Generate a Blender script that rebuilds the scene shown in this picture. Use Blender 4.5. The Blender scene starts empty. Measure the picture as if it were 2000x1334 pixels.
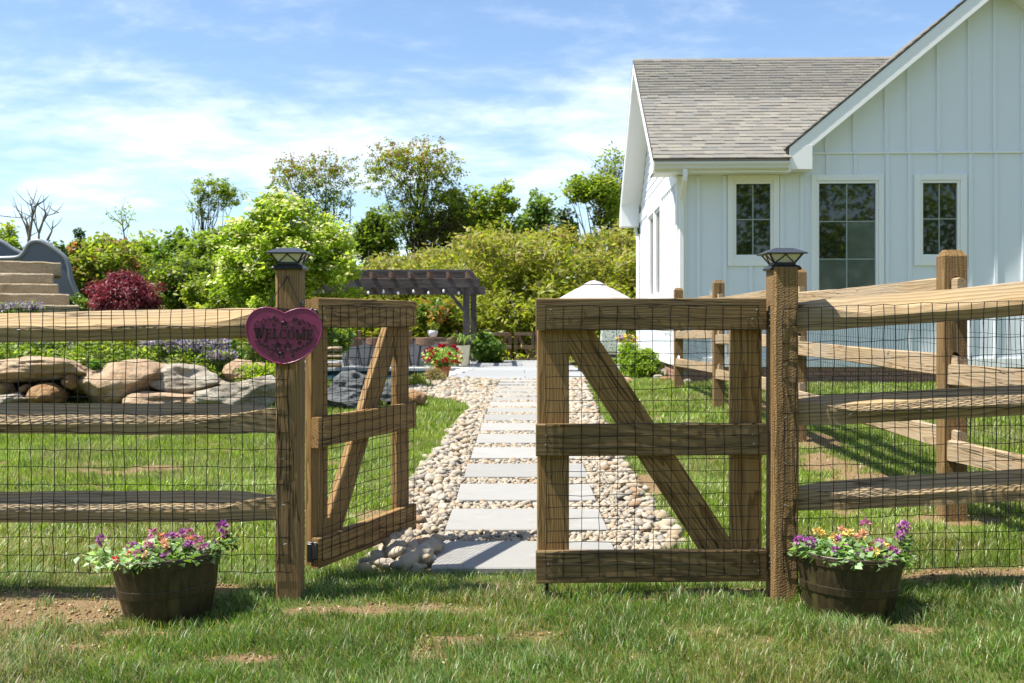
import bpy, bmesh, math, random
import numpy as np
from mathutils import Vector, Matrix, noise as mnoise

SC = bpy.context.scene
COL = SC.collection
R = math.radians
random.seed(7)
RNG = np.random.default_rng(7)

# ------------------------------------------------------------------ camera, sky, sun
CAMZ, F, HOR = 1.21, 2000.0, 630.0          # camera height, focal length and horizon row in photo pixels
cam_d = bpy.data.cameras.new('camera')
cam_d.sensor_width = 36.0
cam_d.lens = 36.0
cam_d.shift_y = -0.0185
cam_d.clip_start = 0.05
cam_d.clip_end = 2000
cam_d.dof.use_dof = True
cam_d.dof.focus_distance = 4.7
cam_d.dof.aperture_fstop = 7.0
cam = bpy.data.objects.new('camera', cam_d)
cam.location = (0, 0, CAMZ)
cam.rotation_euler = (R(90), 0, 0)
COL.objects.link(cam)
SC.camera = cam

SHX, SHY = 0.53, 0.09                        # ground shift of a shadow per metre of height
SUN_DIR = Vector((-SHX, -SHY, 1.0)).normalized()
SUN_EL = math.asin(SUN_DIR.z)
SUN_AZ = math.atan2(SUN_DIR.x, SUN_DIR.y)    # clockwise from +Y

world = bpy.data.worlds.new('World')
SC.world = world
world.use_nodes = True
nt = world.node_tree
nt.nodes.clear()
def wn(t, **k):
    n = nt.nodes.new(t)
    for a, b in k.items():
        setattr(n, a, b)
    return n
sky = wn('ShaderNodeTexSky', sky_type='NISHITA', sun_disc=False, sun_elevation=SUN_EL, sun_rotation=SUN_AZ,
         altitude=100.0, air_density=1.0, dust_density=0.25, ozone_density=3.0)
tc = wn('ShaderNodeTexCoord')
sep = wn('ShaderNodeSeparateXYZ')
nt.links.new(tc.outputs['Generated'], sep.inputs[0])
def wmath(op, a, b=None, c=None):
    n = wn('ShaderNodeMath', operation=op)
    for i, v in enumerate((a, b, c)):
        if v is None:
            continue
        if hasattr(v, 'links'):
            nt.links.new(v, n.inputs[i])
        else:
            n.inputs[i].default_value = v
    return n.outputs[0]
zz = wmath('ADD', wmath('MAXIMUM', sep.outputs[2], 0.0), 0.16)
comb = wn('ShaderNodeCombineXYZ')
nt.links.new(wmath('DIVIDE', sep.outputs[0], zz), comb.inputs[0])
nt.links.new(wmath('DIVIDE', sep.outputs[1], zz), comb.inputs[1])
def wnoise(scale, detail, rough, dist, loc, rot, scl):
    mp = wn('ShaderNodeMapping')
    mp.inputs['Location'].default_value = loc
    mp.inputs['Rotation'].default_value = (0, 0, R(rot))
    mp.inputs['Scale'].default_value = scl
    nt.links.new(comb.outputs[0], mp.inputs[0])
    n = wn('ShaderNodeTexNoise')
    n.inputs['Scale'].default_value = scale
    n.inputs['Detail'].default_value = detail
    n.inputs['Roughness'].default_value = rough
    n.inputs['Distortion'].default_value = dist
    nt.links.new(mp.outputs[0], n.inputs['Vector'])
    return n.outputs[0]
n1 = wnoise(0.55, 4, 0.5, 0.2, (12.3, 1.2, 0), 18, (0.9, 1.1, 1))
n2 = wnoise(1.9, 10, 0.60, 0.25, (7.1, 9.4, 0), 24, (0.95, 1.15, 1))
n3 = wnoise(8.0, 8, 0.6, 0.3, (1.1, 2.4, 0), 30, (0.85, 1.2, 1))
mixv = wmath('ADD', wmath('ADD', wmath('MULTIPLY', n1, 0.55), wmath('MULTIPLY', n2, 0.35)), wmath('MULTIPLY', n3, 0.10))
ramp = wn('ShaderNodeValToRGB')
ramp.color_ramp.interpolation = 'EASE'
ramp.color_ramp.elements[0].position = 0.475
ramp.color_ramp.elements[0].color = (0, 0, 0, 1)
ramp.color_ramp.elements[1].position = 0.70
ramp.color_ramp.elements[1].color = (0.9, 0.9, 0.9, 1)
nt.links.new(mixv, ramp.inputs[0])
mx = wn('ShaderNodeMix', data_type='RGBA')
nt.links.new(ramp.outputs[0], mx.inputs[0])
nt.links.new(sky.outputs[0], mx.inputs[6])
mx.inputs[7].default_value = (8.6, 8.8, 9.2, 1)
bg = wn('ShaderNodeBackground')
bg.inputs[1].default_value = 0.094
nt.links.new(mx.outputs[2], bg.inputs[0])
out = wn('ShaderNodeOutputWorld')
nt.links.new(bg.outputs[0], out.inputs[0])

sun_d = bpy.data.lights.new('sun', 'SUN')
sun_d.energy = 5.0
sun_d.angle = R(0.5)
sun_d.color = (1.0, 0.95, 0.86)
sun = bpy.data.objects.new('sun', sun_d)
sun.rotation_euler = SUN_DIR.to_track_quat('Z', 'Y').to_euler()
sun.location = (-20, -5, 40)
COL.objects.link(sun)

SC.view_settings.view_transform = 'Standard'
SC.view_settings.look = 'None'
SC.view_settings.exposure = 1.1
SC.view_settings.gamma = 1.0
SC.view_settings.use_curve_mapping = False
SC.render.engine = 'CYCLES'
SC.cycles.max_bounces = 6
SC.cycles.transparent_max_bounces = 8
SC.cycles.use_denoising = True

# ------------------------------------------------------------------ small maths
def sm(a, b, x):
    t = np.clip((np.asarray(x, float) - a) / (b - a), 0, 1)
    return t * t * (3 - 2 * t)
def _h(ix, iy, s):
    v = np.sin(ix * 127.1 + iy * 311.7 + s * 74.7) * 43758.5453
    return v - np.floor(v)
def vn(x, y, s=0):
    x = np.asarray(x, float); y = np.asarray(y, float)
    ix, iy = np.floor(x), np.floor(y)
    fx, fy = x - ix, y - iy
    fx = fx * fx * (3 - 2 * fx); fy = fy * fy * (3 - 2 * fy)
    a, b, c, d = _h(ix, iy, s), _h(ix + 1, iy, s), _h(ix, iy + 1, s), _h(ix + 1, iy + 1, s)
    return (a * (1 - fx) + b * fx) * (1 - fy) + (c * (1 - fx) + d * fx) * fy
def fbm(x, y, s=0):
    return 0.5 * vn(x, y, s) + 0.3 * vn(np.asarray(x) * 2.1, np.asarray(y) * 2.1, s + 3) + 0.2 * vn(np.asarray(x) * 4.3, np.asarray(y) * 4.3, s + 5)

def bed(x, y):                                # raised planting bed behind the boulders
    b = sm(13.55, 14.3, y) * sm(0.15, -0.5, np.asarray(x, float) + 0.27 * np.asarray(y, float))
    return b * (0.62 + 0.055 * np.clip(np.asarray(y, float) - 14.3, 0, 25))
def inpool(x, y):
    return sm(-5.6, -5.4, x) * sm(-1.05, -1.3, x) * sm(19.75, 19.95, y) * sm(24.35, 24.15, y)
def gz(x, y):
    x = np.asarray(x, float); y = np.asarray(y, float)
    z = 0.12 * sm(5, 12.5, y) + 0.09 * sm(1.1, 2.7, x) * sm(3.2, 5.2, y)
    z = z + bed(x, y) - 0.9 * inpool(x, y)
    wob = 0.025 * (fbm(x * 1.3, y * 1.3, 11) - 0.5) * sm(0.75, 1.3, np.abs(x - 0.15)) * (1 - sm(14, 18, y))
    return z + wob
def gzf(x, y):
    return float(gz(x, y))
def at(px, py, Y):
    return Vector(((px - 1000) / F * Y, Y, CAMZ - (py - HOR) / F * Y))
def hit(px, py):                              # point of the ground under a photo pixel
    Y = CAMZ * F / (py - HOR)
    for _ in range(14):
        X = (px - 1000) / F * Y
        Y = 0.5 * Y + 0.5 * (CAMZ - gzf(X, Y)) * F / (py - HOR)
    X = (px - 1000) / F * Y
    return Vector((X, Y, gzf(X, Y)))

# ------------------------------------------------------------------ materials
MATS = {}
class NB:
    def __init__(s, name):
        s.m = bpy.data.materials.new(name)
        s.m.use_nodes = True
        s.t = s.m.node_tree
        s.t.nodes.clear()
        s.out = s.n('ShaderNodeOutputMaterial')
        MATS[name] = s.m
    def n(s, t, **k):
        x = s.t.nodes.new(t)
        for a, b in k.items():
            setattr(x, a, b)
        return x
    def l(s, a, b):
        s.t.links.new(a, b)
    def set(s, inp, v):
        if hasattr(v, 'links'):
            s.l(v, inp)
        else:
            inp.default_value = v
    def math(s, op, a, b=0.0, c=0.0, clamp=False):
        x = s.n('ShaderNodeMath', operation=op, use_clamp=clamp)
        s.set(x.inputs[0], a); s.set(x.inputs[1], b); s.set(x.inputs[2], c)
        return x.outputs[0]
    def coord(s, kind='Object'):
        return s.n('ShaderNodeTexCoord').outputs[kind]
    def map(s, v, scale=(1, 1, 1), loc=(0, 0, 0), rot=(0, 0, 0)):
        x = s.n('ShaderNodeMapping')
        s.l(v, x.inputs[0])
        s.set(x.inputs['Scale'], scale); s.set(x.inputs['Location'], loc); s.set(x.inputs['Rotation'], rot)
        return x.outputs[0]
    def vadd(s, a, b, op='ADD'):
        x = s.n('ShaderNodeVectorMath', operation=op)
        s.set(x.inputs[0], a); s.set(x.inputs[1], b)
        return x.outputs[0]
    def noise(s, v, scale=5, detail=4, rough=0.55, dist=0.0, col=False):
        x = s.n('ShaderNodeTexNoise')
        s.l(v, x.inputs['Vector'])
        x.inputs['Scale'].default_value = scale; x.inputs['Detail'].default_value = detail
        x.inputs['Roughness'].default_value = rough; x.inputs['Distortion'].default_value = dist
        return x.outputs[1 if col else 0]
    def ramp(s, v, stops, mode='LINEAR'):
        x = s.n('ShaderNodeValToRGB')
        x.color_ramp.interpolation = mode
        e = x.color_ramp.elements
        while len(e) < len(stops):
            e.new(0.5)
        for i, (p, c) in enumerate(stops):
            e[i].position = p
            e[i].color = (c, c, c, 1) if isinstance(c, (int, float)) else (*c, 1)
        s.l(v, x.inputs[0])
        return x.outputs[0]
    def mix(s, f, a, b, mode='MIX'):
        x = s.n('ShaderNodeMix', data_type='RGBA', blend_type=mode)
        s.set(x.inputs[0], f)
        s.set(x.inputs[6], a if hasattr(a, 'links') else (*a, 1))
        s.set(x.inputs[7], b if hasattr(b, 'links') else (*b, 1))
        return x.outputs[2]
    def bump(s, h, strength=0.5, dist=0.01, nrm=None):
        x = s.n('ShaderNodeBump')
        x.inputs['Strength'].default_value = strength
        x.inputs['Distance'].default_value = dist
        s.l(h, x.inputs['Height'])
        if nrm is not None:
            s.l(nrm, x.inputs['Normal'])
        return x.outputs[0]
    def bsdf(s, col, rough=0.6, spec=0.5, metal=0.0, bump=None, done=True, **k):
        x = s.n('ShaderNodeBsdfPrincipled')
        s.set(x.inputs['Base Color'], col if hasattr(col, 'links') else (*col, 1))
        s.set(x.inputs['Roughness'], rough)
        s.set(x.inputs['Specular IOR Level'], spec)
        s.set(x.inputs['Metallic'], metal)
        for a, b in k.items():
            s.set(x.inputs[a.replace('_', ' ')], b)
        if bump is not None:
            s.l(bump, x.inputs['Normal'])
        if done:
            s.l(x.outputs[0], s.out.inputs[0])
        return x.outputs[0]
    def attr(s, name):
        return s.n('ShaderNodeAttribute', attribute_name=name)

def plain(name, col, rough=0.6, var=0.15, scale=6, bump=0.2, bscale=40, spec=0.4, metal=0.0, coord='Object'):
    b = NB(name)
    c = b.coord(coord)
    n = b.noise(c, scale, 5, 0.6)
    d = tuple(x * (1 - var) for x in col); l = tuple(min(1, x * (1 + var)) for x in col)
    h = b.noise(c, bscale, 4, 0.6)
    b.bsdf(b.mix(n, d, l), b.ramp(h, [(0.3, max(0.02, rough - 0.08)), (0.7, min(1, rough + 0.08))]), spec, metal, b.bump(h, bump, 0.004))
    return b.m

def wood(name, light, mid, dark, rings=24.0, saw=0.0, gray=(0.3, 0.28, 0.25), grayamt=0.35, bump=0.5, rough=0.75, fiber=1.0):
    """timber with its grain along local X; each board takes its own cut from the log"""
    b = NB(name)
    c = b.coord('Object')
    rnd = b.n('ShaderNodeObjectInfo').outputs['Random']
    off = b.n('ShaderNodeCombineXYZ')
    b.l(b.math('MULTIPLY', rnd, 53.0), off.inputs[0])
    b.set(off.inputs[1], b.math('MULTIPLY_ADD', rnd, 0.09, 0.015))
    b.set(off.inputs[2], b.math('MULTIPLY_ADD', b.math('FRACT', b.math('MULTIPLY', rnd, 7.31)), 0.10, 0.03))
    p = b.vadd(c, off.outputs[0])
    ps = b.map(p, (0.16, 1, 1))
    warp = b.noise(b.map(p, (0.9, 5, 5)), 1.6, 3, 0.5, 0.2, col=True)
    wv = b.vadd(b.vadd(warp, (0.5, 0.5, 0.5), 'SUBTRACT'), (0.0, 0.075, 0.075), 'MULTIPLY')
    pr = b.vadd(ps, wv)
    wave = b.n('ShaderNodeTexWave', wave_type='RINGS', rings_direction='X', wave_profile='SAW')
    b.l(pr, wave.inputs['Vector'])
    wave.inputs['Scale'].default_value = rings
    wave.inputs['Distortion'].default_value = 1.2
    wave.inputs['Detail'].default_value = 2
    wave.inputs['Detail Scale'].default_value = 1.5
    ring = wave.outputs[0]
    fib = b.noise(b.map(p, (4, 170, 170)), 1.0, 4, 0.65)
    blot = b.noise(b.map(p, (1.4, 7, 7)), 1.0, 4, 0.6)
    col = b.ramp(ring, [(0.0, light), (0.45, mid), (0.82, dark), (0.93, dark), (1.0, light)])
    col = b.mix(b.ramp(fib, [(0.35, 0.42 * fiber), (0.65, 0.0)]), col, dark)
    col = b.mix(b.ramp(blot, [(0.38, 0.0), (0.72, grayamt)]), col, gray)
    stain = b.noise(b.map(p, (0.7, 2.5, 2.5)), 1.7, 3, 0.5)
    col = b.mix(b.ramp(stain, [(0.45, 0.0), (0.75, 0.3)]), col, mid)
    # knots
    vor = b.n('ShaderNodeTexVoronoi', feature='F1')
    b.l(b.map(p, (1.5, 7.5, 7.5)), vor.inputs['Vector'])
    vor.inputs['Scale'].default_value = 1.7
    knot = b.ramp(vor.outputs[0], [(0.03, 1.0), (0.11, 0.0)])
    col = b.mix(b.math('MULTIPLY', knot, 0.75), col, tuple(x * 0.42 for x in dark))
    ck = b.noise(b.map(p, (1.3, 34, 34)), 1.0, 2, 0.5, 0.6)
    gate_ = b.ramp(b.noise(b.map(p, (0.8, 3, 3)), 2.0, 2, 0.5), [(0.47, 0.0), (0.60, 1.0)])
    crack = b.math('MULTIPLY', b.ramp(ck, [(0.478, 0.0), (0.494, 1.0), (0.506, 1.0), (0.522, 0.0)]), gate_)
    col = b.mix(b.math('MULTIPLY', crack, 0.85), col, tuple(x * 0.22 for x in dark))
    pale = b.ramp(b.noise(b.map(p, (2.0, 60, 60)), 1.0, 3, 0.6), [(0.58, 0.0), (0.72, 0.45)])
    col = b.mix(pale, col, tuple(min(1, x * 1.25) for x in light))
    hgt = b.math('ADD', b.math('ADD', b.math('MULTIPLY', ring, -0.35), b.math('MULTIPLY', fib, 0.8)), b.math('MULTIPLY', crack, -1.6))
    if saw:
        sw = b.n('ShaderNodeTexWave', wave_type='BANDS', bands_direction='X')
        b.l(b.map(c, (1, 1, 1), rot=(0.5, 0.45, 0.62)), sw.inputs['Vector'])
        sw.inputs['Scale'].default_value = 34.0
        sw.inputs['Distortion'].default_value = 9.0
        sw.inputs['Detail'].default_value = 3.0
        sw.inputs['Detail Scale'].default_value = 2.2
        hgt = b.math('ADD', hgt, b.math('MULTIPLY', sw.outputs[0], saw))
        col = b.mix(b.math('MULTIPLY', b.ramp(sw.outputs[0], [(0.0, 1.0), (0.5, 0.0)]), 0.3 * min(1, saw)), col, dark)
    b.bsdf(col, rough, 0.25, 0.0, b.bump(hgt, bump, 0.004))
    return b.m

wood('gate_pine', (0.378, 0.237, 0.093), (0.304, 0.179, 0.065), (0.164, 0.085, 0.026), rings=30, grayamt=0.18, gray=(0.19, 0.155, 0.10))
wood('gate_rail_pine', (0.240, 0.162, 0.073), (0.200, 0.130, 0.054), (0.107, 0.060, 0.022), rings=28, grayamt=0.35, gray=(0.145, 0.13, 0.09))
wood('post_pine', (0.307, 0.197, 0.085), (0.254, 0.153, 0.062), (0.146, 0.080, 0.030), rings=26, saw=0.0, grayamt=0.3, gray=(0.19, 0.16, 0.11))
wood('sawn_post', (0.326, 0.204, 0.080), (0.263, 0.160, 0.058), (0.147, 0.080, 0.026), rings=16, saw=0.9, bump=0.9, grayamt=0.25, gray=(0.21, 0.165, 0.11))
wood('split_rail', (0.435, 0.325, 0.177), (0.356, 0.253, 0.128), (0.209, 0.132, 0.057), rings=18, saw=0.12, bump=0.6, grayamt=0.5, gray=(0.25, 0.215, 0.165), fiber=0.8)
wood('weathered_rail', (0.415, 0.309, 0.188), (0.360, 0.261, 0.151), (0.224, 0.144, 0.071), rings=18, saw=0.1, bump=0.6, grayamt=0.5, gray=(0.28, 0.25, 0.205))
wood('old_gate', (0.218, 0.132, 0.074), (0.176, 0.104, 0.055), (0.101, 0.056, 0.029), rings=18, grayamt=0.3)
wood('pergola_timber', (0.101, 0.084, 0.074), (0.076, 0.062, 0.056), (0.042, 0.034, 0.032), rings=14, grayamt=0.5, gray=(0.13, 0.125, 0.135))
wood('stool_wood', (0.252, 0.144, 0.088), (0.202, 0.112, 0.066), (0.109, 0.056, 0.033), rings=18, grayamt=0.3)

plain('white_paint', (0.75, 0.785, 0.825), 0.55, 0.03, 3, 0.06, 60)
plain('batten_paint', (0.76, 0.795, 0.835), 0.5, 0.03, 4, 0.05, 70)
plain('trim_paint', (0.84, 0.84, 0.82), 0.42, 0.02, 4, 0.03, 70)
plain('muntin_paint', (0.30, 0.35, 0.32), 0.4, 0.03, 4, 0.03, 70)
plain('gutter_paint', (0.72, 0.71, 0.67), 0.35, 0.03, 3, 0.03, 30)
plain('black_iron', (0.014, 0.014, 0.016), 0.38, 0.25, 12, 0.25, 90, 0.5)
plain('wire_black', (0.008, 0.008, 0.008), 0.55, 0.2, 30, 0.1, 90, 0.3)
plain('lamp_lid', (0.030, 0.032, 0.038), 0.30, 0.2, 12, 0.15, 120, 0.6)
plain('lamp_panel', (0.66, 0.65, 0.60), 0.35, 0.05, 10, 0.05, 60)
plain('galvanised', (0.55, 0.55, 0.56), 0.35, 0.1, 30, 0.1, 60, 0.5, 0.8)
plain('sign_mauve', (0.20, 0.024, 0.088), 0.33, 0.10, 14, 0.12, 120, 0.5)
plain('sign_relief', (0.014, 0.004, 0.009), 0.40, 0.2, 30, 0.1, 90, 0.5)
plain('terracotta', (0.42, 0.135, 0.055), 0.75, 0.15, 12, 0.2, 60)
plain('cream_glaze', (0.58, 0.52, 0.38), 0.35, 0.08, 8, 0.1, 40)
plain('white_glaze', (0.80, 0.80, 0.80), 0.3, 0.04, 8, 0.05, 40)
plain('teal_glass', (0.05, 0.30, 0.30), 0.2, 0.1, 8, 0.05, 40)
plain('slide_plastic', (0.085, 0.105, 0.135), 0.42, 0.08, 3, 0.10, 120, 0.5)
plain('slide_rim', (0.16, 0.18, 0.20), 0.38, 0.08, 3, 0.10, 120, 0.5)
plain('soil', (0.055, 0.036, 0.022), 0.95, 0.4, 20, 0.8, 70, 0.1)
plain('mortar', (0.33, 0.29, 0.25), 0.9, 0.15, 20, 0.5, 90, 0.2)
plain('soffit_paint', (0.78, 0.77, 0.74), 0.5, 0.02, 3, 0.03, 60)
plain('bark', (0.075, 0.056, 0.040), 0.9, 0.4, 14, 0.9, 35, 0.2)
plain('bark_pale', (0.16, 0.135, 0.105), 0.9, 0.35, 14, 0.8, 35, 0.2)
plain('dead_wood', (0.17, 0.14, 0.11), 0.9, 0.3, 14, 0.6, 35, 0.2)
plain('metal_frame', (0.020, 0.019, 0.019), 0.4, 0.2, 20, 0.1, 50, 0.5)
plain('plain_cloth', (0.72, 0.70, 0.66), 0.9, 0.05, 10, 0.2, 200, 0.1)

def leafmat(name, trans=0.35, rough=0.5, spec=0.35, tint=(1.25, 1.35, 0.55)):
    b = NB(name)
    a = b.attr('Col').outputs['Color']
    s1 = b.bsdf(a, rough, spec, done=False)
    tr = b.n('ShaderNodeBsdfTranslucent')
    b.l(b.mix(1.0, a, tint, 'MULTIPLY'), tr.inputs[0])
    m = b.n('ShaderNodeMixShader')
    m.inputs[0].default_value = trans
    b.l(s1, m.inputs[1]); b.l(tr.outputs[0], m.inputs[2])
    b.l(m.outputs[0], b.out.inputs[0])
    return b.m
leafmat('leaf', 0.48)
leafmat('leaf_red', 0.35, tint=(1.5, 0.6, 0.6))
leafmat('petal', 0.30, 0.6, 0.2, tint=(1.1, 0.9, 1.0))
leafmat('grass_blade', 0.40, 0.42, 0.5, tint=(1.2, 1.35, 0.5))

b = NB('crumb'); b.bsdf(b.attr('Col').outputs['Color'], 0.95, 0.1)
def ground_mat():
    b = NB('turf_soil')
    c = b.coord('Object')
    d = b.attr('dirt').outputs['Fac']
    n = b.noise(c, 3.0, 6, 0.65)
    n2 = b.noise(c, 45.0, 5, 0.7)
    turf = b.mix(n, (0.060, 0.085, 0.016), (0.12, 0.135, 0.034))
    turf = b.mix(b.ramp(n2, [(0.45, 0.0), (0.75, 0.6)]), turf, (0.22, 0.18, 0.085))
    dirt = b.mix(b.noise(c, 14.0, 7, 0.75), (0.13, 0.078, 0.036), (0.30, 0.21, 0.115))
    peb = b.n('ShaderNodeTexVoronoi'); b.l(c, peb.inputs['Vector']); peb.inputs['Scale'].default_value = 70
    dirt = b.mix(b.ramp(peb.outputs[0], [(0.1, 0.35), (0.3, 0.0)]), dirt, (0.30, 0.25, 0.18))
    f = b.ramp(b.math('ADD', d, b.math('MULTIPLY', b.math('SUBTRACT', n2, 0.5), 0.5)), [(0.3, 0.0), (0.55, 1.0)])
    b.bsdf(b.mix(f, turf, dirt), 0.95, 0.1, 0, b.bump(b.math('ADD', n2, b.math('MULTIPLY', peb.outputs[0], 0.4)), 0.9, 0.02))
ground_mat()

def rock_mat(name, cols, mottled=0.5, lichen=None):
    b = NB(name)
    c = b.coord('Object')
    rnd = b.n('ShaderNodeObjectInfo').outputs['Random']
    off = b.n('ShaderNodeCombineXYZ'); b.l(b.math('MULTIPLY', rnd, 31.0), off.inputs[0])
    p = b.vadd(c, off.outputs[0])
    n = b.noise(p, 3.2, 7, 0.65, 0.4)
    n2 = b.noise(b.map(p, (1, 1, 3.0)), 9.0, 6, 0.7, 0.3)
    n3 = b.noise(p, 38.0, 5, 0.7)
    col = b.ramp(n, [(0.30, cols[0]), (0.48, cols[1]), (0.66, cols[2])])
    col = b.mix(b.ramp(n2, [(0.42, 0.0), (0.62, mottled)]), col, cols[3])
    col = b.mix(b.ramp(n3, [(0.5, 0.0), (0.75, 0.55)]), col, tuple(x * 0.45 for x in cols[0]))
    if lichen:
        col = b.mix(b.ramp(b.noise(p, 6.0, 6, 0.7), [(0.52, 0.0), (0.62, 0.8)]), col, lichen)
    h = b.math('ADD', b.math('MULTIPLY', n2, 1.0), b.math('MULTIPLY', n3, 0.5))
    b.bsdf(col, 0.9, 0.2, 0, b.bump(h, 1.0, 0.045))
rock_mat('sandstone', [(0.192, 0.113, 0.061), (0.367, 0.244, 0.144), (0.463, 0.341, 0.227), (0.506, 0.411, 0.297)])
rock_mat('orange_stone', [(0.178, 0.089, 0.037), (0.296, 0.163, 0.067), (0.355, 0.222, 0.111), (0.340, 0.244, 0.148)])
rock_mat('gray_stone', [(0.14, 0.115, 0.085), (0.29, 0.25, 0.195), (0.39, 0.345, 0.275), (0.45, 0.40, 0.325)], 0.6, (0.46, 0.42, 0.345))
rock_mat('dark_stone', [(0.045, 0.05, 0.055), (0.09, 0.10, 0.105), (0.16, 0.165, 0.165), (0.24, 0.23, 0.21)], 0.4)
rock_mat('step_stone', [(0.315, 0.231, 0.144), (0.463, 0.375, 0.259), (0.527, 0.444, 0.324), (0.370, 0.273, 0.163)], 0.55)

PEB = [(0.0, (0.60, 0.56, 0.49)), (0.22, (0.64, 0.61, 0.55)), (0.42, (0.52, 0.44, 0.32)), (0.52, (0.46, 0.45, 0.42)),
       (0.66, (0.60, 0.53, 0.42)), (0.78, (0.35, 0.36, 0.36)), (0.84, (0.67, 0.65, 0.60)), (0.95, (0.44, 0.31, 0.20))]
for nm, src in (('pebble', 'obj'), ('pebble_mass', 'attr')):
    b = NB(nm)
    c = b.coord('Object')
    rnd = b.n('ShaderNodeObjectInfo').outputs['Random'] if src == 'obj' else b.attr('rnd').outputs['Fac']
    col = b.ramp(rnd, [(q, (w[0] * 0.585, w[1] * 0.535, w[2] * 0.465)) for q, w in PEB], 'CONSTANT')
    n = b.noise(c, 22.0 if src == 'attr' else 1.6, 5, 0.65)
    col = b.mix(b.ramp(n, [(0.35, 0.35), (0.6, 0.0)]), col, (0.22, 0.18, 0.14))
    b.bsdf(col, 0.78, 0.3, 0, b.bump(n, 0.4, 0.01))
plain('pebble_sand', (0.12, 0.098, 0.072), 0.95, 0.3, 30, 0.9, 60, 0.1)

def slab_mat(name, a, d, sp=0.3):
    b = NB(name)
    c = b.coord('Object')
    rnd = b.n('ShaderNodeObjectInfo').outputs['Random']
    n = b.noise(c, 2.2, 6, 0.6, 0.3)
    n2 = b.noise(c, 60.0, 5, 0.7)
    col = b.mix(n, a, d)
    col = b.mix(b.math('MULTIPLY', rnd, 0.6), col, tuple(x * 0.80 for x in a))
    col = b.mix(b.ramp(n2, [(0.52, 0.0), (0.7, 0.25)]), col, tuple(x * 0.6 for x in a))
    st = b.noise(c, 5.5, 6, 0.7)
    col = b.mix(b.ramp(st, [(0.56, 0.0), (0.70, 0.40)]), col, (0.20, 0.165, 0.12))
    st2 = b.noise(b.map(c, (1.2, 4.5, 1)), 3.0, 6, 0.7)
    col = b.mix(b.ramp(st2, [(0.58, 0.0), (0.64, 0.3)]), col, tuple(x * 1.18 for x in d))
    b.bsdf(col, 0.8, sp, 0, b.bump(b.math('ADD', n2, b.math('MULTIPLY', n, 1.5)), 0.25, 0.006))
slab_mat('bluestone', (0.262, 0.256, 0.240), (0.315, 0.307, 0.285))
slab_mat('patio_stone', (0.26, 0.27, 0.28), (0.31, 0.318, 0.322))
slab_mat('coping_stone', (0.38, 0.38, 0.37), (0.45, 0.44, 0.42))
slab_mat('bar_stucco', (0.40, 0.39, 0.38), (0.52, 0.50, 0.48))

SH = [(0.0, (0.200, 0.188, 0.168)), (0.18, (0.214, 0.201, 0.179)), (0.36, (0.190, 0.180, 0.164)), (0.52, (0.206, 0.192, 0.170)),
      (0.70, (0.168, 0.164, 0.155)), (0.79, (0.240, 0.226, 0.192)), (0.92, (0.192, 0.186, 0.173))]
for nm, src in (('shingle', 'obj'), ('shingle_mass', 'attr')):
    b = NB(nm)
    c = b.coord('Object')
    rnd = b.n('ShaderNodeObjectInfo').outputs['Random'] if src == 'obj' else b.attr('rnd').outputs['Fac']
    col = b.ramp(rnd, [(q, tuple(v * 1.12 for v in w)) for q, w in SH], 'CONSTANT')
    n = b.noise(c, 140.0, 3, 0.7)
    col = b.mix(b.ramp(n, [(0.35, 0.5), (0.65, 0.0)]), col, (0.09, 0.085, 0.075))
    b.bsdf(col, 0.95, 0.1, 0, b.bump(n, 0.5, 0.004))
plain('roof_deck', (0.16, 0.145, 0.125), 0.95, 0.2, 30, 0.5, 120, 0.1)
plain('drip_edge', (0.035, 0.033, 0.03), 0.6, 0.2, 30, 0.2, 120, 0.3)

b = NB('brick')
rnd = b.n('ShaderNodeObjectInfo').outputs['Random']
n = b.noise(b.coord('Object'), 30, 5, 0.65)
b.bsdf(b.mix(n, b.ramp(rnd, [(0.0, (0.24, 0.10, 0.065)), (0.5, (0.32, 0.15, 0.095)), (1.0, (0.20, 0.105, 0.08))]), (0.36, 0.24, 0.18)), 0.9, 0.2, 0, b.bump(n, 0.6, 0.004))

b = NB('window_glass')
b.bsdf((0.012, 0.016, 0.012), 0.02, 0.5, 0.0, None, IOR=1.75)
b = NB('window_blind')
b.bsdf((0.07, 0.09, 0.08), 0.05, 0.5, 0.0, None, IOR=1.75)

b = NB('pool_water')
n = b.noise(b.map(b.coord('Object'), (1, 2.2, 1)), 3.5, 4, 0.6)
b.bsdf((0.025, 0.075, 0.105), 0.05, 0.6, 0, b.bump(n, 0.25, 0.05))

b = NB('tub_resin')
c = b.coord('Object')
wv = b.noise(b.map(c, (60, 60, 6)), 1.0, 4, 0.65)
st = b.n('ShaderNodeAttribute', attribute_name='stave').outputs['Fac']
col = b.mix(b.ramp(wv, [(0.35, 0.0), (0.65, 1.0)]), (0.020, 0.014, 0.008), (0.052, 0.036, 0.017))
col = b.mix(b.math('MULTIPLY', st, 0.75), col, (0.075, 0.062, 0.022))
dst = b.noise(c, 26, 4, 0.8)
col = b.mix(b.ramp(dst, [(0.66, 0.0), (0.74, 0.35)]), col, (0.22, 0.17, 0.11))
b.bsdf(col, 0.42, 0.45, 0, b.bump(wv, 0.5, 0.004))

b = NB('canopy_stripe')
sp = b.n('ShaderNodeSeparateXYZ'); b.l(b.coord('Object'), sp.inputs[0])
f = b.math('FRACT', b.math('MULTIPLY', sp.outputs[2], 11.0))
b.bsdf(b.mix(b.ramp(f, [(0.48, 0.0), (0.56, 1.0)]), (0.50, 0.49, 0.51), (0.40, 0.345, 0.31)), 0.9, 0.1)

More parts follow.
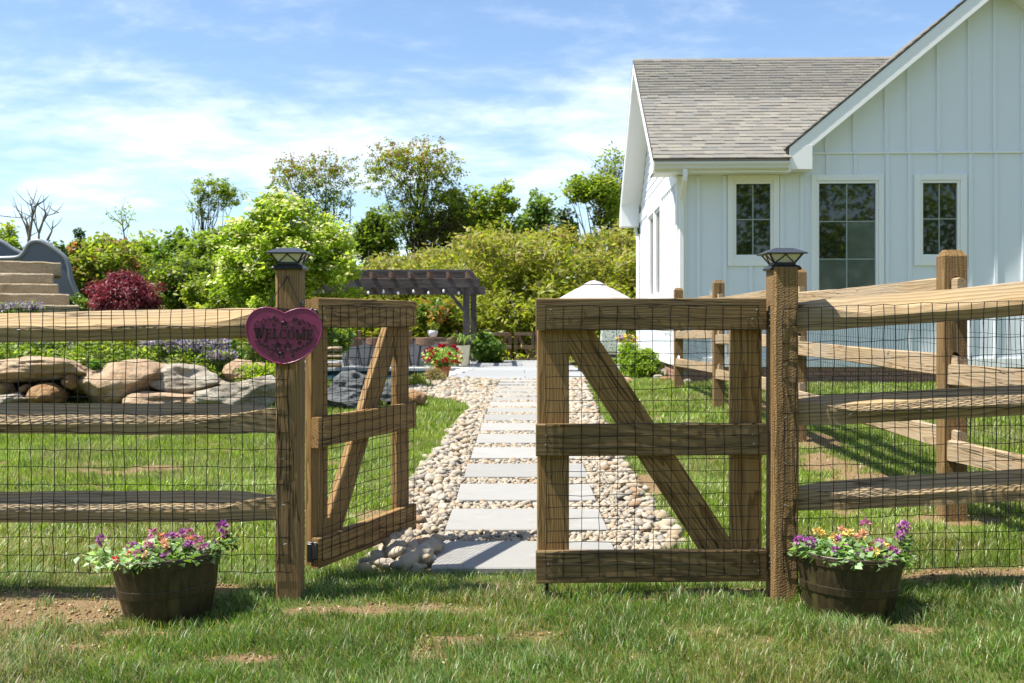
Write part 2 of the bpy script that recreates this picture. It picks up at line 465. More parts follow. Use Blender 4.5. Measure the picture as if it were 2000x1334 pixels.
b = NB('leaf_cushion')
v = b.n('ShaderNodeTexVoronoi', feature='SMOOTH_F1'); b.l(b.map(b.coord('Object'), (9, 9, 5.5), rot=(0, 0.5, 0)), v.inputs['Vector'])
n = b.noise(b.coord('Object'), 14, 3, 0.5)
b.bsdf(b.mix(b.ramp(b.math('ADD', v.outputs[0], b.math('MULTIPLY', n, 0.25)), [(0.40, 1.0), (0.46, 0.0)]), (0.76, 0.77, 0.74), (0.09, 0.30, 0.14)), 0.9, 0.1)
# ------------------------------------------------------------------ mesh helpers
WM = {}
def fin(o, parent=None, M=None):
    COL.objects.link(o)
    M = Matrix() if M is None else M
    WM[o.name] = M
    if parent is not None:
        o.parent = parent
        o.matrix_basis = WM[parent.name].inverted() @ M
    else:
        o.matrix_basis = M
    return o
def tag(o, label=None, cat=None, group=None, kind=None):
    if label: o['label'] = label
    if cat: o['category'] = cat
    if group: o['group'] = group
    if kind: o['kind'] = kind
    return o
def thing(name, loc, label, cat, group=None, rz=0.0, kind=None):
    o = bpy.data.objects.new(name, None)
    o.empty_display_size = 0.1
    fin(o, None, Matrix.Translation(Vector(loc)) @ Matrix.Rotation(rz, 4, 'Z'))
    return tag(o, label, cat, group, kind)
def mk(name, me, mat, parent=None, M=None):
    if mat is not None and not me.materials:
        me.materials.append(MATS[mat] if isinstance(mat, str) else mat)
    return fin(bpy.data.objects.new(name, me), parent, M)
def np_mesh(name, co, loops, starts, smooth=False, cols=None, fattr=None):
    me = bpy.data.meshes.new(name)
    me.vertices.add(len(co)); me.vertices.foreach_set('co', np.ascontiguousarray(co, np.float32).ravel())
    me.loops.add(len(loops)); me.loops.foreach_set('vertex_index', np.ascontiguousarray(loops, np.int32).ravel())
    me.polygons.add(len(starts)); me.polygons.foreach_set('loop_start', np.ascontiguousarray(starts, np.int32))
    if smooth:
        me.polygons.foreach_set('use_smooth', np.ones(len(starts), bool))
    if cols is not None:
        a = me.attributes.new('Col', 'FLOAT_COLOR', 'POINT')
        c4 = np.ones((len(co), 4), np.float32); c4[:, :3] = cols
        a.data.foreach_set('color', c4.ravel())
    if fattr is not None:
        for k, v in fattr.items():
            a = me.attributes.new(k, 'FLOAT', 'POINT')
            a.data.foreach_set('value', np.ascontiguousarray(v, np.float32))
    me.update(calc_edges=True)
    me.validate()
    return me

class MB:
    """collects vertices and faces of one part"""
    def __init__(s):
        s.v, s.f = [], []
    def add(s, vs, fs):
        n = len(s.v)
        s.v += [Vector(x) for x in vs]
        s.f += [tuple(i + n for i in f) for f in fs]
        return s
    def box(s, lo, hi, M=None):
        (a, b, c), (d, e, f) = lo, hi
        vs = [Vector(p) for p in ((a, b, c), (d, b, c), (d, e, c), (a, e, c), (a, b, f), (d, b, f), (d, e, f), (a, e, f))]
        if M is not None:
            vs = [M @ p for p in vs]
        return s.add(vs, [(0, 3, 2, 1), (4, 5, 6, 7), (0, 1, 5, 4), (1, 2, 6, 5), (2, 3, 7, 6), (3, 0, 4, 7)])
    def prism(s, pts, ext):
        """closed planar polygon pushed along ext"""
        n = len(pts); ext = Vector(ext)
        vs = [Vector(p) for p in pts] + [Vector(p) + ext for p in pts]
        return s.add(vs, [tuple(range(n - 1, -1, -1)), tuple(range(n, 2 * n))] + [(i, (i + 1) % n, n + (i + 1) % n, n + i) for i in range(n)])
    def loft(s, rings, cap=True, closed=True):
        n = len(rings[0]); fs = []
        for k in range(len(rings) - 1):
            for i in range(n if closed else n - 1):
                j = (i + 1) % n
                fs.append((k * n + i, k * n + j, (k + 1) * n + j, (k + 1) * n + i))
        if cap:
            fs.append(tuple(range(n - 1, -1, -1))); fs.append(tuple(range((len(rings) - 1) * n, len(rings) * n)))
        return s.add([p for r in rings for p in r], fs)
    def tube(s, pts, r, sides=6, cap=True):
        pts = [Vector(p) for p in pts]
        rs = r if isinstance(r, (list, tuple)) else [r] * len(pts)
        rings = []; u = None
        for i, p in enumerate(pts):
            d = (pts[min(i + 1, len(pts) - 1)] - pts[max(i - 1, 0)])
            d = d.normalized() if d.length > 1e-9 else Vector((0, 0, 1))
            if u is None:
                u = d.orthogonal().normalized()
            else:
                u = (u - d * u.dot(d)); u = u.normalized() if u.length > 1e-6 else d.orthogonal().normalized()
            w = d.cross(u)
            rings.append([p + (u * math.cos(6.28319 * k / sides) + w * math.sin(6.28319 * k / sides)) * rs[i] for k in range(sides)])
        return s.loft(rings, cap)
    def lathe(s, prof, n=24, c=(0, 0, 0), cap=True):
        c = Vector(c)
        return s.loft([[c + Vector((r * math.cos(6.28319 * k / n), r * math.sin(6.28319 * k / n), z)) for k in range(n)] for r, z in prof], cap)
    def mesh(s, name, origin=None, bevel=0, smooth=False):
        me = bpy.data.meshes.new(name)
        o = Vector(origin) if origin is not None else Vector()
        me.from_pydata([tuple(p - o) for p in s.v], [], s.f)
        bm = bmesh.new(); bm.from_mesh(me)
        bmesh.ops.recalc_face_normals(bm, faces=bm.faces)
        if bevel:
            bmesh.ops.bevel(bm, geom=[e for e in bm.edges if len(e.link_faces) == 2 and e.calc_face_angle() > 0.6], offset=bevel, segments=1, affect='EDGES', clamp_overlap=True)
        for f in bm.faces:
            f.smooth = smooth
        bm.to_mesh(me); bm.free()
        return me
    def build(s, name, mat, parent=None, origin=None, bevel=0, smooth=False):
        """world-space points; origin defaults to the parent's base"""
        if origin is None and parent is not None:
            origin = WM[parent.name].translation
        me = s.mesh(name, origin, bevel, smooth)
        return mk(name, me, mat, parent, Matrix.Translation(Vector(origin)) if origin is not None else None)

def frame(a, b, nrm):
    a, b, nrm = Vector(a), Vector(b), Vector(nrm)
    x = (b - a).normalized()
    z = (nrm - x * nrm.dot(x)).normalized()
    y = z.cross(x)
    M = Matrix((x, y, z)).transposed().to_4x4()
    M.translation = (a + b) / 2
    return M, (b - a).length
def board(name, a, b, w, t, nrm, mat, parent=None, bevel=0.004, cuts=6, warp=0.0015):
    """sawn board from a to b, width w, thickness t along nrm; grain runs along local X"""
    M, L = frame(a, b, nrm)
    m = MB(); rings = []
    for k in range(cuts + 1):
        x = -L / 2 + L * k / cuts
        j = lambda: random.uniform(-warp, warp)
        c = bevel
        rings.append([Vector((x, sy * (w / 2 - (c if q else 0)) + j() * 0.5, sz * (t / 2 - (0 if q else c)) + j() * 0.4))
                      for sy, sz, q in ((-1, -1, 0), (-1, -1, 1), (1, -1, 1), (1, -1, 0), (1, 1, 0), (1, 1, 1), (-1, 1, 1), (-1, 1, 0))])
    m.loft(rings)
    return mk(name, m.mesh(name), mat, parent, M)

def split_rail(name, a, b, mat, parent, seed, h=0.125, end_a=True, end_b=True, up=(0, 0, 1), n=26, flip=False, lean=1.0):
    """cleft rail: slanted upper face, rough edge, tapering to a flat paddle at its ends"""
    a, b = Vector(a), Vector(b)
    x = (b - a).normalized(); z = Vector(up); z = (z - x * z.dot(x)).normalized(); y = z.cross(x)
    M = Matrix((x, y, z)).transposed().to_4x4(); M.translation = (a + b) / 2
    L = (b - a).length
    rg = random.Random(seed)
    s = -1 if flip else 1
    main = [(0.052, 0.50), (0.034, 0.54), (-0.052 * lean, -0.02), (-0.056 * lean, -0.13), (-0.040, -0.50), (0.030, -0.52), (0.055, -0.44)]
    pad = [(0.027, 0.43), (0.010, 0.46), (-0.022, 0.43), (-0.027, 0.02), (-0.024, -0.44), (0.022, -0.46), (0.027, -0.42)]
    rings = []
    ph = [rg.uniform(0, 6.28) for _ in range(10)]
    for k in range(n + 1):
        xx = -L / 2 + L * k / n
        da = (xx + L / 2) if end_a else 9
        db = (L / 2 - xx) if end_b else 9
        pts = []
        for i in range(7):
            lag = (0.16, 0.18, 0.30, 0.34, 0.22, 0.16, 0.14)[i]
            t = 1 - min(float(sm(0.05, lag + 0.05, da)), float(sm(0.05, lag + 0.05, db)))
            yy = (main[i][0] * (1 - t) + pad[i][0] * t) * s
            zc = (main[i][1] * (1 - t) + pad[i][1] * t) * h
            w = 0.004 * math.sin(xx * 2.1 + ph[i]) + 0.0012 * math.sin(xx * 9.7 + ph[i] * 2) + rg.uniform(-0.0012, 0.0012)
            w2 = 0.004 * math.sin(xx * 1.7 + ph[7]) + 0.004 * math.sin(xx * 0.9 + ph[8])
            pts.append(Vector((xx, yy + w * (1 - t), zc + w * 0.8 + w2)))
        rings.append(pts)
    m = MB(); m.loft(rings)
    return mk(name, m.mesh(name), mat, parent, M)

def rock_mesh(name, sx, sy, sz, seed, sub=4, rough=0.18, cuts=9, flat=0.62):
    bm = bmesh.new()
    bmesh.ops.create_icosphere(bm, subdivisions=sub, radius=1.0)
    rg = random.Random(seed)
    planes = []
    for _ in range(cuts):
        v = Vector((rg.gauss(0, 1), rg.gauss(0, 1), rg.gauss(0, 1))).normalized()
        planes.append((v, rg.uniform(flat, 0.95)))
    o = Vector((rg.uniform(0, 50), rg.uniform(0, 50), rg.uniform(0, 50)))
    for v in bm.verts:
        p = v.co.copy()
        for nrm, d in planes:
            k = p.dot(nrm)
            if k > d:
                p -= nrm * (k - d) * 0.97
        q = p * 1.6 + o
        p *= 1 + rough * (mnoise.fractal(q, 0.9, 2.1, 4) * 0.5) + rough * 0.5 * mnoise.noise(q * 0.6) + (rough * 0.55 * mnoise.ridged_multi_fractal(q * 1.3, 0.9, 2.2, 5, 0.9, 1.8) * 0.35 if sub > 3 else 0)
        v.co = Vector((p.x * sx, p.y * sy, p.z * sz))
    for f in bm.faces:
        f.smooth = True
    xs = [v.co.x for v in bm.verts]; ys = [v.co.y for v in bm.verts]; zs = [v.co.z for v in bm.verts]
    c = Vector(((max(xs) + min(xs)) / 2, (max(ys) + min(ys)) / 2, (max(zs) + min(zs)) / 2))
    k = Vector((2 * sx / (max(xs) - min(xs)), 2 * sy / (max(ys) - min(ys)), 2 * sz / (max(zs) - min(zs))))
    for v in bm.verts:
        v.co = Vector(((v.co.x - c.x) * k.x, (v.co.y - c.y) * k.y, (v.co.z - c.z) * k.z))
    me = bpy.data.meshes.new(name)
    bm.to_mesh(me); bm.free()
    return me

def unit(a):
    return a / np.maximum(np.linalg.norm(a, axis=1, keepdims=True), 1e-9)
def leaf_mesh(name, pts, size, aspect, cols, up=0.6, droop=0.0, fold=False, rng=RNG, dirs=None):
    """one small face (or a folded pair) for each leaf"""
    n = len(pts)
    nr = rng.normal(size=(n, 3)); nr[:, 2] = np.abs(nr[:, 2]) + up; nr = unit(nr)
    d = rng.normal(size=(n, 3)) if dirs is None else dirs.copy()
    d[:, 2] -= droop
    d = unit(d - nr * np.sum(d * nr, axis=1, keepdims=True)) if dirs is None else unit(d)
    if dirs is not None:
        nr = unit(nr - d * np.sum(d * nr, axis=1, keepdims=True))
    s = np.cross(nr, d)
    L = size[:, None] if np.ndim(size) else np.full((n, 1), size)
    Wd = L * aspect
    if fold:
        co = np.stack([pts, pts + d * L * 0.42 + s * Wd * 0.5 + nr * L * 0.10, pts + d * L - nr * L * 0.08, pts + d * L * 0.42 - s * Wd * 0.5 + nr * L * 0.10, pts + d * L * 0.45], axis=1)
        base = np.arange(n)[:, None] * 5
        tri = np.array([[0, 4, 1], [1, 4, 2], [0, 3, 4], [4, 3, 2]])
        loops = (base[:, :, None] + tri[None]).reshape(-1)
        starts = np.arange(n * 4) * 3
        cc = np.repeat(cols, 5, axis=0)
    else:
        co = np.stack([pts - d * L * 0.5, pts + s * Wd * 0.5 + d * L * 0.05, pts + d * L * 0.5, pts - s * Wd * 0.5 + d * L * 0.05], axis=1)
        loops = np.arange(n * 4); starts = np.arange(n) * 4
        cc = np.repeat(cols, 4, axis=0)
    return np_mesh(name, co.reshape(-1, 3), loops, starts, cols=cc)
def palette(n, cols, rng=RNG, jit=0.18, idx=None):
    cols = np.array(cols)
    i = rng.integers(0, len(cols), n) if idx is None else idx
    c = cols[i]
    c = c * np.where(c.max(1, keepdims=True) == c[:, 1:2], np.array([[1.24, 1.28, 0.95]]), 1.0)
    return np.clip(c * (1 + rng.normal(size=(n, 1)) * jit) * (1 + rng.normal(size=(n, 3)) * jit * 0.3), 0.002, 1)

def clumps(ells, nclump, rng, shell=0.5):
    vol = np.array([e[1][0] * e[1][1] * e[1][2] for e in ells]) ** 0.8
    k = rng.choice(len(ells), nclump, p=vol / vol.sum())
    v = unit(rng.normal(size=(nclump, 3))) * (rng.random((nclump, 1)) ** shell)
    c = np.array([ells[i][0] for i in k], float); r = np.array([ells[i][1] for i in k], float)
    return c + v * r
def crown(name, ells, nleaf, leaf, cols, parent, origin, nclump=120, cr=0.35, aspect=0.5, up=0.6, droop=0.2, seed=1, shell=0.45,
          mat='leaf', jit=0.2, flat=0.75, top=None, fold=False):
    rng = np.random.default_rng(seed)
    cc = clumps(ells, nclump, rng, shell)
    k = rng.integers(0, nclump, nleaf)
    crs = cr * (0.6 + 0.8 * rng.random(nclump))
    off = unit(rng.normal(size=(nleaf, 3))) * (rng.random((nleaf, 1)) ** 0.5) * crs[k][:, None]
    off[:, 2] *= flat
    pts = cc[k] + off
    ci = rng.integers(0, len(cols), nclump)
    sel = np.where(rng.random(nleaf) < 0.7, ci[k], rng.integers(0, len(cols), nleaf))
    col = palette(nleaf, cols, rng, jit, sel)
    if top is not None:
        zc = cc[k][:, 2]; t = (zc - zc.min()) / (zc.max() - zc.min() + 1e-6)
        pick = rng.random(nleaf) < np.clip((t - top[1]) * top[2], 0, 0.9)
        col[pick] = palette(int(pick.sum()), top[0], rng, jit)
    sz = leaf * (0.65 + 0.7 * rng.random(nleaf))
    me = leaf_mesh(name, pts - np.array(origin), sz, aspect, col, up, droop, fold, rng)
    mk(name, me, mat, parent, Matrix.Translation(Vector(origin)))
    return cc
def limbs(parent, base, top, cc, r0, seed, n=14, mat='bark', name='trunk', sides=7, wig=0.06, low=0.25, twigs=0):
    """tapered trunk with limbs reaching to the leaf clumps"""
    rg = random.Random(seed); m = MB()
    base, top = Vector(base), Vector(top); H = (top - base).length
    tr = []
    for k in range(9):
        t = k / 8
        tr.append(base.lerp(top, t) + Vector((math.sin(t * 4 + seed) * wig * H * t * 0.5, math.cos(t * 3 + seed * 2) * wig * H * t * 0.4, 0)))
    m.tube(tr, [r0 * (1.25 if k == 0 else 1) * (1 - 0.085 * k) for k in range(9)], sides)
    idx = list(range(len(cc))); rg.shuffle(idx)
    for q in idx[:n]:
        e = Vector(cc[q])
        t = min(0.95, max(low, ((e.z - base.z) / H) * rg.uniform(0.35, 0.75)))
        i = min(7, int(t * 8)); f = t * 8 - i
        s = tr[i].lerp(tr[i + 1], f)
        mid = s.lerp(e, 0.5) + Vector((rg.uniform(-1, 1), rg.uniform(-1, 1), rg.uniform(-0.3, 0.9))) * (e - s).length * 0.10
        rr = r0 * (1 - 0.085 * t * 8) * rg.uniform(0.35, 0.6)
        pts = [s, s.lerp(mid, 0.5) + Vector((0, 0, (e - s).length * 0.03)), mid, mid.lerp(e, 0.5), e]
        m.tube(pts, [rr, rr * 0.8, rr * 0.6, rr * 0.4, rr * 0.15], 5)
        for _ in range(twigs):
            w = pts[rg.choice((2, 3))]
            d = Vector((rg.gauss(0, 1), rg.gauss(0, 1), abs(rg.gauss(0, 0.9)))).normalized() * (e - s).length * rg.uniform(0.2, 0.45)
            m.tube([w, w + d * 0.5 + Vector((0, 0, 0.03)), w + d], [rr * 0.35, rr * 0.22, rr * 0.08], 4)
    return m.build(name, mat, parent, smooth=True)

# ------------------------------------------------------------------ ground
def in_poly(x, y, poly):
    x = np.asarray(x); y = np.asarray(y); c = np.zeros(x.shape, bool)
    n = len(poly)
    for i in range(n):
        x1, y1 = poly[i]; x2, y2 = poly[(i + 1) % n]
        k = ((y1 > y) != (y2 > y)) & (x < (x2 - x1) * (y - y1) / (y2 - y1 + 1e-12) + x1)
        c ^= k
    return c
left_px = [(722, 1108), (752, 1076), (792, 1040), (798, 1010), (795, 980), (800, 955), (828, 925), (838, 900), (868, 875), (882, 848),
           (900, 825), (922, 806), (914, 791), (880, 782), (840, 776), (795, 772), (770, 760), (770, 748)]
right_px = [(1330, 1068), (1285, 1020), (1250, 965), (1216, 905), (1188, 850), (1166, 810), (1152, 778), (1140, 752)]
PATH = [tuple(hit(*p)[:2]) for p in left_px]
PATH[0] = (PATH[0][0], 4.92)
PATH_R = [tuple(hit(*p)[:2]) for p in right_px]
PATH_R[0] = (PATH_R[0][0], PATH_R[0][1])
PATH = PATH + [(-1.3, 19.42), (1.6, 19.42)] + PATH_R[::-1] + [(0.55, 4.92)]
SLABS = [(-0.385 + 0.011 * n, 4.9 + 0.895 * n) for n in range(16)]       # left edge, front edge
SW, SD = 0.92, 0.60
DIRT = [(hit(60, 1195), 0.52, 0.22), (hit(170, 1170), 0.45, 0.10), (hit(760, 1192), 0.36, 0.07), (hit(690, 1188), 0.2, 0.06), (hit(1440, 1158), 0.25, 0.055),
        (hit(505, 1290), 0.16, 0.05), (hit(140, 1262), 0.12, 0.05), (hit(160, 920), 0.10, 0.10), (hit(300, 915), 0.22, 0.12), (hit(225, 925), 0.12, 0.10), (hit(1620, 905), 0.22, 0.5),
        (hit(1580, 860), 0.2, 0.5), (hit(1270, 950), 0.12, 0.4), (hit(1700, 935), 0.3, 0.25), (hit(1000, 1142), 0.25, 0.03), (hit(640, 905), 0.1, 0.12),
        (hit(730, 1010), 0.15, 0.15), (hit(1860, 1015), 0.25, 0.12), (hit(330, 1150), 0.35, 0.06), (hit(1900, 1120), 0.5, 0.06), (hit(1250, 1165), 0.3, 0.03), (hit(870, 1250), 0.14, 0.03),
        (hit(240, 1240), 0.14, 0.04), (hit(1350, 1230), 0.15, 0.03), (hit(1480, 790), 0.25, 1.2)]
def dirt(x, y):
    x = np.asarray(x, float); y = np.asarray(y, float)
    d = np.zeros(x.shape)
    for c, rx, ry in DIRT:
        q = ((x - c.x) / rx) ** 2 + ((y - c.y) / ry) ** 2
        d = np.maximum(d, np.clip(1.30 - q * 0.6 + (fbm(x * 7, y * 7, 21) - 0.5) * 2.4 * (q < 4), 0, 1))
    d = d * (0.35 + 1.1 * fbm(x * 17, y * 17, 22))
    return np.clip(d + 0.55 * sm(0.66, 0.80, fbm(x * 3.1, y * 3.1, 31)), 0, 1)
def grid(xs, ys, dz=0.0):
    X, Y = np.meshgrid(xs, ys)
    co = np.stack([X.ravel(), Y.ravel(), gz(X, Y).ravel() + dz], 1)
    nx, ny = len(xs), len(ys)
    i = (np.arange(ny - 1)[:, None] * nx + np.arange(nx - 1)[None]).ravel()
    return co, np.stack([i, i + 1, i + 1 + nx, i + nx], 1).ravel(), np.arange(len(i)) * 4
def spread(lo, a, st, b, hi, g=1.28):
    mid = list(np.arange(a, b + 1e-6, st)); s = st; L = []; x = a
    while x > lo:
        s *= g; x -= s; L.append(max(x, lo))
    s = st; x = mid[-1]; H = []
    while x < hi:
        s *= g; x += s; H.append(min(x, hi))
    return np.array(L[::-1] + mid + H)
xs = spread(-420, -7.6, 0.11, 3.6, 420)
ys = np.concatenate([spread(-320, 3.0, 0.10, 9.0, 9.05)[:-1], np.arange(9.15, 26, 0.2), spread(25.9, 26, 0.4, 30, 900)[2:]])
ys = np.unique(np.round(ys, 4))
co, lp, stt = grid(xs, ys)
tag(mk('lawn', np_mesh('lawn', co, lp, stt, True, fattr={'dirt': dirt(co[:, 0], co[:, 1])}), 'turf_soil'),
    'green lawn with patches of bare soil in front of and behind the gate', None, None, 'structure')

# pebble bed and stepping slabs
bedo = thing('garden_path', (0.1, 4.9, 0), 'stepping slab path bedded in river pebbles', None, kind='structure')
gx = np.arange(-3.6, 2.7, 0.06); gy = np.arange(4.9, 19.6, 0.06)
co, lp, stt = grid(gx, gy, 0.012)
cx = co[lp.reshape(-1, 4)].mean(1)
ok = in_poly(cx[:, 0], cx[:, 1], PATH)
q = lp.reshape(-1, 4)[ok]
u, inv = np.unique(q.ravel(), return_inverse=True)
mk('gravel_base', np_mesh('gravel_base', co[u], inv, np.arange(len(q)) * 4, True), 'pebble_sand', bedo)
for n, (x0, y0) in enumerate(SLABS):
    z = gzf(0.1, y0 + 0.3)
    a = random.uniform(-0.008, 0.008)
    m = MB()
    wv = [random.uniform(-0.006, 0.006) for _ in range(8)]
    bx = [Vector((x0 + wv[0], y0 + wv[1], 0)), Vector((x0 + SW + wv[2], y0 + wv[3], 0)), Vector((x0 + SW + wv[4], y0 + SD + wv[5], 0)), Vector((x0 + wv[6], y0 + SD + wv[7], 0))]
    tilt = 0.016 * (gzf(0.1, y0 + SD) - gzf(0.1, y0)) / 0.016
    bx = [p + Vector((0, 0, z - 0.03 + tilt * ((p.y - y0) / SD - 0.5))) for p in bx]
    m.prism(bx, (0, 0, 0.068))
    m.build('paving_slab', 'bluestone', bedo, origin=(x0 + SW / 2, y0 + SD / 2, z), bevel=0.006)

def pebble_protos(sub, k):
    out = []
    for i in range(k):
        out.append(rock_mesh('pebble', 0.5, random.uniform(0.30, 0.48), random.uniform(0.22, 0.38), 100 + i, sub, 0.34, 8, 0.55))
    return out
pro_near, pro_far = pebble_protos(2, 10), pebble_protos(1, 8)
for me in pro_near:
    me.materials.append(MATS['pebble'])
def off_slab(x, y, mrg):
    ok = np.ones(x.shape, bool)
    for x0, y0 in SLABS:
        ok &= ~((x > x0 - mrg) & (x < x0 + SW + mrg) & (y > y0 - mrg * 0.7) & (y < y0 + SD + mrg * 0.7))
    return ok
rngp = np.random.default_rng(5)
cand = []
for lay, (sp0, s0, s1) in enumerate(((0.046, 0.036, 0.072), (0.075, 0.05, 0.10), (0.032, 0.026, 0.046))):
    yy = 4.93
    gx_, gy_ = np.meshgrid(np.arange(-3.6, 2.7, sp0), np.arange(4.93, 19.4, sp0))
    px = gx_.ravel() + rngp.uniform(-.5, .5, gx_.size) * sp0; py = gy_.ravel() + rngp.uniform(-.5, .5, gx_.size) * sp0
    keep = in_poly(px, py, PATH)
    mid = (px > -0.40) & (px < 0.72)
    if lay == 0:
        keep &= off_slab(px, py, 0.015) & (~mid | (rngp.random(px.size) < 0.3))
    elif lay == 1:
        keep &= off_slab(px, py, 0.045) & ~mid & (rngp.random(px.size) < 0.55)
    else:
        keep &= off_slab(px, py, 0.008) & mid & (py < 17)
    keep &= (py < 9) | (rngp.random(px.size) < np.clip(9 / py, 0.35, 1))
    s = rngp.uniform(s0, s1, px.size) * np.clip(py / 9, 1, 1.5)
    z = gz(px, py) + (0.012, 0.03, 0.014)[lay] + rngp.uniform(0, 0.012, px.size)
    cand.append(np.stack([px, py, z, s], 1)[keep])
edge = []
for P in (PATH[:12], PATH_R):                   # larger stones along the lawn edge
    for (x1, y1), (x2, y2) in zip(P[:-1], P[1:]):
        L = math.hypot(x2 - x1, y2 - y1); t = 0
        while t < L:
            s = rngp.uniform(0.055, 0.115)
            edge.append((x1 + (x2 - x1) * t / L + rngp.normal() * 0.02, y1 + (y2 - y1) * t / L + rngp.normal() * 0.02, gzf(x1, y1) + 0.025, s))
            t += s * 0.85
for _ in range(60):                             # heap of larger cobbles at the near left corner
    x, y = rngp.uniform(-0.62, -0.40), rngp.uniform(4.98, 5.45)
    edge.append((x, y, 0.03 + rngp.uniform(0, 0.05), rngp.uniform(0.07, 0.14)))
pb = np.concatenate(cand + [np.array(edge)])
def rot3(n, rng, tilt=0.5):
    a = rng.uniform(0, 6.283, n); t = rng.normal(size=n) * tilt * 0.6; r = rng.normal(size=n) * tilt * 0.6
    ca, sa, ct, st_, cr, sr = np.cos(a), np.sin(a), np.cos(t), np.sin(t), np.cos(r), np.sin(r)
    Z = np.zeros((n, 3, 3))
    Z[:, 0, 0] = ca * cr - sa * st_ * sr; Z[:, 0, 1] = -sa * ct; Z[:, 0, 2] = ca * sr + sa * st_ * cr
    Z[:, 1, 0] = sa * cr + ca * st_ * sr; Z[:, 1, 1] = ca * ct; Z[:, 1, 2] = sa * sr - ca * st_ * cr
    Z[:, 2, 0] = -ct * sr; Z[:, 2, 1] = st_; Z[:, 2, 2] = ct * cr
    return Z
vis = (np.abs(pb[:, 0]) < pb[:, 1] * 0.5)
order = np.argsort(-np.where(vis, pb[:, 3] / pb[:, 1], 0))
Rm = rot3(len(pb), rngp)
for k in order[:300]:
    x, y, z, s = pb[k]
    o = bpy.data.objects.new('pebble', pro_near[int(k) % len(pro_near)])
    M = Matrix([list(r) for r in Rm[k]]).to_4x4() @ Matrix.Scale(s, 4)
    M.translation = (x, y, z)
    fin(o, bedo, M)
rest = order[300:]
V, Lp, Rr, base = [], [], [], 0
geo = []
for me in pro_far:
    c = np.zeros(len(me.vertices) * 3); me.vertices.foreach_get('co', c)
    t = np.zeros(len(me.loops), int); me.loops.foreach_get('vertex_index', t)
    geo.append((c.reshape(-1, 3), t))
for g, (c, t) in enumerate(geo):
    sel = rest[rest % len(geo) == g]
    w = np.einsum('nij,kj->nki', Rm[sel], c) * pb[sel, 3][:, None, None] + pb[sel, :3][:, None, :]
    V.append(w.reshape(-1, 3)); nv = len(c)
    Lp.append((base + np.arange(len(sel))[:, None] * nv + t[None]).ravel()); base += len(sel) * nv
    Rr.append(np.repeat(rngp.random(len(sel)), nv))
Lp = np.concatenate(Lp)
o = mk('pebble_mass', np_mesh('pebble_mass', np.concatenate(V), Lp, np.arange(len(Lp) // 3) * 3, True, fattr={'rnd': np.concatenate(Rr)}), 'pebble_mass', bedo)
o['kind'] = 'stuff'

# ------------------------------------------------------------------ patio, pool
def patio_left(y):
    return -1.25 + 0.42 * float(sm(19.4, 25, y))
pat = thing('patio', (0.6, 22, 0.12), 'grey stone patio beyond the stepping slabs', None, kind='structure')
ZP = 0.135
y = 19.42; row = 0
while y < 29:
    dep = 1.22
    x = patio_left(y + 0.5) if y < 24.1 else -7.2
    k = 0
    while x < 3.9:
        w = (1.5, 1.85, 1.3)[(k + row) % 3]
        x2 = min(x + w, 4.0)
        if not (x2 > 2.55 and y < 24.6):
            m = MB(); m.box((x + 0.006, y + 0.006, ZP - 0.06), (x2 - 0.006, y + dep - 0.006, ZP + random.uniform(0, 0.003)))
            m.build('patio_slab', 'patio_stone', pat, origin=((x + x2) / 2, y + dep / 2, ZP), bevel=0.004)
        else:
            x2 = min(x2, 2.55)
            if x2 - x > 0.2:
                m = MB(); m.box((x + 0.006, y + 0.006, ZP - 0.06), (x2 - 0.006, y + dep - 0.006, ZP))
                m.build('patio_slab', 'patio_stone', pat, origin=((x + x2) / 2, y + dep / 2, ZP), bevel=0.004)
            break
        x = x2; k += 1
    y += dep; row += 1
m = MB(); m.box((-7.3, 24.3, -0.02), (4.0, 29.2, ZP - 0.02)); m.box((-0.84, 19.4, -0.02), (2.55, 24.3, ZP - 0.02))
m.box((-1.25, 19.4, -0.02), (-0.84, 20.6, ZP - 0.02))
m.build('patio_bed', 'pebble_sand', pat)
pool = thing('swimming_pool', (-4, 22, 0), 'dark blue swimming pool edged with pale coping behind the boulders', None, kind='structure')
m = MB(); m.box((-5.8, 19.9, -0.2), (-1.1, 24.2, -0.03)); m.build('water', 'pool_water', pool)
for i in range(7):
    x = -7.3 + i * 0.9
    m = MB(); m.box((x + 0.004, 24.02, 0.07), (x + 0.896, 24.36, 0.152)); m.build('coping', 'coping_stone', pool, bevel=0.012)
    if i < 7:
        m = MB(); m.box((x + 0.004, 19.62, 0.04), (x + 0.896, 20.0, 0.10)); m.build('coping', 'coping_stone', pool, bevel=0.012)
for i in range(5):
    y = 20.0 + i * 0.82
    x = patio_left(y + 0.4)
    m = MB(); m.box((x - 0.32, y, 0.06), (x - 0.004, y + 0.812, 0.148)); m.build('coping', 'coping_stone', pool, bevel=0.012)
m = MB(); m.box((-7.25, 24.19, -0.5), (-0.95, 24.28, 0.068)); m.build('pool_wall', 'pool_water', pool)
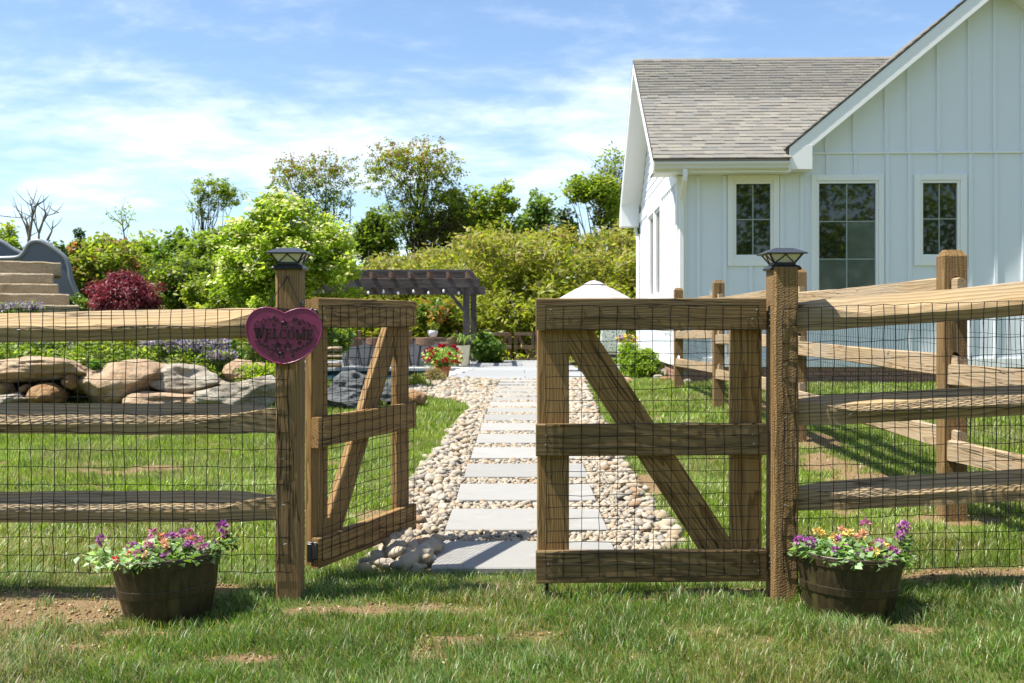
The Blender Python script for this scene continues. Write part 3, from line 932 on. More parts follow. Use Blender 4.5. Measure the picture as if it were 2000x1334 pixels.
# ------------------------------------------------------------------ house
HX, HY = 2.76, 17.0
HG = 0.10
house = thing('house', (HX, HY, HG), 'white board-and-batten house with grey shingle roof and front gable', 'house', rz=R(-2.1))
HM = WM[house.name] @ Matrix.Translation((0, 0, -HG))
def hb(name, mat, mb, bevel=0, parent=None, o=None):
    """house-local points (u along facade, v depth, z height above datum)"""
    o = Vector(o) if o is not None else Vector()
    me = mb.mesh(name, o, bevel)
    return mk(name, me, mat, parent or house, HM @ Matrix.Translation(o))
ZS, ZE = 0.475, 3.74                # bottom of siding, soffit
GU0, GU1, GPK = 2.13, 8.27, 5.20    # gable section, peak
GP = 0.832                          # gable pitch
ZG0 = 4.05                          # wall height at gable edge
DEP = 7.1
wins = [('casement_window', 0.81, 1.66, 2.145, 3.65, 0.955, 1.516, 2.332, 3.505, 2, 2),
        ('tall_window', 2.185, 3.365, 1.47, 3.65, 2.312, 3.238, 1.635, 3.505, 2, 3),
        ('casement_window', 3.86, 4.71, 2.145, 3.65, 4.005, 4.560, 2.332, 3.505, 2, 2)]
# front wall pieces round the openings
m = MB()
us = sorted({0.0, 8.27} | {w[i] for w in wins for i in (5, 6)})
for u0, u1 in zip(us[:-1], us[1:]):
    hole = [w for w in wins if abs(w[5] - u0) < 1e-6]
    if hole:
        w = hole[0]
        m.box((u0, 0, ZS), (u1, 0.12, w[7])); m.box((u0, 0, w[8]), (u1, 0.12, ZE))
    else:
        m.box((u0, 0, ZS), (u1, 0.12, ZE))
m.prism([(GU0 - 0.1, 0, ZE), (GU1, 0, ZE), (GU1, 0, ZG0 + 0.085), (GPK, 0, ZG0 + 0.085 + GP * (GPK - GU0)), (GU0 - 0.1, 0, ZG0 + 0.002)], (0, 0.12, 0))
hb('front_wall', 'white_paint', m)
lw = (2.55, 4.85, 1.74, 3.45)      # side window v0 v1 z0 z1
m = MB()
m.box((0, 0.12, ZS), (0.12, lw[0], ZE)); m.box((0, lw[1], ZS), (0.12, DEP, ZE))
m.box((0, lw[0], ZS), (0.12, lw[1], lw[2])); m.box((0, lw[0], lw[3]), (0.12, lw[1], ZE))
hb('side_wall', 'white_paint', m)
m = MB(); m.box((0.12, DEP - 0.12, ZS), (8.27, DEP, ZE)); m.box((8.15, 0.12, ZS), (8.27, DEP - 0.12, ZE))
hb('rear_wall', 'white_paint', m)
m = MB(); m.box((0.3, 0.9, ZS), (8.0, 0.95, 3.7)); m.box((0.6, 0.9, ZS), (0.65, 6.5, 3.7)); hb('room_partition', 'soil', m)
# gable end of the left wing with lap siding
RV, RZ = 3.55, 6.47
PITCH = (RZ - 3.86) / (RV + 0.40)
def roofz(v):
    return 3.86 + PITCH * (v + 0.40) if v <= RV else 3.86 + PITCH * (2 * RV + 0.40 - v)
m = MB(); m.prism([(0.03, 0, ZE), (0.03, DEP, ZE), (0.03, RV, roofz(RV) - 0.2)], (0.09, 0, 0)); hb('gable_backing', 'white_paint', m)
z = ZE + 0.02
while z < RZ - 0.35:
    v0 = max(0, (z - 3.70) / PITCH - 0.30)
    m = MB(); m.prism([(0.022, v0, z), (-0.004, v0, z), (0.012, v0, z + 0.165), (0.022, v0, z + 0.165)], (0, DEP - 2 * v0, 0))
    hb('lap_siding_board', 'batten_paint', m); z += 0.168
m = MB(); m.box((-0.03, -0.02, ZE - 0.19), (-0.001, DEP, ZE + 0.02)); hb('frieze_board', 'trim_paint', m, 0.003)
# battens
BW = 0.062
def clear(u, z0, z1):
    segs = [(z0, z1)]
    for w in wins:
        if w[1] - 0.04 < u < w[2] + 0.04:
            segs = [s for a, c in segs for s in ((a, min(c, w[3])), (max(a, w[4]), c)) if s[1] - s[0] > 0.06]
    return segs
i = 0
for u in [0.33, 0.765, 1.19, 1.70, 2.03, 2.452, 2.905, 3.362 + 0.06, 3.805 - 0.02, 4.27, 4.73 + 0.04, 5.18, 5.63, 6.08, 6.53, 6.98, 7.43, 7.88]:
    top = ZE - 0.10 if u < GU0 else 3.985
    for a, c in clear(u, ZS + 0.16, top):
        m = MB(); m.box((u - BW / 2, -0.026, a + 0.002), (u + BW / 2, -0.001, c - 0.002)); hb('batten', 'batten_paint', m, 0.003, o=(u, 0, a))
    if u > GU0:
        zt = ZG0 + GP * min(u - GU0, GU1 - u) - 0.05
        if zt > 4.1:
            m = MB(); m.box((u - BW / 2 - 0.02, -0.026, 4.022), (u + BW / 2 - 0.02, -0.001, zt)); hb('batten', 'batten_paint', m, 0.003, o=(u, 0, 4))
m = MB(); m.box((GU0, -0.034, 3.988), (GU1, -0.002, 4.018)); hb('band_trim', 'trim_paint', m, 0.003)
m = MB(); m.box((0.14, -0.026, ZS), (8.27, -0.001, ZS + 0.155)); hb('water_table', 'trim_paint', m, 0.004)
m = MB(); m.box((-0.03, 0.14, ZS), (-0.001, DEP, ZS + 0.155)); hb('water_table', 'trim_paint', m, 0.004)
v = 0.42
while v < DEP - 0.1:
    if lw[0] - 0.16 < v < lw[1] + 0.16:
        segs = [(ZS + 0.16, lw[2] - 0.14)]
    else:
        segs = [(ZS + 0.16, ZE - 0.195)]
    for a, c in segs:
        m = MB(); m.box((-0.022, v - BW / 2, a), (-0.001, v + BW / 2, c)); hb('batten', 'batten_paint', m, 0.003, o=(0, v, a))
    v += 0.27
m = MB(); m.box((-0.032, -0.032, ZS - 0.002), (0.135, -0.001, ZE - 0.1)); m.box((-0.032, -0.001, ZS - 0.002), (-0.001, 0.135, ZE - 0.21)); hb('corner_board', 'trim_paint', m, 0.003)
def window(name, u0, u1, z0, z1, g0, g1, h0, h1, nx, ny, blind):
    m = MB()
    t = (-0.030, -0.001)
    m.box((u0, t[0], z0), (g0 - 0.045, t[1], z1)); m.box((g1 + 0.045, t[0], z0), (u1, t[1], z1))
    m.box((g0 - 0.044, t[0], h1 + 0.045), (g1 + 0.044, t[1], z1)); m.box((g0 - 0.044, t[0], z0), (g1 + 0.044, t[1], h0 - 0.045))
    wo = hb(name, 'trim_paint', m, 0.004, o=((u0 + u1) / 2, 0, z0))
    m = MB()
    m.box((g0 - 0.044, -0.012, h0 - 0.044), (g0, 0.06, h1 + 0.044)); m.box((g1, -0.012, h0 - 0.044), (g1 + 0.044, 0.06, h1 + 0.044))
    m.box((g0, -0.012, h1), (g1, 0.06, h1 + 0.044)); m.box((g0, -0.012, h0 - 0.044), (g1, 0.06, h0))
    hb('sash', 'trim_paint', m, 0.003, wo)
    for i in range(nx):
        for j in range(ny):
            a, c = g0 + (g1 - g0) * i / nx, g0 + (g1 - g0) * (i + 1) / nx
            d, e = h0 + (h1 - h0) * j / ny, h0 + (h1 - h0) * (j + 1) / ny
            m = MB(); tl = random.uniform(-0.003, 0.003)
            m.prism([(a + 0.001, 0.045, d + 0.001), (c - 0.001, 0.045 + tl, d + 0.001), (c - 0.001, 0.045 + tl, e - 0.001), (a + 0.001, 0.045, e - 0.001)], (0, 0.006, 0))
            hb('pane', 'window_blind' if (i, j) in blind else 'window_glass', m, 0, wo)
    for i in range(1, nx):
        c = g0 + (g1 - g0) * i / nx
        m = MB(); m.box((c - 0.010, 0.034, h0), (c + 0.010, 0.044, h1)); hb('muntin', 'muntin_paint', m, 0, wo)
    for j in range(1, ny):
        c = h0 + (h1 - h0) * j / ny
        m = MB(); m.box((g0, 0.030, c - 0.009), (g1, 0.0395, c + 0.009)); hb('muntin', 'muntin_paint', m, 0, wo)
window(*wins[0], blind=())
window(*wins[1], blind=((0, 0), (1, 0), (1, 1)))
window(*wins[2], blind=())
# side window pair
m = MB(); v0, v1, z0, z1 = lw
for a, c in ((v0 - 0.13, v0), (v1, v1 + 0.13), ((v0 + v1) / 2 - 0.06, (v0 + v1) / 2 + 0.06)):
    m.box((-0.034, a, z0 - 0.0), (-0.001, c, z1))
m.box((-0.034, v0 - 0.13, z1), (-0.001, v1 + 0.13, z1 + 0.13)); m.box((-0.034, v0 - 0.13, z0 - 0.13), (-0.001, v1 + 0.13, z0))
sw = hb('side_window', 'trim_paint', m, 0.004, o=(0, v0, z0))
vm = (v0 + v1) / 2
for a, c in ((v0, vm - 0.06), (vm + 0.06, v1)):
    m = MB(); m.box((0.04, a, z0), (0.05, c, z1)); hb('pane', 'window_glass', m, 0, sw)
    m = MB(); m.box((0.0, a, z0), (0.06, a + 0.05, z1)); m.box((0.0, c - 0.05, z0), (0.06, c, z1)); m.box((0.0, a + 0.05, z0), (0.06, c - 0.05, z0 + 0.05)); m.box((0.0, a + 0.05, z1 - 0.05), (0.06, c - 0.05, z1))
    hb('sash', 'trim_paint', m, 0.003, sw)
# vent louvre on the side wall
m = MB()
for i in range(5):
    m.box((-0.03, 1.0 + i * 0.17, 1.02), (-0.002, 1.09 + i * 0.17, 1.09))
hb('vent_louvre', 'gutter_paint', m)
# brick foundation
m = MB(); m.box((0.03, 0.03, -0.4), (8.2, 0.2, ZS - 0.001)); m.box((0.03, 0.2, -0.4), (0.2, DEP, ZS - 0.001)); fo = hb('foundation', 'mortar', m)
bme = MB(); bme.box((-0.098, -0.012, 0), (0.098, 0.02, 0.058)); bme = bme.mesh('brick', bevel=0.004); bme.materials.append(MATS['brick'])
for j in range(6):
    z = ZS - 0.070 * (j + 1)
    n0 = 27
    for i in range(n0):
        u = 0.14 + i * 0.208 + (0.104 if j % 2 else 0)
        o = bpy.data.objects.new('brick', bme); fin(o, fo, HM @ Matrix.Translation((u, 0.018 + random.uniform(-0.003, 0.003), z)))
    for i in range(9):
        v = 0.14 + i * 0.208 + (0.104 if j % 2 else 0)
        o = bpy.data.objects.new('brick', bme); fin(o, fo, HM @ Matrix.Translation((0.018 + random.uniform(-0.003, 0.003), v, z)) @ Matrix.Rotation(R(-90), 4, 'Z'))
# left wing roof
U0, U1, UF = -0.44, 5.3, 1.72
roof = MB()
th = 0.13
rv0 = 0.14; rz0 = roofz(rv0)
roof.prism([(U0, -0.40, 3.86), (U0, rv0, rz0), (U0, rv0, rz0 - th), (U0, -0.40, 3.86 - th)], (UF - U0, 0, 0))
roof.prism([(U0, rv0, rz0), (U0, RV, RZ), (U0, RV, RZ - th), (U0, rv0, rz0 - th)], (U1 - U0, 0, 0))
roof.prism([(U0, RV, RZ), (U0, 2 * RV + 0.40, 3.86), (U0, 2 * RV + 0.40, 3.86 - th), (U0, RV, RZ - th)], (U1 - U0, 0, 0))
ro = hb('roof', 'roof_deck', roof)
m = MB()
m.prism([(U0 - 0.002, -0.42, 3.862), (U0 - 0.002, RV, RZ + 0.012), (U0 - 0.002, 2 * RV + 0.42, 3.862), (U0 - 0.002, 2 * RV + 0.42, 3.838), (U0 - 0.002, RV, RZ - 0.018), (U0 - 0.002, -0.42, 3.838)], (-0.02, 0, 0))
hb('drip_edge', 'drip_edge', m, 0, ro)
for s0, s1 in ((0, 1), (1, 2)):
    pa = (-0.40, 3.84) if s0 == 0 else (RV, RZ - 0.02); pc = (RV, RZ - 0.02) if s0 == 0 else (2 * RV + 0.40, 3.84)
    m = MB(); m.prism([(U0 - 0.018, pa[0], pa[1]), (U0 - 0.018, pc[0], pc[1]), (U0 - 0.018, pc[0], pc[1] - 0.21), (U0 - 0.018, pa[0], pa[1] - 0.21)], (0.03, 0, 0)); hb('rake_board', 'trim_paint', m, 0.003, ro)
    m = MB(); m.prism([(U0 + 0.012, pa[0], pa[1] - 0.12), (U0 + 0.012, pc[0], pc[1] - 0.12), (U0 + 0.012, pc[0], pc[1] - 0.15), (U0 + 0.012, pa[0], pa[1] - 0.15)], (-U0 - 0.014, 0, 0)); hb('soffit', 'soffit_paint', m, 0, ro)
# rear eave return box, front eave return, soffit
m = MB(); m.prism([(U0 - 0.02, DEP - 0.05, 3.47), (U0 - 0.02, 2 * RV + 0.42, 3.47), (U0 - 0.02, 2 * RV + 0.42, 3.80), (U0 - 0.02, DEP - 0.05, 4.05)], (-U0 + 0.02 - 0.04, 0, 0)); hb('eave_return', 'trim_paint', m, 0.004, ro)
m = MB(); m.box((U0, -0.38, 3.655), (GU0 - 0.35, -0.002, 3.685)); hb('soffit', 'soffit_paint', m, 0, ro)
m = MB(); m.box((U0 + 0.001, -0.405, 3.64), (GU0 - 0.38, -0.381, 3.80)); hb('fascia', 'trim_paint', m, 0.003, ro)
m = MB(); m.box((U0 - 0.02, -0.38, 3.64), (-0.04, 0.16, 3.70)); m.prism([(U0 - 0.021, -0.40, 3.64), (U0 - 0.021, 0.16, 3.64), (U0 - 0.021, 0.10, 3.80), (U0 - 0.021, -0.40, 3.80)], (0.03, 0, 0)); hb('eave_return', 'trim_paint', m, 0.003, ro)
gut = MB()
prof = [(-0.407, 3.795), (-0.407, 3.685), (-0.455, 3.680), (-0.490, 3.70), (-0.500, 3.735), (-0.525, 3.765), (-0.530, 3.800), (-0.520, 3.800), (-0.514, 3.772), (-0.490, 3.742), (-0.480, 3.705), (-0.452, 3.690), (-0.417, 3.695), (-0.417, 3.795)]
gut.prism([(U0 - 0.01, a, c) for a, c in prof], (GU0 - 0.40 - U0, 0, 0))
gt = hb('gutter', 'gutter_paint', gut, 0, house)
ds = MB()
def rect_pipe(m, pts, w=0.075, d=0.055):
    rings = []
    for p in pts:
        p = Vector(p); rings.append([p + Vector((-w / 2, -d / 2, 0)), p + Vector((w / 2, -d / 2, 0)), p + Vector((w / 2, d / 2, 0)), p + Vector((-w / 2, d / 2, 0))])
    m.loft(rings)
rect_pipe(ds, [(0.055, -0.455, 3.69), (0.055, -0.455, 3.58), (0.052, -0.43, 3.50), (0.048, -0.09, 3.24), (0.045, -0.066, 3.16), (0.045, -0.066, 0.62), (0.045, -0.085, 0.5)])
hb('downspout', 'trim_paint', ds, 0.006)
ds = MB(); rect_pipe(ds, [(-0.09, DEP + 0.30, 3.6), (-0.09, DEP + 0.25, 3.4), (-0.07, DEP - 0.05, 3.2), (-0.065, DEP - 0.08, 3.1), (-0.065, DEP - 0.08, 0.4)]); hb('downspout', 'trim_paint', ds, 0.006)
# shingles on the visible slope
SL = math.hypot(RV + 0.40, RZ - 3.86); ang = math.atan2(RZ - 3.86, RV + 0.40)
sme = MB(); E = 0.1385
sme.add([(0, 0, 0.017), (1, 0, 0.017), (1, E + 0.03, 0.006), (0, E + 0.03, 0.006), (0, 0, 0.001), (1, 0, 0.001)], [(0, 1, 2, 3), (4, 5, 1, 0), (4, 0, 3), (5, 2, 1)])
sme = sme.mesh('shingle'); sme.materials.append(MATS['shingle'])
RM = HM @ Matrix.Translation((0, -0.43, 3.862)) @ Matrix.Rotation(ang, 4, 'X')
cnt = 0; mv, ml, mr = [], [], []
nc = int((SL + 0.02) / E)
rgs = random.Random(3)
for j in range(nc):
    u = U0 - 0.01 - rgs.uniform(0, 0.2)
    while u < 4.6:
        w = rgs.choice((0.13, 0.17, 0.21, 0.26, 0.31))
        a, c = max(u, U0 - 0.012), u + w
        lim = 1.71 + (j * E * math.sin(ang)) / GP
        c0, c = c, min(c, lim + 0.06)
        if c - a > 0.02 and a < lim:
            jz = rgs.uniform(0, 0.008); jy = rgs.uniform(-0.004, 0.004)
            if cnt < 300:
                o = bpy.data.objects.new('shingle', sme); fin(o, ro, RM @ Matrix.Translation((a + 0.001, j * E + jy, jz)) @ Matrix.Diagonal((c - a - 0.002, 1, 1, 1)))
                cnt += 1
            else:
                k = len(mv) * 6
                mv.append([(a + 0.001, j * E + jy, jz + 0.017), (c - 0.001, j * E + jy, jz + 0.017), (c - 0.001, (j + 1) * E + 0.03, jz + 0.006), (a + 0.001, (j + 1) * E + 0.03, jz + 0.006), (a + 0.001, j * E + jy, 0.001), (c - 0.001, j * E + jy, 0.001)])
                ml.append([(k, k + 1, k + 2, k + 3), (k + 4, k + 5, k + 1, k)]); mr += [rgs.random()] * 6
        u = c0
me = np_mesh('shingles', np.array(mv).reshape(-1, 3), np.array(ml).ravel(), np.arange(len(ml) * 2) * 4, fattr={'rnd': np.array(mr)})
o = mk('upper_shingles', me, 'shingle_mass', ro, RM); o['kind'] = 'stuff'
u = U0 - 0.015; k = 0
while u < 5.3:
    m = MB(); m.prism([(u, RV - 0.13, RZ - 0.07), (u, RV, RZ + 0.034), (u, RV + 0.13, RZ - 0.07), (u, RV + 0.13, RZ - 0.085), (u, RV, RZ + 0.016), (u, RV - 0.13, RZ - 0.085)], (0.27, 0, 0)); hb('ridge_cap', 'shingle', m, 0, ro, o=(u, RV, RZ)); u += 0.272
# front gable roof
OV = -0.34
ZT = ZG0 + 0.335                     # roof plane height over the gable's left wall line
def gzr(u):
    return ZT + GP * (min(u, 2 * GPK - u) - GU0)
gl = 1.70; ge = 2 * GPK - gl
gr = MB()
gr.prism([(gl, OV, gzr(gl)), (GPK, OV, gzr(GPK)), (GPK, OV, gzr(GPK) - 0.1), (gl, OV, gzr(gl) - 0.1)], (0, 7.6, 0))
gr.prism([(GPK, OV, gzr(GPK)), (ge, OV, gzr(ge)), (ge, OV, gzr(ge) - 0.1), (GPK, OV, gzr(GPK) - 0.1)], (0, 7.6, 0))
gro = hb('gable_roof', 'roof_deck', gr)
m = MB(); m.prism([(gl - 0.02, OV - 0.03, gzr(gl) + 0.0), (GPK, OV - 0.03, gzr(GPK) + 0.022), (GPK, OV - 0.03, gzr(GPK) - 0.012), (gl - 0.02, OV - 0.03, gzr(gl) - 0.034)], (0, 0.05, 0)); hb('drip_edge', 'drip_edge', m, 0, gro)
# shingle butts along the rake seen as a ragged edge
for k in range(26):
    a = k / 26; u = gl + (GPK - gl) * a
    m = MB(); m.prism([(u - 0.02, OV - 0.04, gzr(u) + 0.02 + random.uniform(0, .008)), (u + 0.16, OV - 0.04, gzr(u + 0.16) + 0.012), (u + 0.16, OV - 0.04, gzr(u + 0.16)), (u - 0.02, OV - 0.04, gzr(u))], (0, 0.3, 0)); hb('rake_shingle', 'shingle', m, 0, gro, o=(u, OV, 4))
fw = 0.30
m = MB(); m.prism([(gl + 0.05, OV - 0.022, gzr(gl + 0.05) - 0.02), (GPK, OV - 0.022, gzr(GPK) - 0.02), (GPK, OV - 0.022, gzr(GPK) - 0.02 - fw), (gl + 0.05, OV - 0.022, gzr(gl + 0.05) - 0.02 - fw)], (0, 0.03, 0)); hb('rake_board', 'trim_paint', m, 0.004, gro)
m = MB(); m.prism([(ge - 0.05, OV - 0.022, gzr(ge - 0.05) - 0.02), (GPK + 0.001, OV - 0.022, gzr(GPK) - 0.02), (GPK + 0.001, OV - 0.022, gzr(GPK) - 0.02 - fw), (ge - 0.05, OV - 0.022, gzr(ge - 0.05) - 0.02 - fw)], (0, 0.03, 0)); hb('rake_board', 'trim_paint', m, 0.004, gro)
m = MB(); m.prism([(gl + 0.1, OV + 0.009, gzr(gl + 0.1) - 0.24), (GPK, OV + 0.009, gzr(GPK) - 0.24), (ge - 0.1, OV + 0.009, gzr(ge - 0.1) - 0.24), (ge - 0.1, OV + 0.009, gzr(ge - 0.1) - 0.26), (GPK, OV + 0.009, gzr(GPK) - 0.26), (gl + 0.1, OV + 0.009, gzr(gl + 0.1) - 0.26)], (0, 0.325, 0)); hb('soffit', 'soffit_paint', m, 0, gro)
m = MB(); m.prism([(1.745, OV - 0.024, 3.69), (2.115, OV - 0.024, 3.69), (2.115, OV - 0.024, 4.10), (1.745, OV - 0.024, gzr(1.745) - 0.03)], (0, 0.32, 0)); hb('eave_return', 'trim_paint', m, 0.004, gro)

# ------------------------------------------------------------------ fences and gates
def wire_net(name, p00, du, nu, su, nv, sv, parent, wob=0.006, r=0.0019, seed=1, up=Vector((0, 0, 1)), mesh_top=None):
    """welded wire: nu+1 uprights su apart along du, nv+1 line wires sv apart"""
    rg = np.random.default_rng(seed)
    du = Vector(du).normalized(); nrm = du.cross(up).normalized()
    U, Vv = nu * su, nv * sv
    jit = rg.normal(size=(nu + 1, nv + 1, 2)) * 0.0022
    lowU = np.cumsum(rg.normal(size=nu + 1)) * 0.0012
    m = MB(); pts = {}
    def node(i, j):
        if (i, j) not in pts:
            a = i * su + jit[i, j, 0] + wob * 0.5 * math.sin(j * 0.8 + i * 0.31 + seed) * 0.6 + lowU[i] * (1 - j / max(nv, 1))
            c = j * sv + jit[i, j, 1]
            d = wob * math.sin(i * 0.55 + seed) * math.sin(j * 0.6 + seed * 2)
            pts[(i, j)] = Vector(p00) + du * a + up * c + nrm * d
        return pts[(i, j)]
    for i in range(nu + 1):
        m.tube([node(i, j) for j in range(nv + 1)], r, 4)
    for j in range(nv + 1):
        m.tube([node(i, j) + nrm * -r * 1.3 for i in range(nu + 1)], r, 4)
    return m.build(name, 'wire_black', parent)
def post_box(name, x0, x1, y0, y1, zb, zt, mat, parent, cham=0.012, top=0.0):
    """square post, grain upright; local X runs up"""
    cx, cy = (x0 + x1) / 2, (y0 + y1) / 2; hx, hy = (x1 - x0) / 2, (y1 - y0) / 2
    M = Matrix(((0, 0, 1, cx), (0, 1, 0, cy), (1, 0, 0, (zb + zt) / 2), (0, 0, 0, 1)))
    M = Matrix(((0, 1, 0, cx), (0, 0, 1, cy), (1, 0, 0, (zb + zt) / 2), (0, 0, 0, 1)))
    L = zt - zb; m = MB(); rings = []
    ks = [0, .1, .2, .3, .4, .5, .6, .7, .8, .9, 1 - top / L] if top else [k / 10 for k in range(11)]
    for k in ks:
        j = lambda: random.uniform(-0.0015, 0.0015)
        c = cham
        rings.append([Vector((-L / 2 + L * k, sx * (hx - (c if q else 0)) + j(), sy * (hy - (0 if q else c)) + j()))
                      for sx, sy, q in ((-1, -1, 0), (-1, -1, 1), (1, -1, 1), (1, -1, 0), (1, 1, 0), (1, 1, 1), (-1, 1, 1), (-1, 1, 0))])
    if top:
        rings.append([Vector((L / 2, p.y * 0.55, p.z * 0.55)) for p in rings[-1]])
    m.loft(rings)
    return mk(name, m.mesh(name), mat, parent, M)
def staples(parent, pts):
    for p in pts:
        m = MB(); p = Vector(p); a = random.uniform(-0.6, 0.6)
        d = Vector((math.cos(a), 0, math.sin(a))) * 0.007
        m.tube([p - d + Vector((0, 0.006, 0)), p - d, p + d, p + d + Vector((0, 0.006, 0))], 0.0011, 4)
        m.build('staple', 'galvanised', parent)

FY = 4.45
lf = thing('split_rail_fence', (-1.0, FY, 0), 'split rail fence with black wire mesh left of the gate', 'fence', 'front fences')
post_box('gate_post', -1.031, -0.922, FY, FY + 0.12, -0.15, 1.452, 'post_pine', lf)
for i, (za, zb_) in enumerate(((1.170, 1.212), (0.783, 0.790), (0.396, 0.394))):
    split_rail('rail', (-3.1, FY + 0.06, za), (-0.985, FY + 0.055, zb_), 'split_rail', lf, 40 + i, h=(0.124, 0.118, 0.116)[i], end_a=False, n=34)
post_box('fence_post', -3.16, -3.04, FY, FY + 0.12, -0.15, 1.38, 'post_pine', lf, top=0.03)
wire_net('wire_mesh', (-2.954, FY - 0.006, 0.125), (1, 0, 0), 39, 0.0508, 15, 0.0762, lf, seed=3)
staples(lf, [(-2.14, FY - 0.012, 1.18), (-1.72, FY - 0.012, 1.185), (-1.27, FY - 0.012, 1.20), (-1.9, FY - 0.012, 0.80), (-1.4, FY - 0.012, 0.81), (-1.80, FY - 0.012, 0.41), (-1.0, FY - 0.012, 0.95), (-0.995, FY - 0.012, 0.62), (-0.99, FY - 0.012, 0.42), (-0.985, FY - 0.012, 0.25)])
m = MB()
rf = thing('split_rail_fence', (1.2, FY, 0), 'split rail fence with black wire mesh right of the gate', 'fence', 'front fences')
post_box('gate_post', 1.140, 1.247, FY, FY + 0.155, -0.15, 1.452, 'sawn_post', rf, cham=0.009)
for i, (za, zb_) in enumerate(((1.235, 1.345), (0.800, 0.895), (0.425, 0.525))):
    split_rail('rail', (1.2, FY + 0.07, za), (2.62, FY + 0.0, zb_), 'split_rail', rf, 60 + i, h=(0.134, 0.124, 0.118)[i], end_b=False, n=30, lean=(1.0, 1.15, 0.8)[i])
sl = (Vector((2.62, FY - 0.07, 1.345)) - Vector((1.2, FY, 1.235))).normalized()
wire_net('wire_mesh', (1.178, FY - 0.008, 0.13), Vector((1, -0.035, 0.03)), 27, 0.0535, 15, 0.0762, rf, seed=8)
staples(rf, [(1.185, FY - 0.014, z) for z in (1.26, 1.03, 0.80, 0.6, 0.42)] + [(1.45, FY - 0.03, 1.25), (1.78, FY - 0.04, 1.285), (1.46, FY - 0.03, 0.815), (1.8, FY - 0.04, 0.83)])

# side fence running back to the house, with slotted posts
SFX = 2.50
sf = thing('side_fence', (SFX, 5.8, 0.1), 'weathered split rail fence running back along the lawn to the house', 'fence')
SY = [(5.8, 2.49, 0.12), (9.1, 2.54, 0.19), (12.35, 2.49, 0.22), (15.5, 2.52, 0.235)]
SLOT = [(0.335, 0.490), (0.750, 0.925), (1.185, 1.350)]
def slotted_post(x, y, z, H=1.5, w=0.128, d=0.11, sl=0.062):
    """flat post with three through slots; local X runs up"""
    M = Matrix(((0, 1, 0, x), (0, 0, 1, y), (1, 0, 0, z), (0, 0, 0, 1)))
    m = MB()
    def bx(a, c, y0, y1):
        m.box((a, y0, -d / 2), (c, y1, d / 2))
    prev = -0.25
    for a, c in SLOT:
        bx(prev, a, -w / 2, w / 2); bx(a, c, -w / 2, -sl / 2); bx(a, c, sl / 2, w / 2)
        for s in (-1, 1):     # rounded slot ends
            m.add([(a, s * sl / 2, -d / 2), (a, s * sl * 0.12, -d / 2), (a + 0.03, s * sl / 2, -d / 2), (a, s * sl / 2, d / 2), (a, s * sl * 0.12, d / 2), (a + 0.03, s * sl / 2, d / 2)], [(0, 1, 2), (5, 4, 3), (1, 4, 5, 2)])
            m.add([(c, s * sl / 2, -d / 2), (c, s * sl * 0.12, -d / 2), (c - 0.03, s * sl / 2, -d / 2), (c, s * sl / 2, d / 2), (c, s * sl * 0.12, d / 2), (c - 0.03, s * sl / 2, d / 2)], [(0, 1, 2), (5, 4, 3), (1, 4, 5, 2)])
        prev = c
    bx(prev, H - 0.035, -w / 2, w / 2)
    hw, hd = w / 2, d / 2
    m.loft([[Vector((H - 0.035, sx * hw, sy * hd)) for sx, sy in ((-1, -1), (1, -1), (1, 1), (-1, 1))], [Vector((H, sx * (hw - 0.02), sy * (hd - 0.03))) for sx, sy in ((-1, -1), (1, -1), (1, 1), (-1, 1))]])
    return mk('fence_post', m.mesh('fence_post'), 'sawn_post', sf, M)
for y, x, z in SY:
    slotted_post(x, y, z)
ends = [(3.0, 2.60, 0.09)] + SY
zs = (0.405, 0.825, 1.255)
for k, ((y0, x0, z0), (y1, x1, z1)) in enumerate(zip(ends[:-1], ends[1:])):
    for i, zc in enumerate(zs):
        split_rail('rail', (x1 - 0.005, y1 + 0.12, z1 + zc - 0.035), (x0 + 0.008, y0 - 0.12, z0 + zc + 0.03), 'weathered_rail', sf, 80 + k * 3 + i, h=0.115, n=30, flip=True)
wire_net('wire_mesh', (SFX + 0.075, 3.0, 0.13), (0, 1, 0.012), 245, 0.0508, 15, 0.0762, sf, seed=12, r=0.0014)

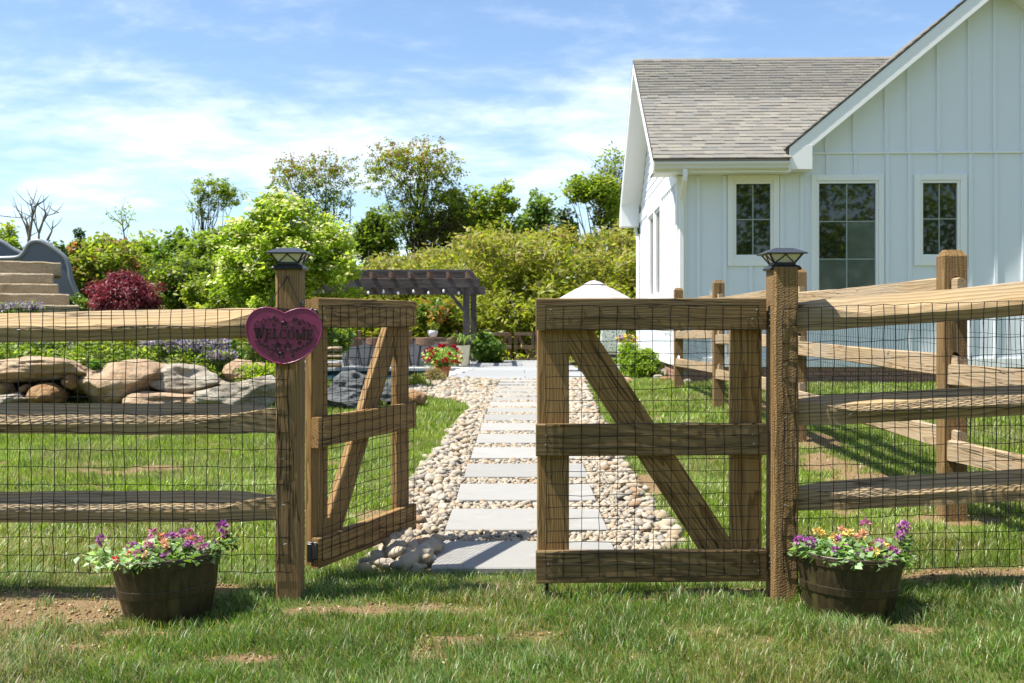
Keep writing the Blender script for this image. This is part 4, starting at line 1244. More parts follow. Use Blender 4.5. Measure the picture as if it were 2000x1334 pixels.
def gate(name, label, hinge, free, z0, nrm, brace_up, mats, seed, group):
    """ledged gate: three rails in front of two stiles and a diagonal brace"""
    h, f = Vector(hinge), Vector(free); d = (f - h).normalized(); n = Vector(nrm).normalized(); L = (f - h).length
    g = thing(name, (h.x, h.y, 0), label, 'gate', group)
    Z = lambda z: Vector((0, 0, z0 + z))
    T = 0.038
    fr = n * (T / 2 + 0.001); bk = -n * (T / 2 + 0.001)
    for nm, z in (('top_rail', 1.181), ('middle_rail', 0.628), ('bottom_rail', 0.071)):
        e = random.uniform(-0.004, 0.004)
        board(nm, h + fr + Z(z), f + fr + Z(z + e), 0.140, T, n, mats[1], g)
    for q in (0.008 + 0.07, L - 0.008 - 0.07):
        p = h + d * q + bk
        board('stile', p + Z(0.012), p + Z(1.243), 0.140, T, n, mats[0], g)
    board('brace', h + d * 0.165 + bk - n * 0.003 + Z(0.075), f - d * 0.128 + bk - n * 0.003 + Z(1.175), 0.142, T, n, mats[0], g)
    nf = n * (T + 0.005)
    nu = int((L - 0.05) / 0.0762)
    wire_net('wire_mesh', h + d * 0.035 + nf + Z(0.03), d, nu, (L - 0.075) / nu, 23, 0.0515, g, seed=seed, wob=0.003, r=0.0018)
    for nm, z in (('hinge', 1.155), ('hinge', 0.085)):
        m = MB(); fx = -n * 0.002 + Z(z)
        px = Matrix((d, n, Vector((0, 0, 1)))).transposed().to_4x4()
        px.translation = h + Z(z)
        m.box((-0.010, -0.015, -0.040), (-0.001, 0.036, 0.040), px)
        m.box((-0.052, 0.010, -0.042), (-0.044, 0.034, 0.042), px)
        m.tube([px @ Vector((-0.028, 0.024, -0.046)), px @ Vector((-0.028, 0.024, 0.046))], 0.008, 10)
        m.box((-0.048, 0.022, -0.03), (-0.008, 0.036, 0.03), px)
        ho = m.build(nm, 'black_iron', g, bevel=0.002)
        for zz in (-0.026, 0.0, 0.026):
            m = MB(); m.tube([px @ Vector((-0.014, 0.03, zz)), px @ Vector((-0.019, 0.032, zz))], 0.006, 8); m.build('bolt', 'galvanised', ho)
    for z in (1.2, 1.16, 0.65, 0.61, 0.09, 0.05):
        for q in (0.05, L - 0.05):
            m = MB(); p = h + d * (q + random.uniform(-0.015, 0.015)) + n * (T + 0.001) + Z(z)
            m.tube([p, p + n * 0.0025], 0.0035, 8); m.build('screw', 'galvanised', g)
    return g
lgd = Vector((0.368, 0.93, 0)).normalized()
gate('garden_gate', 'wooden gate leaf swung open beside the heart sign', (-0.926, 4.72, 0), Vector((-0.926, 4.72, 0)) + lgd * 0.99, 0.075, (lgd.y, -lgd.x, 0), 'free', ('gate_pine', 'gate_pine'), 21, 'gate leaves')
rg_ = gate('garden_gate', 'closed wooden gate leaf in front of the stepping slabs', (1.120, 4.555, 0), (0.104, 4.505, 0), 0.067, (0.05, -1, 0), 'free', ('gate_pine', 'gate_rail_pine'), 22, 'gate leaves')
m = MB(); m.tube([(0.155, 4.565, -0.03), (0.155, 4.565, 0.22)], 0.009, 8); m.tube([(0.155, 4.565, 0.18), (0.155, 4.55, 0.18)], 0.006, 6); m.build('drop_rod', 'black_iron', rg_, smooth=True)
# small latch block on the left post
m = MB(); m.box((-0.935, FY + 0.015, 1.235), (-0.915, FY + 0.06, 1.30)); m.build('latch', 'black_iron', lf, bevel=0.004)

def post_lamp(x, y, z, label):
    g = thing('post_cap_lamp', (x, y, z), label, 'lamp', 'post cap lamps')
    m = MB()
    def sq(h, zz): return [Vector((x + sx * h, y + sy * h, z + zz)) for sx, sy in ((-1, -1), (1, -1), (1, 1), (-1, 1))]
    m.loft([sq(0.066, -0.012), sq(0.069, -0.004), sq(0.062, 0.006), sq(0.048, 0.012), sq(0.048, 0.022)]); m.build('base', 'black_iron', g)
    m = MB(); m.loft([sq(0.044, 0.021), sq(0.070, 0.058)]); m.build('diffuser', 'lamp_panel', g)
    m = MB(); m.loft([sq(0.073, 0.056), sq(0.090, 0.058), sq(0.091, 0.062), sq(0.050, 0.081), sq(0.046, 0.083)]); m.build('lid', 'lamp_lid', g)
    m = MB(); m.loft([sq(0.040, 0.0835), sq(0.039, 0.085)]); m.build('solar_cell', 'lamp_lid', g)
    for i in range(4):
        a = Matrix.Translation((x, y, z)) @ Matrix.Rotation(i * math.pi / 2, 4, 'Z')
        m = MB()
        lo, hi = 0.0455, 0.0715
        m.tube([a @ Vector((-lo, -lo, 0.021)), a @ Vector((-hi, -hi, 0.058))], 0.0045, 5)
        for s in (-1, 1):
            pts = []
            for k in range(7):
                t = k / 6
                h = lo + (hi - lo) * (1 - t)
                w = s * (h) * (1 - t) ** 0.0 * (t ** 1.6 if True else t)
                zz = 0.058 - 0.037 * t
                yy = -(lo + (hi - lo) * (zz - 0.021) / 0.037) - 0.001
                pts.append(a @ Vector((s * 0.062 * (t ** 1.5) * (abs(yy) / hi), yy, zz)))
            m.tube(pts, 0.0028, 4)
        m.build('strap', 'black_iron', g)
post_lamp(-0.9765, FY + 0.06, 1.452, 'black solar cap lamp on the post with the heart sign')
post_lamp(1.1935, FY + 0.078, 1.452, 'black solar cap lamp on the rough sawn post at right')

# ------------------------------------------------------------------ heart sign
SX, SZ, SYv = -0.985, 1.155, FY - 0.030
sign = thing('heart_sign', (SX, SYv, SZ - 0.12), 'mauve metal heart sign reading WELCOME hung on the left post', 'sign')
tiltm = Matrix.Translation((SX, SYv, SZ)) @ Matrix.Rotation(R(1.6), 4, 'Y')
def heart():
    half = [(0, 40), (11, 45.5), (28, 50.5), (47, 49), (63, 39), (71.5, 23), (72.5, 5), (66, -15), (53, -32), (35, -46), (16, -54), (0, -57)]
    def cr(P, n=5):
        out = []
        Q = [P[0]] + P + [P[-1]]
        for i in range(1, len(Q) - 2):
            for k in range(n):
                t = k / n
                f = lambda j: 0.5 * (2 * Q[i][j] + (Q[i + 1][j] - Q[i - 1][j]) * t + (2 * Q[i - 1][j] - 5 * Q[i][j] + 4 * Q[i + 1][j] - Q[i + 2][j]) * t * t + (3 * Q[i][j] - Q[i - 1][j] - 3 * Q[i + 1][j] + Q[i + 2][j]) * t ** 3)
                out.append((f(0), f(1)))
        return out + [P[-1]]
    r = cr(half)
    return [(x / 447, z / 447 + 0.004) for x, z in r] + [(-x / 447, z / 447 + 0.004) for x, z in r[-2:0:-1]]
hp = heart()
m = MB(); m.prism([tiltm @ Vector((x, 0.003, z)) for x, z in hp], tiltm.to_3x3() @ Vector((0, -0.005, 0)))
plate = m.build('plate', 'sign_mauve', sign)
m = MB(); m.tube([tiltm @ Vector((x, -0.001, z)) for x, z in hp] + [tiltm @ Vector((hp[0][0], -0.001, hp[0][1]))], 0.0032, 6); m.build('rolled_edge', 'sign_mauve', plate, smooth=True)
SF = -0.0025
def sflat(m, poly, dep=0.0045):
    m.prism([tiltm @ Vector((x, SF, z)) for x, z in poly], tiltm.to_3x3() @ Vector((0, -dep, 0)))
def bar(m, x0, z0, x1, z1, w):
    d = Vector((x1 - x0, z1 - z0)).normalized(); n = Vector((-d.y, d.x)) * w / 2
    sflat(m, [(x0 + n.x, z0 + n.y), (x0 - n.x, z0 - n.y), (x1 - n.x, z1 - n.y), (x1 + n.x, z1 + n.y)])
def arc(m, cx, cz, rx, rz, a0, a1, wt, wn, n=22):
    o, i = [], []
    for k in range(n + 1):
        a = a0 + (a1 - a0) * k / n
        w = wn + (wt - wn) * abs(math.cos(a)) ** 1.5
        o.append((cx + rx * math.cos(a), cz + rz * math.sin(a))); i.append((cx + (rx - w) * math.cos(a), cz + (rz - min(w, wn + 0.001)) * math.sin(a)))
    for k in range(n):
        sflat(m, [o[k], o[k + 1], i[k + 1], i[k]])
def letter(ch, x, z, h):
    m = MB(); T, t, s = 0.0088, 0.0040, 0.0040
    e = 0.0005
    def v(xx, w=T): bar(m, x + xx, z, x + xx, z + h, w)
    def ser(xx, zz, w=0.013): bar(m, x + xx - w / 2, zz, x + xx + w / 2, zz, s)
    if ch == 'W':
        bar(m, x + 0.003, z + h, x + 0.013, z, T); bar(m, x + 0.013, z, x + 0.022, z + h, t); bar(m, x + 0.019, z + h, x + 0.029, z, T); bar(m, x + 0.029, z, x + 0.038, z + h, t)
        ser(0.003, z + h); ser(0.019, z + h, 0.011); ser(0.038, z + h, 0.010); return m, 0.046
    if ch == 'E':
        v(0.007); bar(m, x + 0.001, z + e + 0.0015, x + 0.025, z + e + 0.0015, s); bar(m, x + 0.001, z + h - 0.0015, x + 0.024, z + h - 0.0015, s); bar(m, x + 0.008, z + h / 2, x + 0.019, z + h / 2, s)
        bar(m, x + 0.0245, z, x + 0.0245, z + 0.010, s); bar(m, x + 0.0235, z + h, x + 0.0235, z + h - 0.009, s); bar(m, x + 0.019, z + h / 2 - 0.005, x + 0.019, z + h / 2 + 0.005, s); return m, 0.031
    if ch == 'L':
        v(0.007); bar(m, x + 0.001, z + 0.0015, x + 0.023, z + 0.0015, s); ser(0.007, z + h - 0.0015); bar(m, x + 0.0225, z, x + 0.0225, z + 0.011, s); return m, 0.028
    if ch == 'C':
        arc(m, x + 0.017, z + h / 2, 0.016, h / 2, R(50), R(310), 0.0075, 0.003); bar(m, x + 0.027, z + h * 0.72, x + 0.027, z + h, s); bar(m, x + 0.027, z, x + 0.027, z + h * 0.25, s); return m, 0.032
    if ch == 'O':
        arc(m, x + 0.018, z + h / 2, 0.017, h / 2, 0, R(360), 0.0078, 0.003, 30); return m, 0.039
    if ch == 'M':
        v(0.005, t); bar(m, x + 0.005, z + h, x + 0.019, z + 0.002, T); bar(m, x + 0.019, z + 0.002, x + 0.032, z + h, t); v(0.034, T)
        ser(0.005, z + 0.0015, 0.010); ser(0.034, z + 0.0015); ser(0.003, z + h - 0.0015, 0.008); ser(0.036, z + h - 0.0015, 0.010); return m, 0.044
x = -0.127
for ch in 'WELCOME':
    m, adv = letter(ch, x, -0.016, 0.043); m.build('letter', 'sign_relief', plate); x += adv * 1.02
def relief(fn, name='flower_relief'):
    m = MB(); fn(m); return m.build(name, 'sign_relief', plate)
def leafp(m, x, z, a, L=0.013, w=0.006):
    d = Vector((math.cos(a), math.sin(a))); n = Vector((-d.y, d.x))
    sflat(m, [(x, z), (x + d.x * L * .5 + n.x * w / 2, z + d.y * L * .5 + n.y * w / 2), (x + d.x * L, z + d.y * L), (x + d.x * L * .5 - n.x * w / 2, z + d.y * L * .5 - n.y * w / 2)], 0.003)
def stem(m, pts, r=0.0011):
    m.tube([tiltm @ Vector((a, SF - 0.001, c)) for a, c in pts], r, 4)
def vine(m, pts, lf=9, seed=1):
    rg = random.Random(seed); stem(m, pts)
    for k in range(lf):
        t = (k + 0.5) / lf * (len(pts) - 1); i = int(t); f = t - i
        x = pts[i][0] * (1 - f) + pts[i + 1][0] * f; z = pts[i][1] * (1 - f) + pts[i + 1][1] * f
        a = math.atan2(pts[i + 1][1] - pts[i][1], pts[i + 1][0] - pts[i][0])
        leafp(m, x, z, a + (0.8 if k % 2 else -0.8) + rg.uniform(-.2, .2))
def blossom(m, x, z, r=0.0055):
    for k in range(5):
        a = k * 1.2566 + x * 90
        cx, cz = x + math.cos(a) * r, z + math.sin(a) * r
        m.tube([tiltm @ Vector((cx + math.cos(q) * r * .55, SF - 0.001, cz + math.sin(q) * r * .55)) for q in (0, 1.26, 2.5, 3.77, 5.0, 6.28)], 0.0009, 4)
def rose(m, x, z, r=0.013):
    pts = []
    for k in range(40):
        a = k * 0.52; rr = r * (0.12 + 0.88 * k / 40)
        pts.append((x + math.cos(a) * rr * (1 + 0.1 * math.sin(a * 2.5)), z + math.sin(a) * rr))
    stem(m, pts, 0.0013)
    for k in range(5): leafp(m, x + math.cos(k * 1.257 + .4) * r, z + math.sin(k * 1.257 + .4) * r, k * 1.257 + .4, 0.010, 0.006)
relief(lambda m: vine(m, [(-0.02, 0.060), (-0.05, 0.068), (-0.085, 0.064), (-0.13, 0.043)], 10, 1), 'vine_relief')
relief(lambda m: vine(m, [(0.025, 0.060), (0.05, 0.068), (0.085, 0.062), (0.13, 0.040)], 10, 2), 'vine_relief')
relief(lambda m: vine(m, [(-0.02, -0.075), (-0.055, -0.062), (-0.09, -0.045), (-0.118, -0.026)], 10, 3), 'vine_relief')
relief(lambda m: vine(m, [(0.03, -0.072), (0.06, -0.062), (0.095, -0.042), (0.12, -0.024)], 10, 4), 'vine_relief')
for xx, zz, r in ((0.0, 0.050, 0.014), (-0.026, -0.047, 0.015), (0.018, -0.047, 0.017), (-0.008, -0.082, 0.013)):
    relief(lambda m, a=xx, c=zz, q=r: rose(m, a, c, q), 'rose_relief')
for xx, zz in ((-0.09, 0.036), (-0.045, 0.042), (0.036, 0.038), (0.082, 0.034), (-0.045, 0.078), (0.045, 0.078), (0.066, 0.052), (-0.076, -0.026), (0.07, -0.030), (-0.072, -0.048), (0.062, -0.054), (-0.05, -0.086), (0.04, -0.088)):
    relief(lambda m, a=xx, c=zz: blossom(m, a, c), 'blossom_relief')
# chain and nail
nail = Vector((-0.974, FY - 0.012, 1.408))
m = MB(); m.tube([nail + Vector((0, 0.02, 0)), nail + Vector((0, -0.012, 0.003))], 0.0028, 6); m.build('nail', 'black_iron', lf)
for s in (-1, 1):
    e = tiltm @ Vector((s * 0.080, 0.0, 0.112))
    m = MB(); N = 26
    for k in range(N):
        p0 = nail.lerp(e, k / N); p1 = nail.lerp(e, (k + 1.35) / N)
        d = (p1 - p0); w = (Vector((0, 1, 0)) if k % 2 else d.cross(Vector((0, 1, 0))).normalized()) * 0.0030
        c = (p0 + p1) / 2; h = d * 0.5
        m.tube([c + h * math.cos(q) + w * math.sin(q) for q in [i * 0.785 for i in range(9)]], 0.0011, 4)
    m.build('chain', 'black_iron', sign)

# ------------------------------------------------------------------ flower tubs
def tub(px, py, label, plabel, tilt, seed, mode):
    p = hit(px, py); x, y = p.x, p.y
    g = thing('barrel_planter', (x, y, p.z - 0.01), label, 'planter', 'barrel planters')
    T = Matrix.Translation((x, y, p.z - 0.012)) @ Matrix.Rotation(tilt[0], 4, 'Y') @ Matrix.Rotation(tilt[1], 4, 'X')
    prof = [(0.150, 0), (0.166, 0.0), (0.170, 0.015), (0.1795, 0.05), (0.1925, 0.110), (0.199, 0.145), (0.2085, 0.200), (0.2160, 0.245), (0.2200, 0.262), (0.2195, 0.268), (0.2120, 0.269), (0.208, 0.255), (0.200, 0.19), (0.0005, 0.188)]
    n = 96; vs = []; st = []
    for r, z in prof:
        for k in range(n):
            gro = 0.0035 if (k % 6 == 0 and (z < 0.24)) else 0.0
            a = 6.28319 * k / n
            vs.append((math.cos(a) * (r - gro), math.sin(a) * (r - gro), z)); st.append(1.0 if (k // 6) % 4 == 1 and k % 6 in (0, 1, 2) and z < 0.2 else 0.0)
    fs = [(j * n + k, j * n + (k + 1) % n, (j + 1) * n + (k + 1) % n, (j + 1) * n + k) for j in range(len(prof) - 1) for k in range(n)]
    me = np_mesh('tub', np.array(vs), np.array(fs).ravel(), np.arange(len(fs)) * 4, True, fattr={'stave': np.array(st)})
    mk('tub', me, 'tub_resin', g, T)
    for r, z in ((0.1955, 0.128), (0.2155, 0.240)):
        m = MB()
        pr = [(r - 0.006, z - 0.017), (r - 0.0005, z - 0.0165), (r + 0.0015, z - 0.014), (r + 0.0060, z + 0.014), (r + 0.0055, z + 0.0165), (r + 0.0, z + 0.017)]
        m.lathe(pr, 64, cap=False)
        mk('hoop', m.mesh('hoop'), 'tub_resin', g, T)
    m = MB(); m.lathe([(0.001, 0.225), (0.1, 0.226), (0.204, 0.215)], 32, cap=False); mk('soil', m.mesh('soil', smooth=True), 'soil', g, T)
    # plant
    rng = np.random.default_rng(seed)
    pl = thing('flowering_plant', T @ Vector((0, 0, 0.2)), plabel, 'plant', 'tub plants')
    nl = 1300
    a = rng.uniform(0, 6.283, nl); r = 0.225 * np.sqrt(rng.random(nl)); 
    pts = np.stack([r * np.cos(a), r * np.sin(a), 0.245 + 0.068 * rng.random(nl) * (1.1 - (r / 0.24) ** 2)], 1)
    ex = []
    for (cx, cy, cz, sp, k) in mode['sprigs']:
        ex.append(np.array([cx, cy, cz]) + rng.normal(size=(k, 3)) * np.array([sp, sp * 0.7, sp * 0.6]))
    pts = np.concatenate([pts] + ex)
    nl = len(pts)
    pt = np.array([T @ Vector(q) for q in pts])
    col = palette(nl, mode['leaf'], rng, 0.15)
    side = pts[:, 0] < mode.get('pale_x', -9)
    col[side] = palette(int(side.sum()), [(0.34, 0.44, 0.36), (0.40, 0.49, 0.42), (0.18, 0.28, 0.14)], rng, 0.1)
    org = WM[pl.name].translation
    me = leaf_mesh('foliage', pt - np.array(org), 0.035 * (0.5 + 0.7 * rng.random(nl)), 0.82, col, 1.0, 0.15, True, rng)
    mk('foliage', me, 'leaf', pl, Matrix.Translation(org))
    more = []
    for q in range(18):
        aa = rng.uniform(0, 6.283); rr = 0.2 * math.sqrt(rng.random())
        more.append((rr * math.cos(aa), rr * math.sin(aa), 0.305 - 0.9 * rr * rr + 0.01 * rng.random(), 0.021, mode['extra'][q % len(mode['extra'])]))
    for (fx, fy, fz, fr, fc) in mode['flowers'] + more:
        k = 34
        d = unit(rng.normal(size=(k, 3)) + np.array([0, -0.2, 0.5]))
        c = np.array(T @ Vector((fx * 0.95, fy, fz + 0.010)))
        me = leaf_mesh('flower', np.zeros((k, 3)) + d * fr * 0.25, fr * 0.80 * (0.55 + 0.6 * rng.random(k)), 0.62, palette(k, fc, rng, 0.15), 0.3, 0, True, rng, dirs=d)
        mk('flower', me, 'petal', pl, Matrix.Translation(Vector(c)))
    for (cx, cy, cz, sp, k) in mode['sprigs']:
        m = MB(); m.tube([T @ Vector((cx * 0.75, cy * 0.6, 0.2)), T @ Vector((cx * 0.93, cy * 0.9, (0.2 + cz) / 2 + 0.02)), T @ Vector((cx, cy, cz + 0.02))], 0.003, 5)
        m.build('stem', 'bark_pale', pl)
PUR = [(0.42, 0.14, 0.40), (0.52, 0.26, 0.48), (0.30, 0.07, 0.29)]
PNK = [(0.50, 0.18, 0.34), (0.56, 0.28, 0.34), (0.42, 0.12, 0.28)]
ORG = [(0.72, 0.34, 0.18), (0.70, 0.24, 0.16)]
YEL = [(0.75, 0.62, 0.16), (0.72, 0.52, 0.18)]
PEA = [(0.74, 0.50, 0.28), (0.72, 0.40, 0.26)]
rf_ = random.Random(11)
fl = [(-0.26, -0.05, 0.335, 0.030, PUR), (-0.075, 0.05, 0.335, 0.026, PNK), (0.0, 0.05, 0.315, 0.026, PUR), (0.05, 0.06, 0.32, 0.030, PUR), (0.09, 0.05, 0.325, 0.028, PNK), (0.10, 0.02, 0.30, 0.024, ORG),
      (-0.07, -0.10, 0.272, 0.030, PUR), (0.03, -0.10, 0.272, 0.028, PNK), (0.05, -0.13, 0.262, 0.028, PUR), (0.12, -0.06, 0.29, 0.028, PUR), (0.15, -0.02, 0.29, 0.026, PNK), (0.25, 0.0, 0.35, 0.032, PUR), (0.262, 0.0, 0.318, 0.024, PNK),
      (-0.05, 0.08, 0.31, 0.022, ORG), (-0.17, -0.12, 0.262, 0.020, [(0.65, 0.06, 0.08)]), (-0.12, -0.1, 0.275, 0.020, ORG), (0.18, -0.08, 0.285, 0.022, PNK), (0.0, -0.02, 0.29, 0.02, PEA)]
tub(330, 1200, 'dark barrel tub of pink and purple flowers left of the gate', 'pale leaved dead-nettle with pink and purple flowers in the left tub', (R(-3.2), R(-2)), 3,
    dict(leaf=[(0.10, 0.17, 0.05), (0.27, 0.36, 0.25), (0.17, 0.25, 0.12), (0.06, 0.11, 0.03)], pale_x=-0.08, extra=[PNK, PUR, PNK, PEA], flowers=fl,
         sprigs=[(-0.25, -0.03, 0.285, 0.03, 34), (0.215, -0.02, 0.285, 0.030, 30), (0.25, 0.0, 0.30, 0.025, 22), (-0.24, -0.06, 0.25, 0.03, 24)]))
fr_ = [(-0.235, -0.03, 0.295, 0.030, PUR), (-0.19, -0.03, 0.29, 0.024, PUR), (-0.165, 0.0, 0.29, 0.024, PUR), (-0.12, 0.08, 0.32, 0.024, YEL), (-0.10, 0.06, 0.31, 0.022, YEL), (-0.06, 0.03, 0.305, 0.024, YEL), (-0.07, -0.03, 0.285, 0.022, PEA),
       (0.0, 0.10, 0.325, 0.026, PEA), (0.03, 0.08, 0.32, 0.024, YEL), (0.055, 0.05, 0.31, 0.024, PEA), (0.08, 0.06, 0.32, 0.024, PEA), (0.07, 0.0, 0.295, 0.026, YEL), (0.09, -0.02, 0.285, 0.024, YEL),
       (0.095, 0.08, 0.36, 0.028, PNK), (0.235, 0.0, 0.365, 0.034, PUR), (0.21, -0.02, 0.33, 0.026, PUR), (0.115, -0.05, 0.29, 0.026, PUR), (0.15, -0.08, 0.28, 0.026, PUR), (0.02, -0.12, 0.27, 0.026, PUR), (0.04, -0.10, 0.268, 0.024, PUR),
       (-0.01, -0.14, 0.255, 0.026, PUR), (0.11, -0.14, 0.25, 0.026, PUR), (-0.04, -0.06, 0.28, 0.022, PUR), (0.06, -0.08, 0.275, 0.02, PNK)]
tub(1656, 1196, 'dark barrel tub of purple and yellow flowers right of the gate', 'green leaved dead-nettle with purple and yellow flowers in the right tub', (R(2.2), R(-2)), 9,
    dict(leaf=[(0.10, 0.17, 0.06), (0.21, 0.31, 0.18), (0.26, 0.36, 0.25), (0.06, 0.11, 0.04)], extra=[PUR, YEL, PNK, PUR], flowers=fr_,
         sprigs=[(-0.22, -0.05, 0.265, 0.028, 26), (0.235, -0.01, 0.31, 0.028, 40), (0.21, -0.05, 0.27, 0.028, 24), (0.20, -0.1, 0.24, 0.025, 14)]))
# ------------------------------------------------------------------ boulders of the retaining edge
def boulder(x0, x1, y0, y1, Y, ry, mat, label, seed, rot=0.0, rough=0.2, cuts=15, flat=0.50, group='boulders edging the bed', tilt=0.0):
    a, c = at(x0, y0, Y), at(x1, y1, Y)
    sx, sz = abs(c.x - a.x) / 2, abs(a.z - c.z) / 2
    o = mk('boulder', rock_mesh('boulder', sx, ry, sz, seed, 5, rough * 1.35, cuts, flat), mat, None,
           Matrix.Translation(((a.x + c.x) / 2, Y, (a.z + c.z) / 2)) @ Matrix.Rotation(rot, 4, 'Z') @ Matrix.Rotation(tilt, 4, 'Y'))
    return tag(o, label, 'boulder', group)
boulder(-25, 190, 696, 750, 13.65, 0.55, 'sandstone', 'broad flat tan capstone at the far left of the boulder edge', 1, flat=0.55)
boulder(132, 345, 704, 793, 13.45, 0.5, 'sandstone', 'largest tan boulder sloping down to the left in the boulder edge', 2, cuts=8, tilt=R(-7))
boulder(262, 442, 708, 772, 13.75, 0.45, 'gray_stone', 'grey mottled slab overhanging a dark hollow in the boulder edge', 3, flat=0.58, tilt=R(3))
boulder(54, 131, 747, 800, 13.3, 0.32, 'orange_stone', 'rounded orange-brown boulder below the flat capstone', 4, rough=0.12, cuts=4, flat=0.75)
boulder(-4, 62, 766, 802, 13.2, 0.3, 'gray_stone', 'small grey boulder low at the left end of the edge', 5)
boulder(-18, 40, 742, 775, 13.5, 0.3, 'sandstone', 'pale tan stone wedged under the flat capstone', 6)
boulder(122, 160, 729, 762, 13.4, 0.2, 'orange_stone', 'small brown stone wedged between the capstone and the largest boulder', 7, cuts=4, flat=0.78)
boulder(218, 402, 764, 806, 13.1, 0.45, 'sandstone', 'low tan slab lying in front of the overhanging grey slab', 8)
boulder(388, 562, 733, 800, 13.15, 0.45, 'gray_stone', 'craggy pale grey boulder beside the post with the heart sign', 9, rough=0.34, cuts=12)
boulder(38, 61, 750, 768, 13.35, 0.12, 'orange_stone', 'tiny orange stone tucked beside the rounded orange boulder', 10, flat=0.5)
boulder(435, 500, 700, 742, 14.1, 0.3, 'sandstone', 'small tan boulder behind the craggy pale grey one', 11)
boulder(484, 540, 706, 740, 14.5, 0.3, 'sandstone', 'brownish boulder half hidden beneath the heart sign', 12)
boulder(636, 735, 722, 778, 13.7, 0.35, 'dark_stone', 'tall dark grey boulder seen through the open gate', 13, rough=0.3)
boulder(600, 770, 752, 806, 13.1, 0.4, 'dark_stone', 'long dark grey boulder lying low behind the open gate', 14, rough=0.28)
boulder(745, 800, 738, 800, 13.5, 0.32, 'dark_stone', 'dark boulder behind the free edge of the open gate', 15)
boulder(785, 832, 762, 796, 13.3, 0.35, 'orange_stone', 'brown ledge stone at the corner of the lawn by the pebbles', 16, tilt=R(18), cuts=5)
bd = thing('rubble', (-4.5, 13.9, 0.2), 'grey rubble packed behind the boulders', 'stones'); bd['kind'] = 'stuff'
rgk = random.Random(8)
for k in range(26):
    x = -7 + k * 0.2 + rgk.uniform(-.1, .1)
    if x > -2.0: break
    s = rgk.uniform(0.12, 0.24)
    mk('stone', rock_mesh('stone', s, s * 0.8, s * 0.7, 300 + k, 2, 0.25), rgk.choice(('gray_stone', 'sandstone', 'dark_stone')), bd, Matrix.Translation((x, 13.85 + rgk.uniform(-.1, .15), gzf(x, 13.9) + rgk.uniform(-0.05, 0.1))))

# ------------------------------------------------------------------ stone steps and slide
st = thing('stone_steps', at(40, 620, 20), 'flight of pale limestone slab steps left of the red maple', 'steps')
for i, (xr, y0, y1, Y) in enumerate(((155, 597, 622, 19.4), (136, 575, 599, 19.8), (115, 556, 577, 20.2), (104, 536, 557, 20.6), (120, 513, 539, 21.0))):
    a = at(-120, y0, Y); c = at(xr, y1, Y)
    bm = bmesh.new(); bmesh.ops.create_cube(bm, size=1.0)
    bmesh.ops.subdivide_edges(bm, edges=bm.edges[:], cuts=1)
    for v in bm.verts: v.co = Vector((v.co.x * (c.x - a.x), v.co.y * 1.0, v.co.z * (a.z - c.z + 0.02)))
    bmesh.ops.bevel(bm, geom=bm.edges[:], offset=0.02, segments=1, affect='EDGES')
    bmesh.ops.subdivide_edges(bm, edges=[e for e in bm.edges if e.calc_length() > 0.3], cuts=7, use_grid_fill=True)
    for v in bm.verts:
        q = v.co * 4 + Vector((i * 9, 0, 0)); v.co += Vector((mnoise.noise(q), mnoise.noise(q + Vector((7, 0, 0))), mnoise.noise(q + Vector((0, 9, 0))))) * 0.022
    me = bpy.data.meshes.new('step'); bm.to_mesh(me); bm.free()
    mk('step', me, 'step_stone', st, Matrix.Translation((c.x, Y, (a.z + c.z) / 2)) @ Matrix.Rotation(R(24), 4, 'Z') @ Matrix.Translation((-(c.x - a.x) / 2, 0.5, 0)))
sl = thing('slide', at(90, 610, 21.6), 'grey plastic slide chute behind the top of the stone steps', 'slide')
def smooth_pts(pts, n=6):
    out = []
    P = [pts[0]] + pts + [pts[-1]]
    for i in range(1, len(P) - 2):
        for k in range(n):
            t = k / n
            p0, p1, p2, p3 = (Vector(P[i + j]) for j in (-1, 0, 1, 2))
            out.append(0.5 * ((2 * p1) + (p2 - p0) * t + (2 * p0 - 5 * p1 + 4 * p2 - p3) * t * t + (3 * p1 - p0 - 3 * p2 + p3) * t ** 3))
    return out + [Vector(pts[-1])]
near = smooth_pts([at(x, y, 22.6) for x, y in ((-70, 505), (0, 505), (34, 503), (46, 494), (54, 480), (64, 472), (80, 472), (102, 484), (126, 503), (135, 522), (139, 545), (150, 572), (164, 598))])
far = smooth_pts([at(x, y, 23.6) for x, y in ((-70, 468), (-12, 470), (4, 473), (24, 486), (46, 498), (70, 515), (100, 545), (128, 590))])
zb = at(0, 640, 22.6).z
for nm, pts, th in (('near_wall', near, 0.05), ('far_wall', far, 0.05)):
    m = MB(); n = len(pts); vs = []
    for p in pts: vs += [p, p + Vector((0, th, 0)), Vector((p.x, p.y, zb)), Vector((p.x, p.y + th, zb))]
    fs = []
    for i in range(n - 1):
        a, c = i * 4, (i + 1) * 4
        fs += [(a, c, c + 2, a + 2), (a + 1, a + 3, c + 3, c + 1), (a, a + 1, c + 1, c), (a + 2, c + 2, c + 3, a + 3)]
    fs += [(0, 2, 3, 1), (n * 4 - 4, n * 4 - 3, n * 4 - 1, n * 4 - 2)]
    m.add(vs, fs); w = m.build(nm, 'slide_plastic', sl)
    m = MB(); m.tube([p + Vector((0, 0.01, 0)) for p in pts], 0.055, 10); m.build('rim', 'slide_rim', w, smooth=True)
m = MB(); nn = min(len(near), len(far))
rings = []
for i in range(nn):
    a = near[int(i * (len(near) - 1) / (nn - 1))]; c = far[int(i * (len(far) - 1) / (nn - 1))]
    d = Vector((0, 0, -0.42)); rings.append([a + d, (a + c) / 2 + d * 1.35, c + d])
m.loft(rings, False, False); m.build('chute', 'slide_plastic', sl, smooth=True)

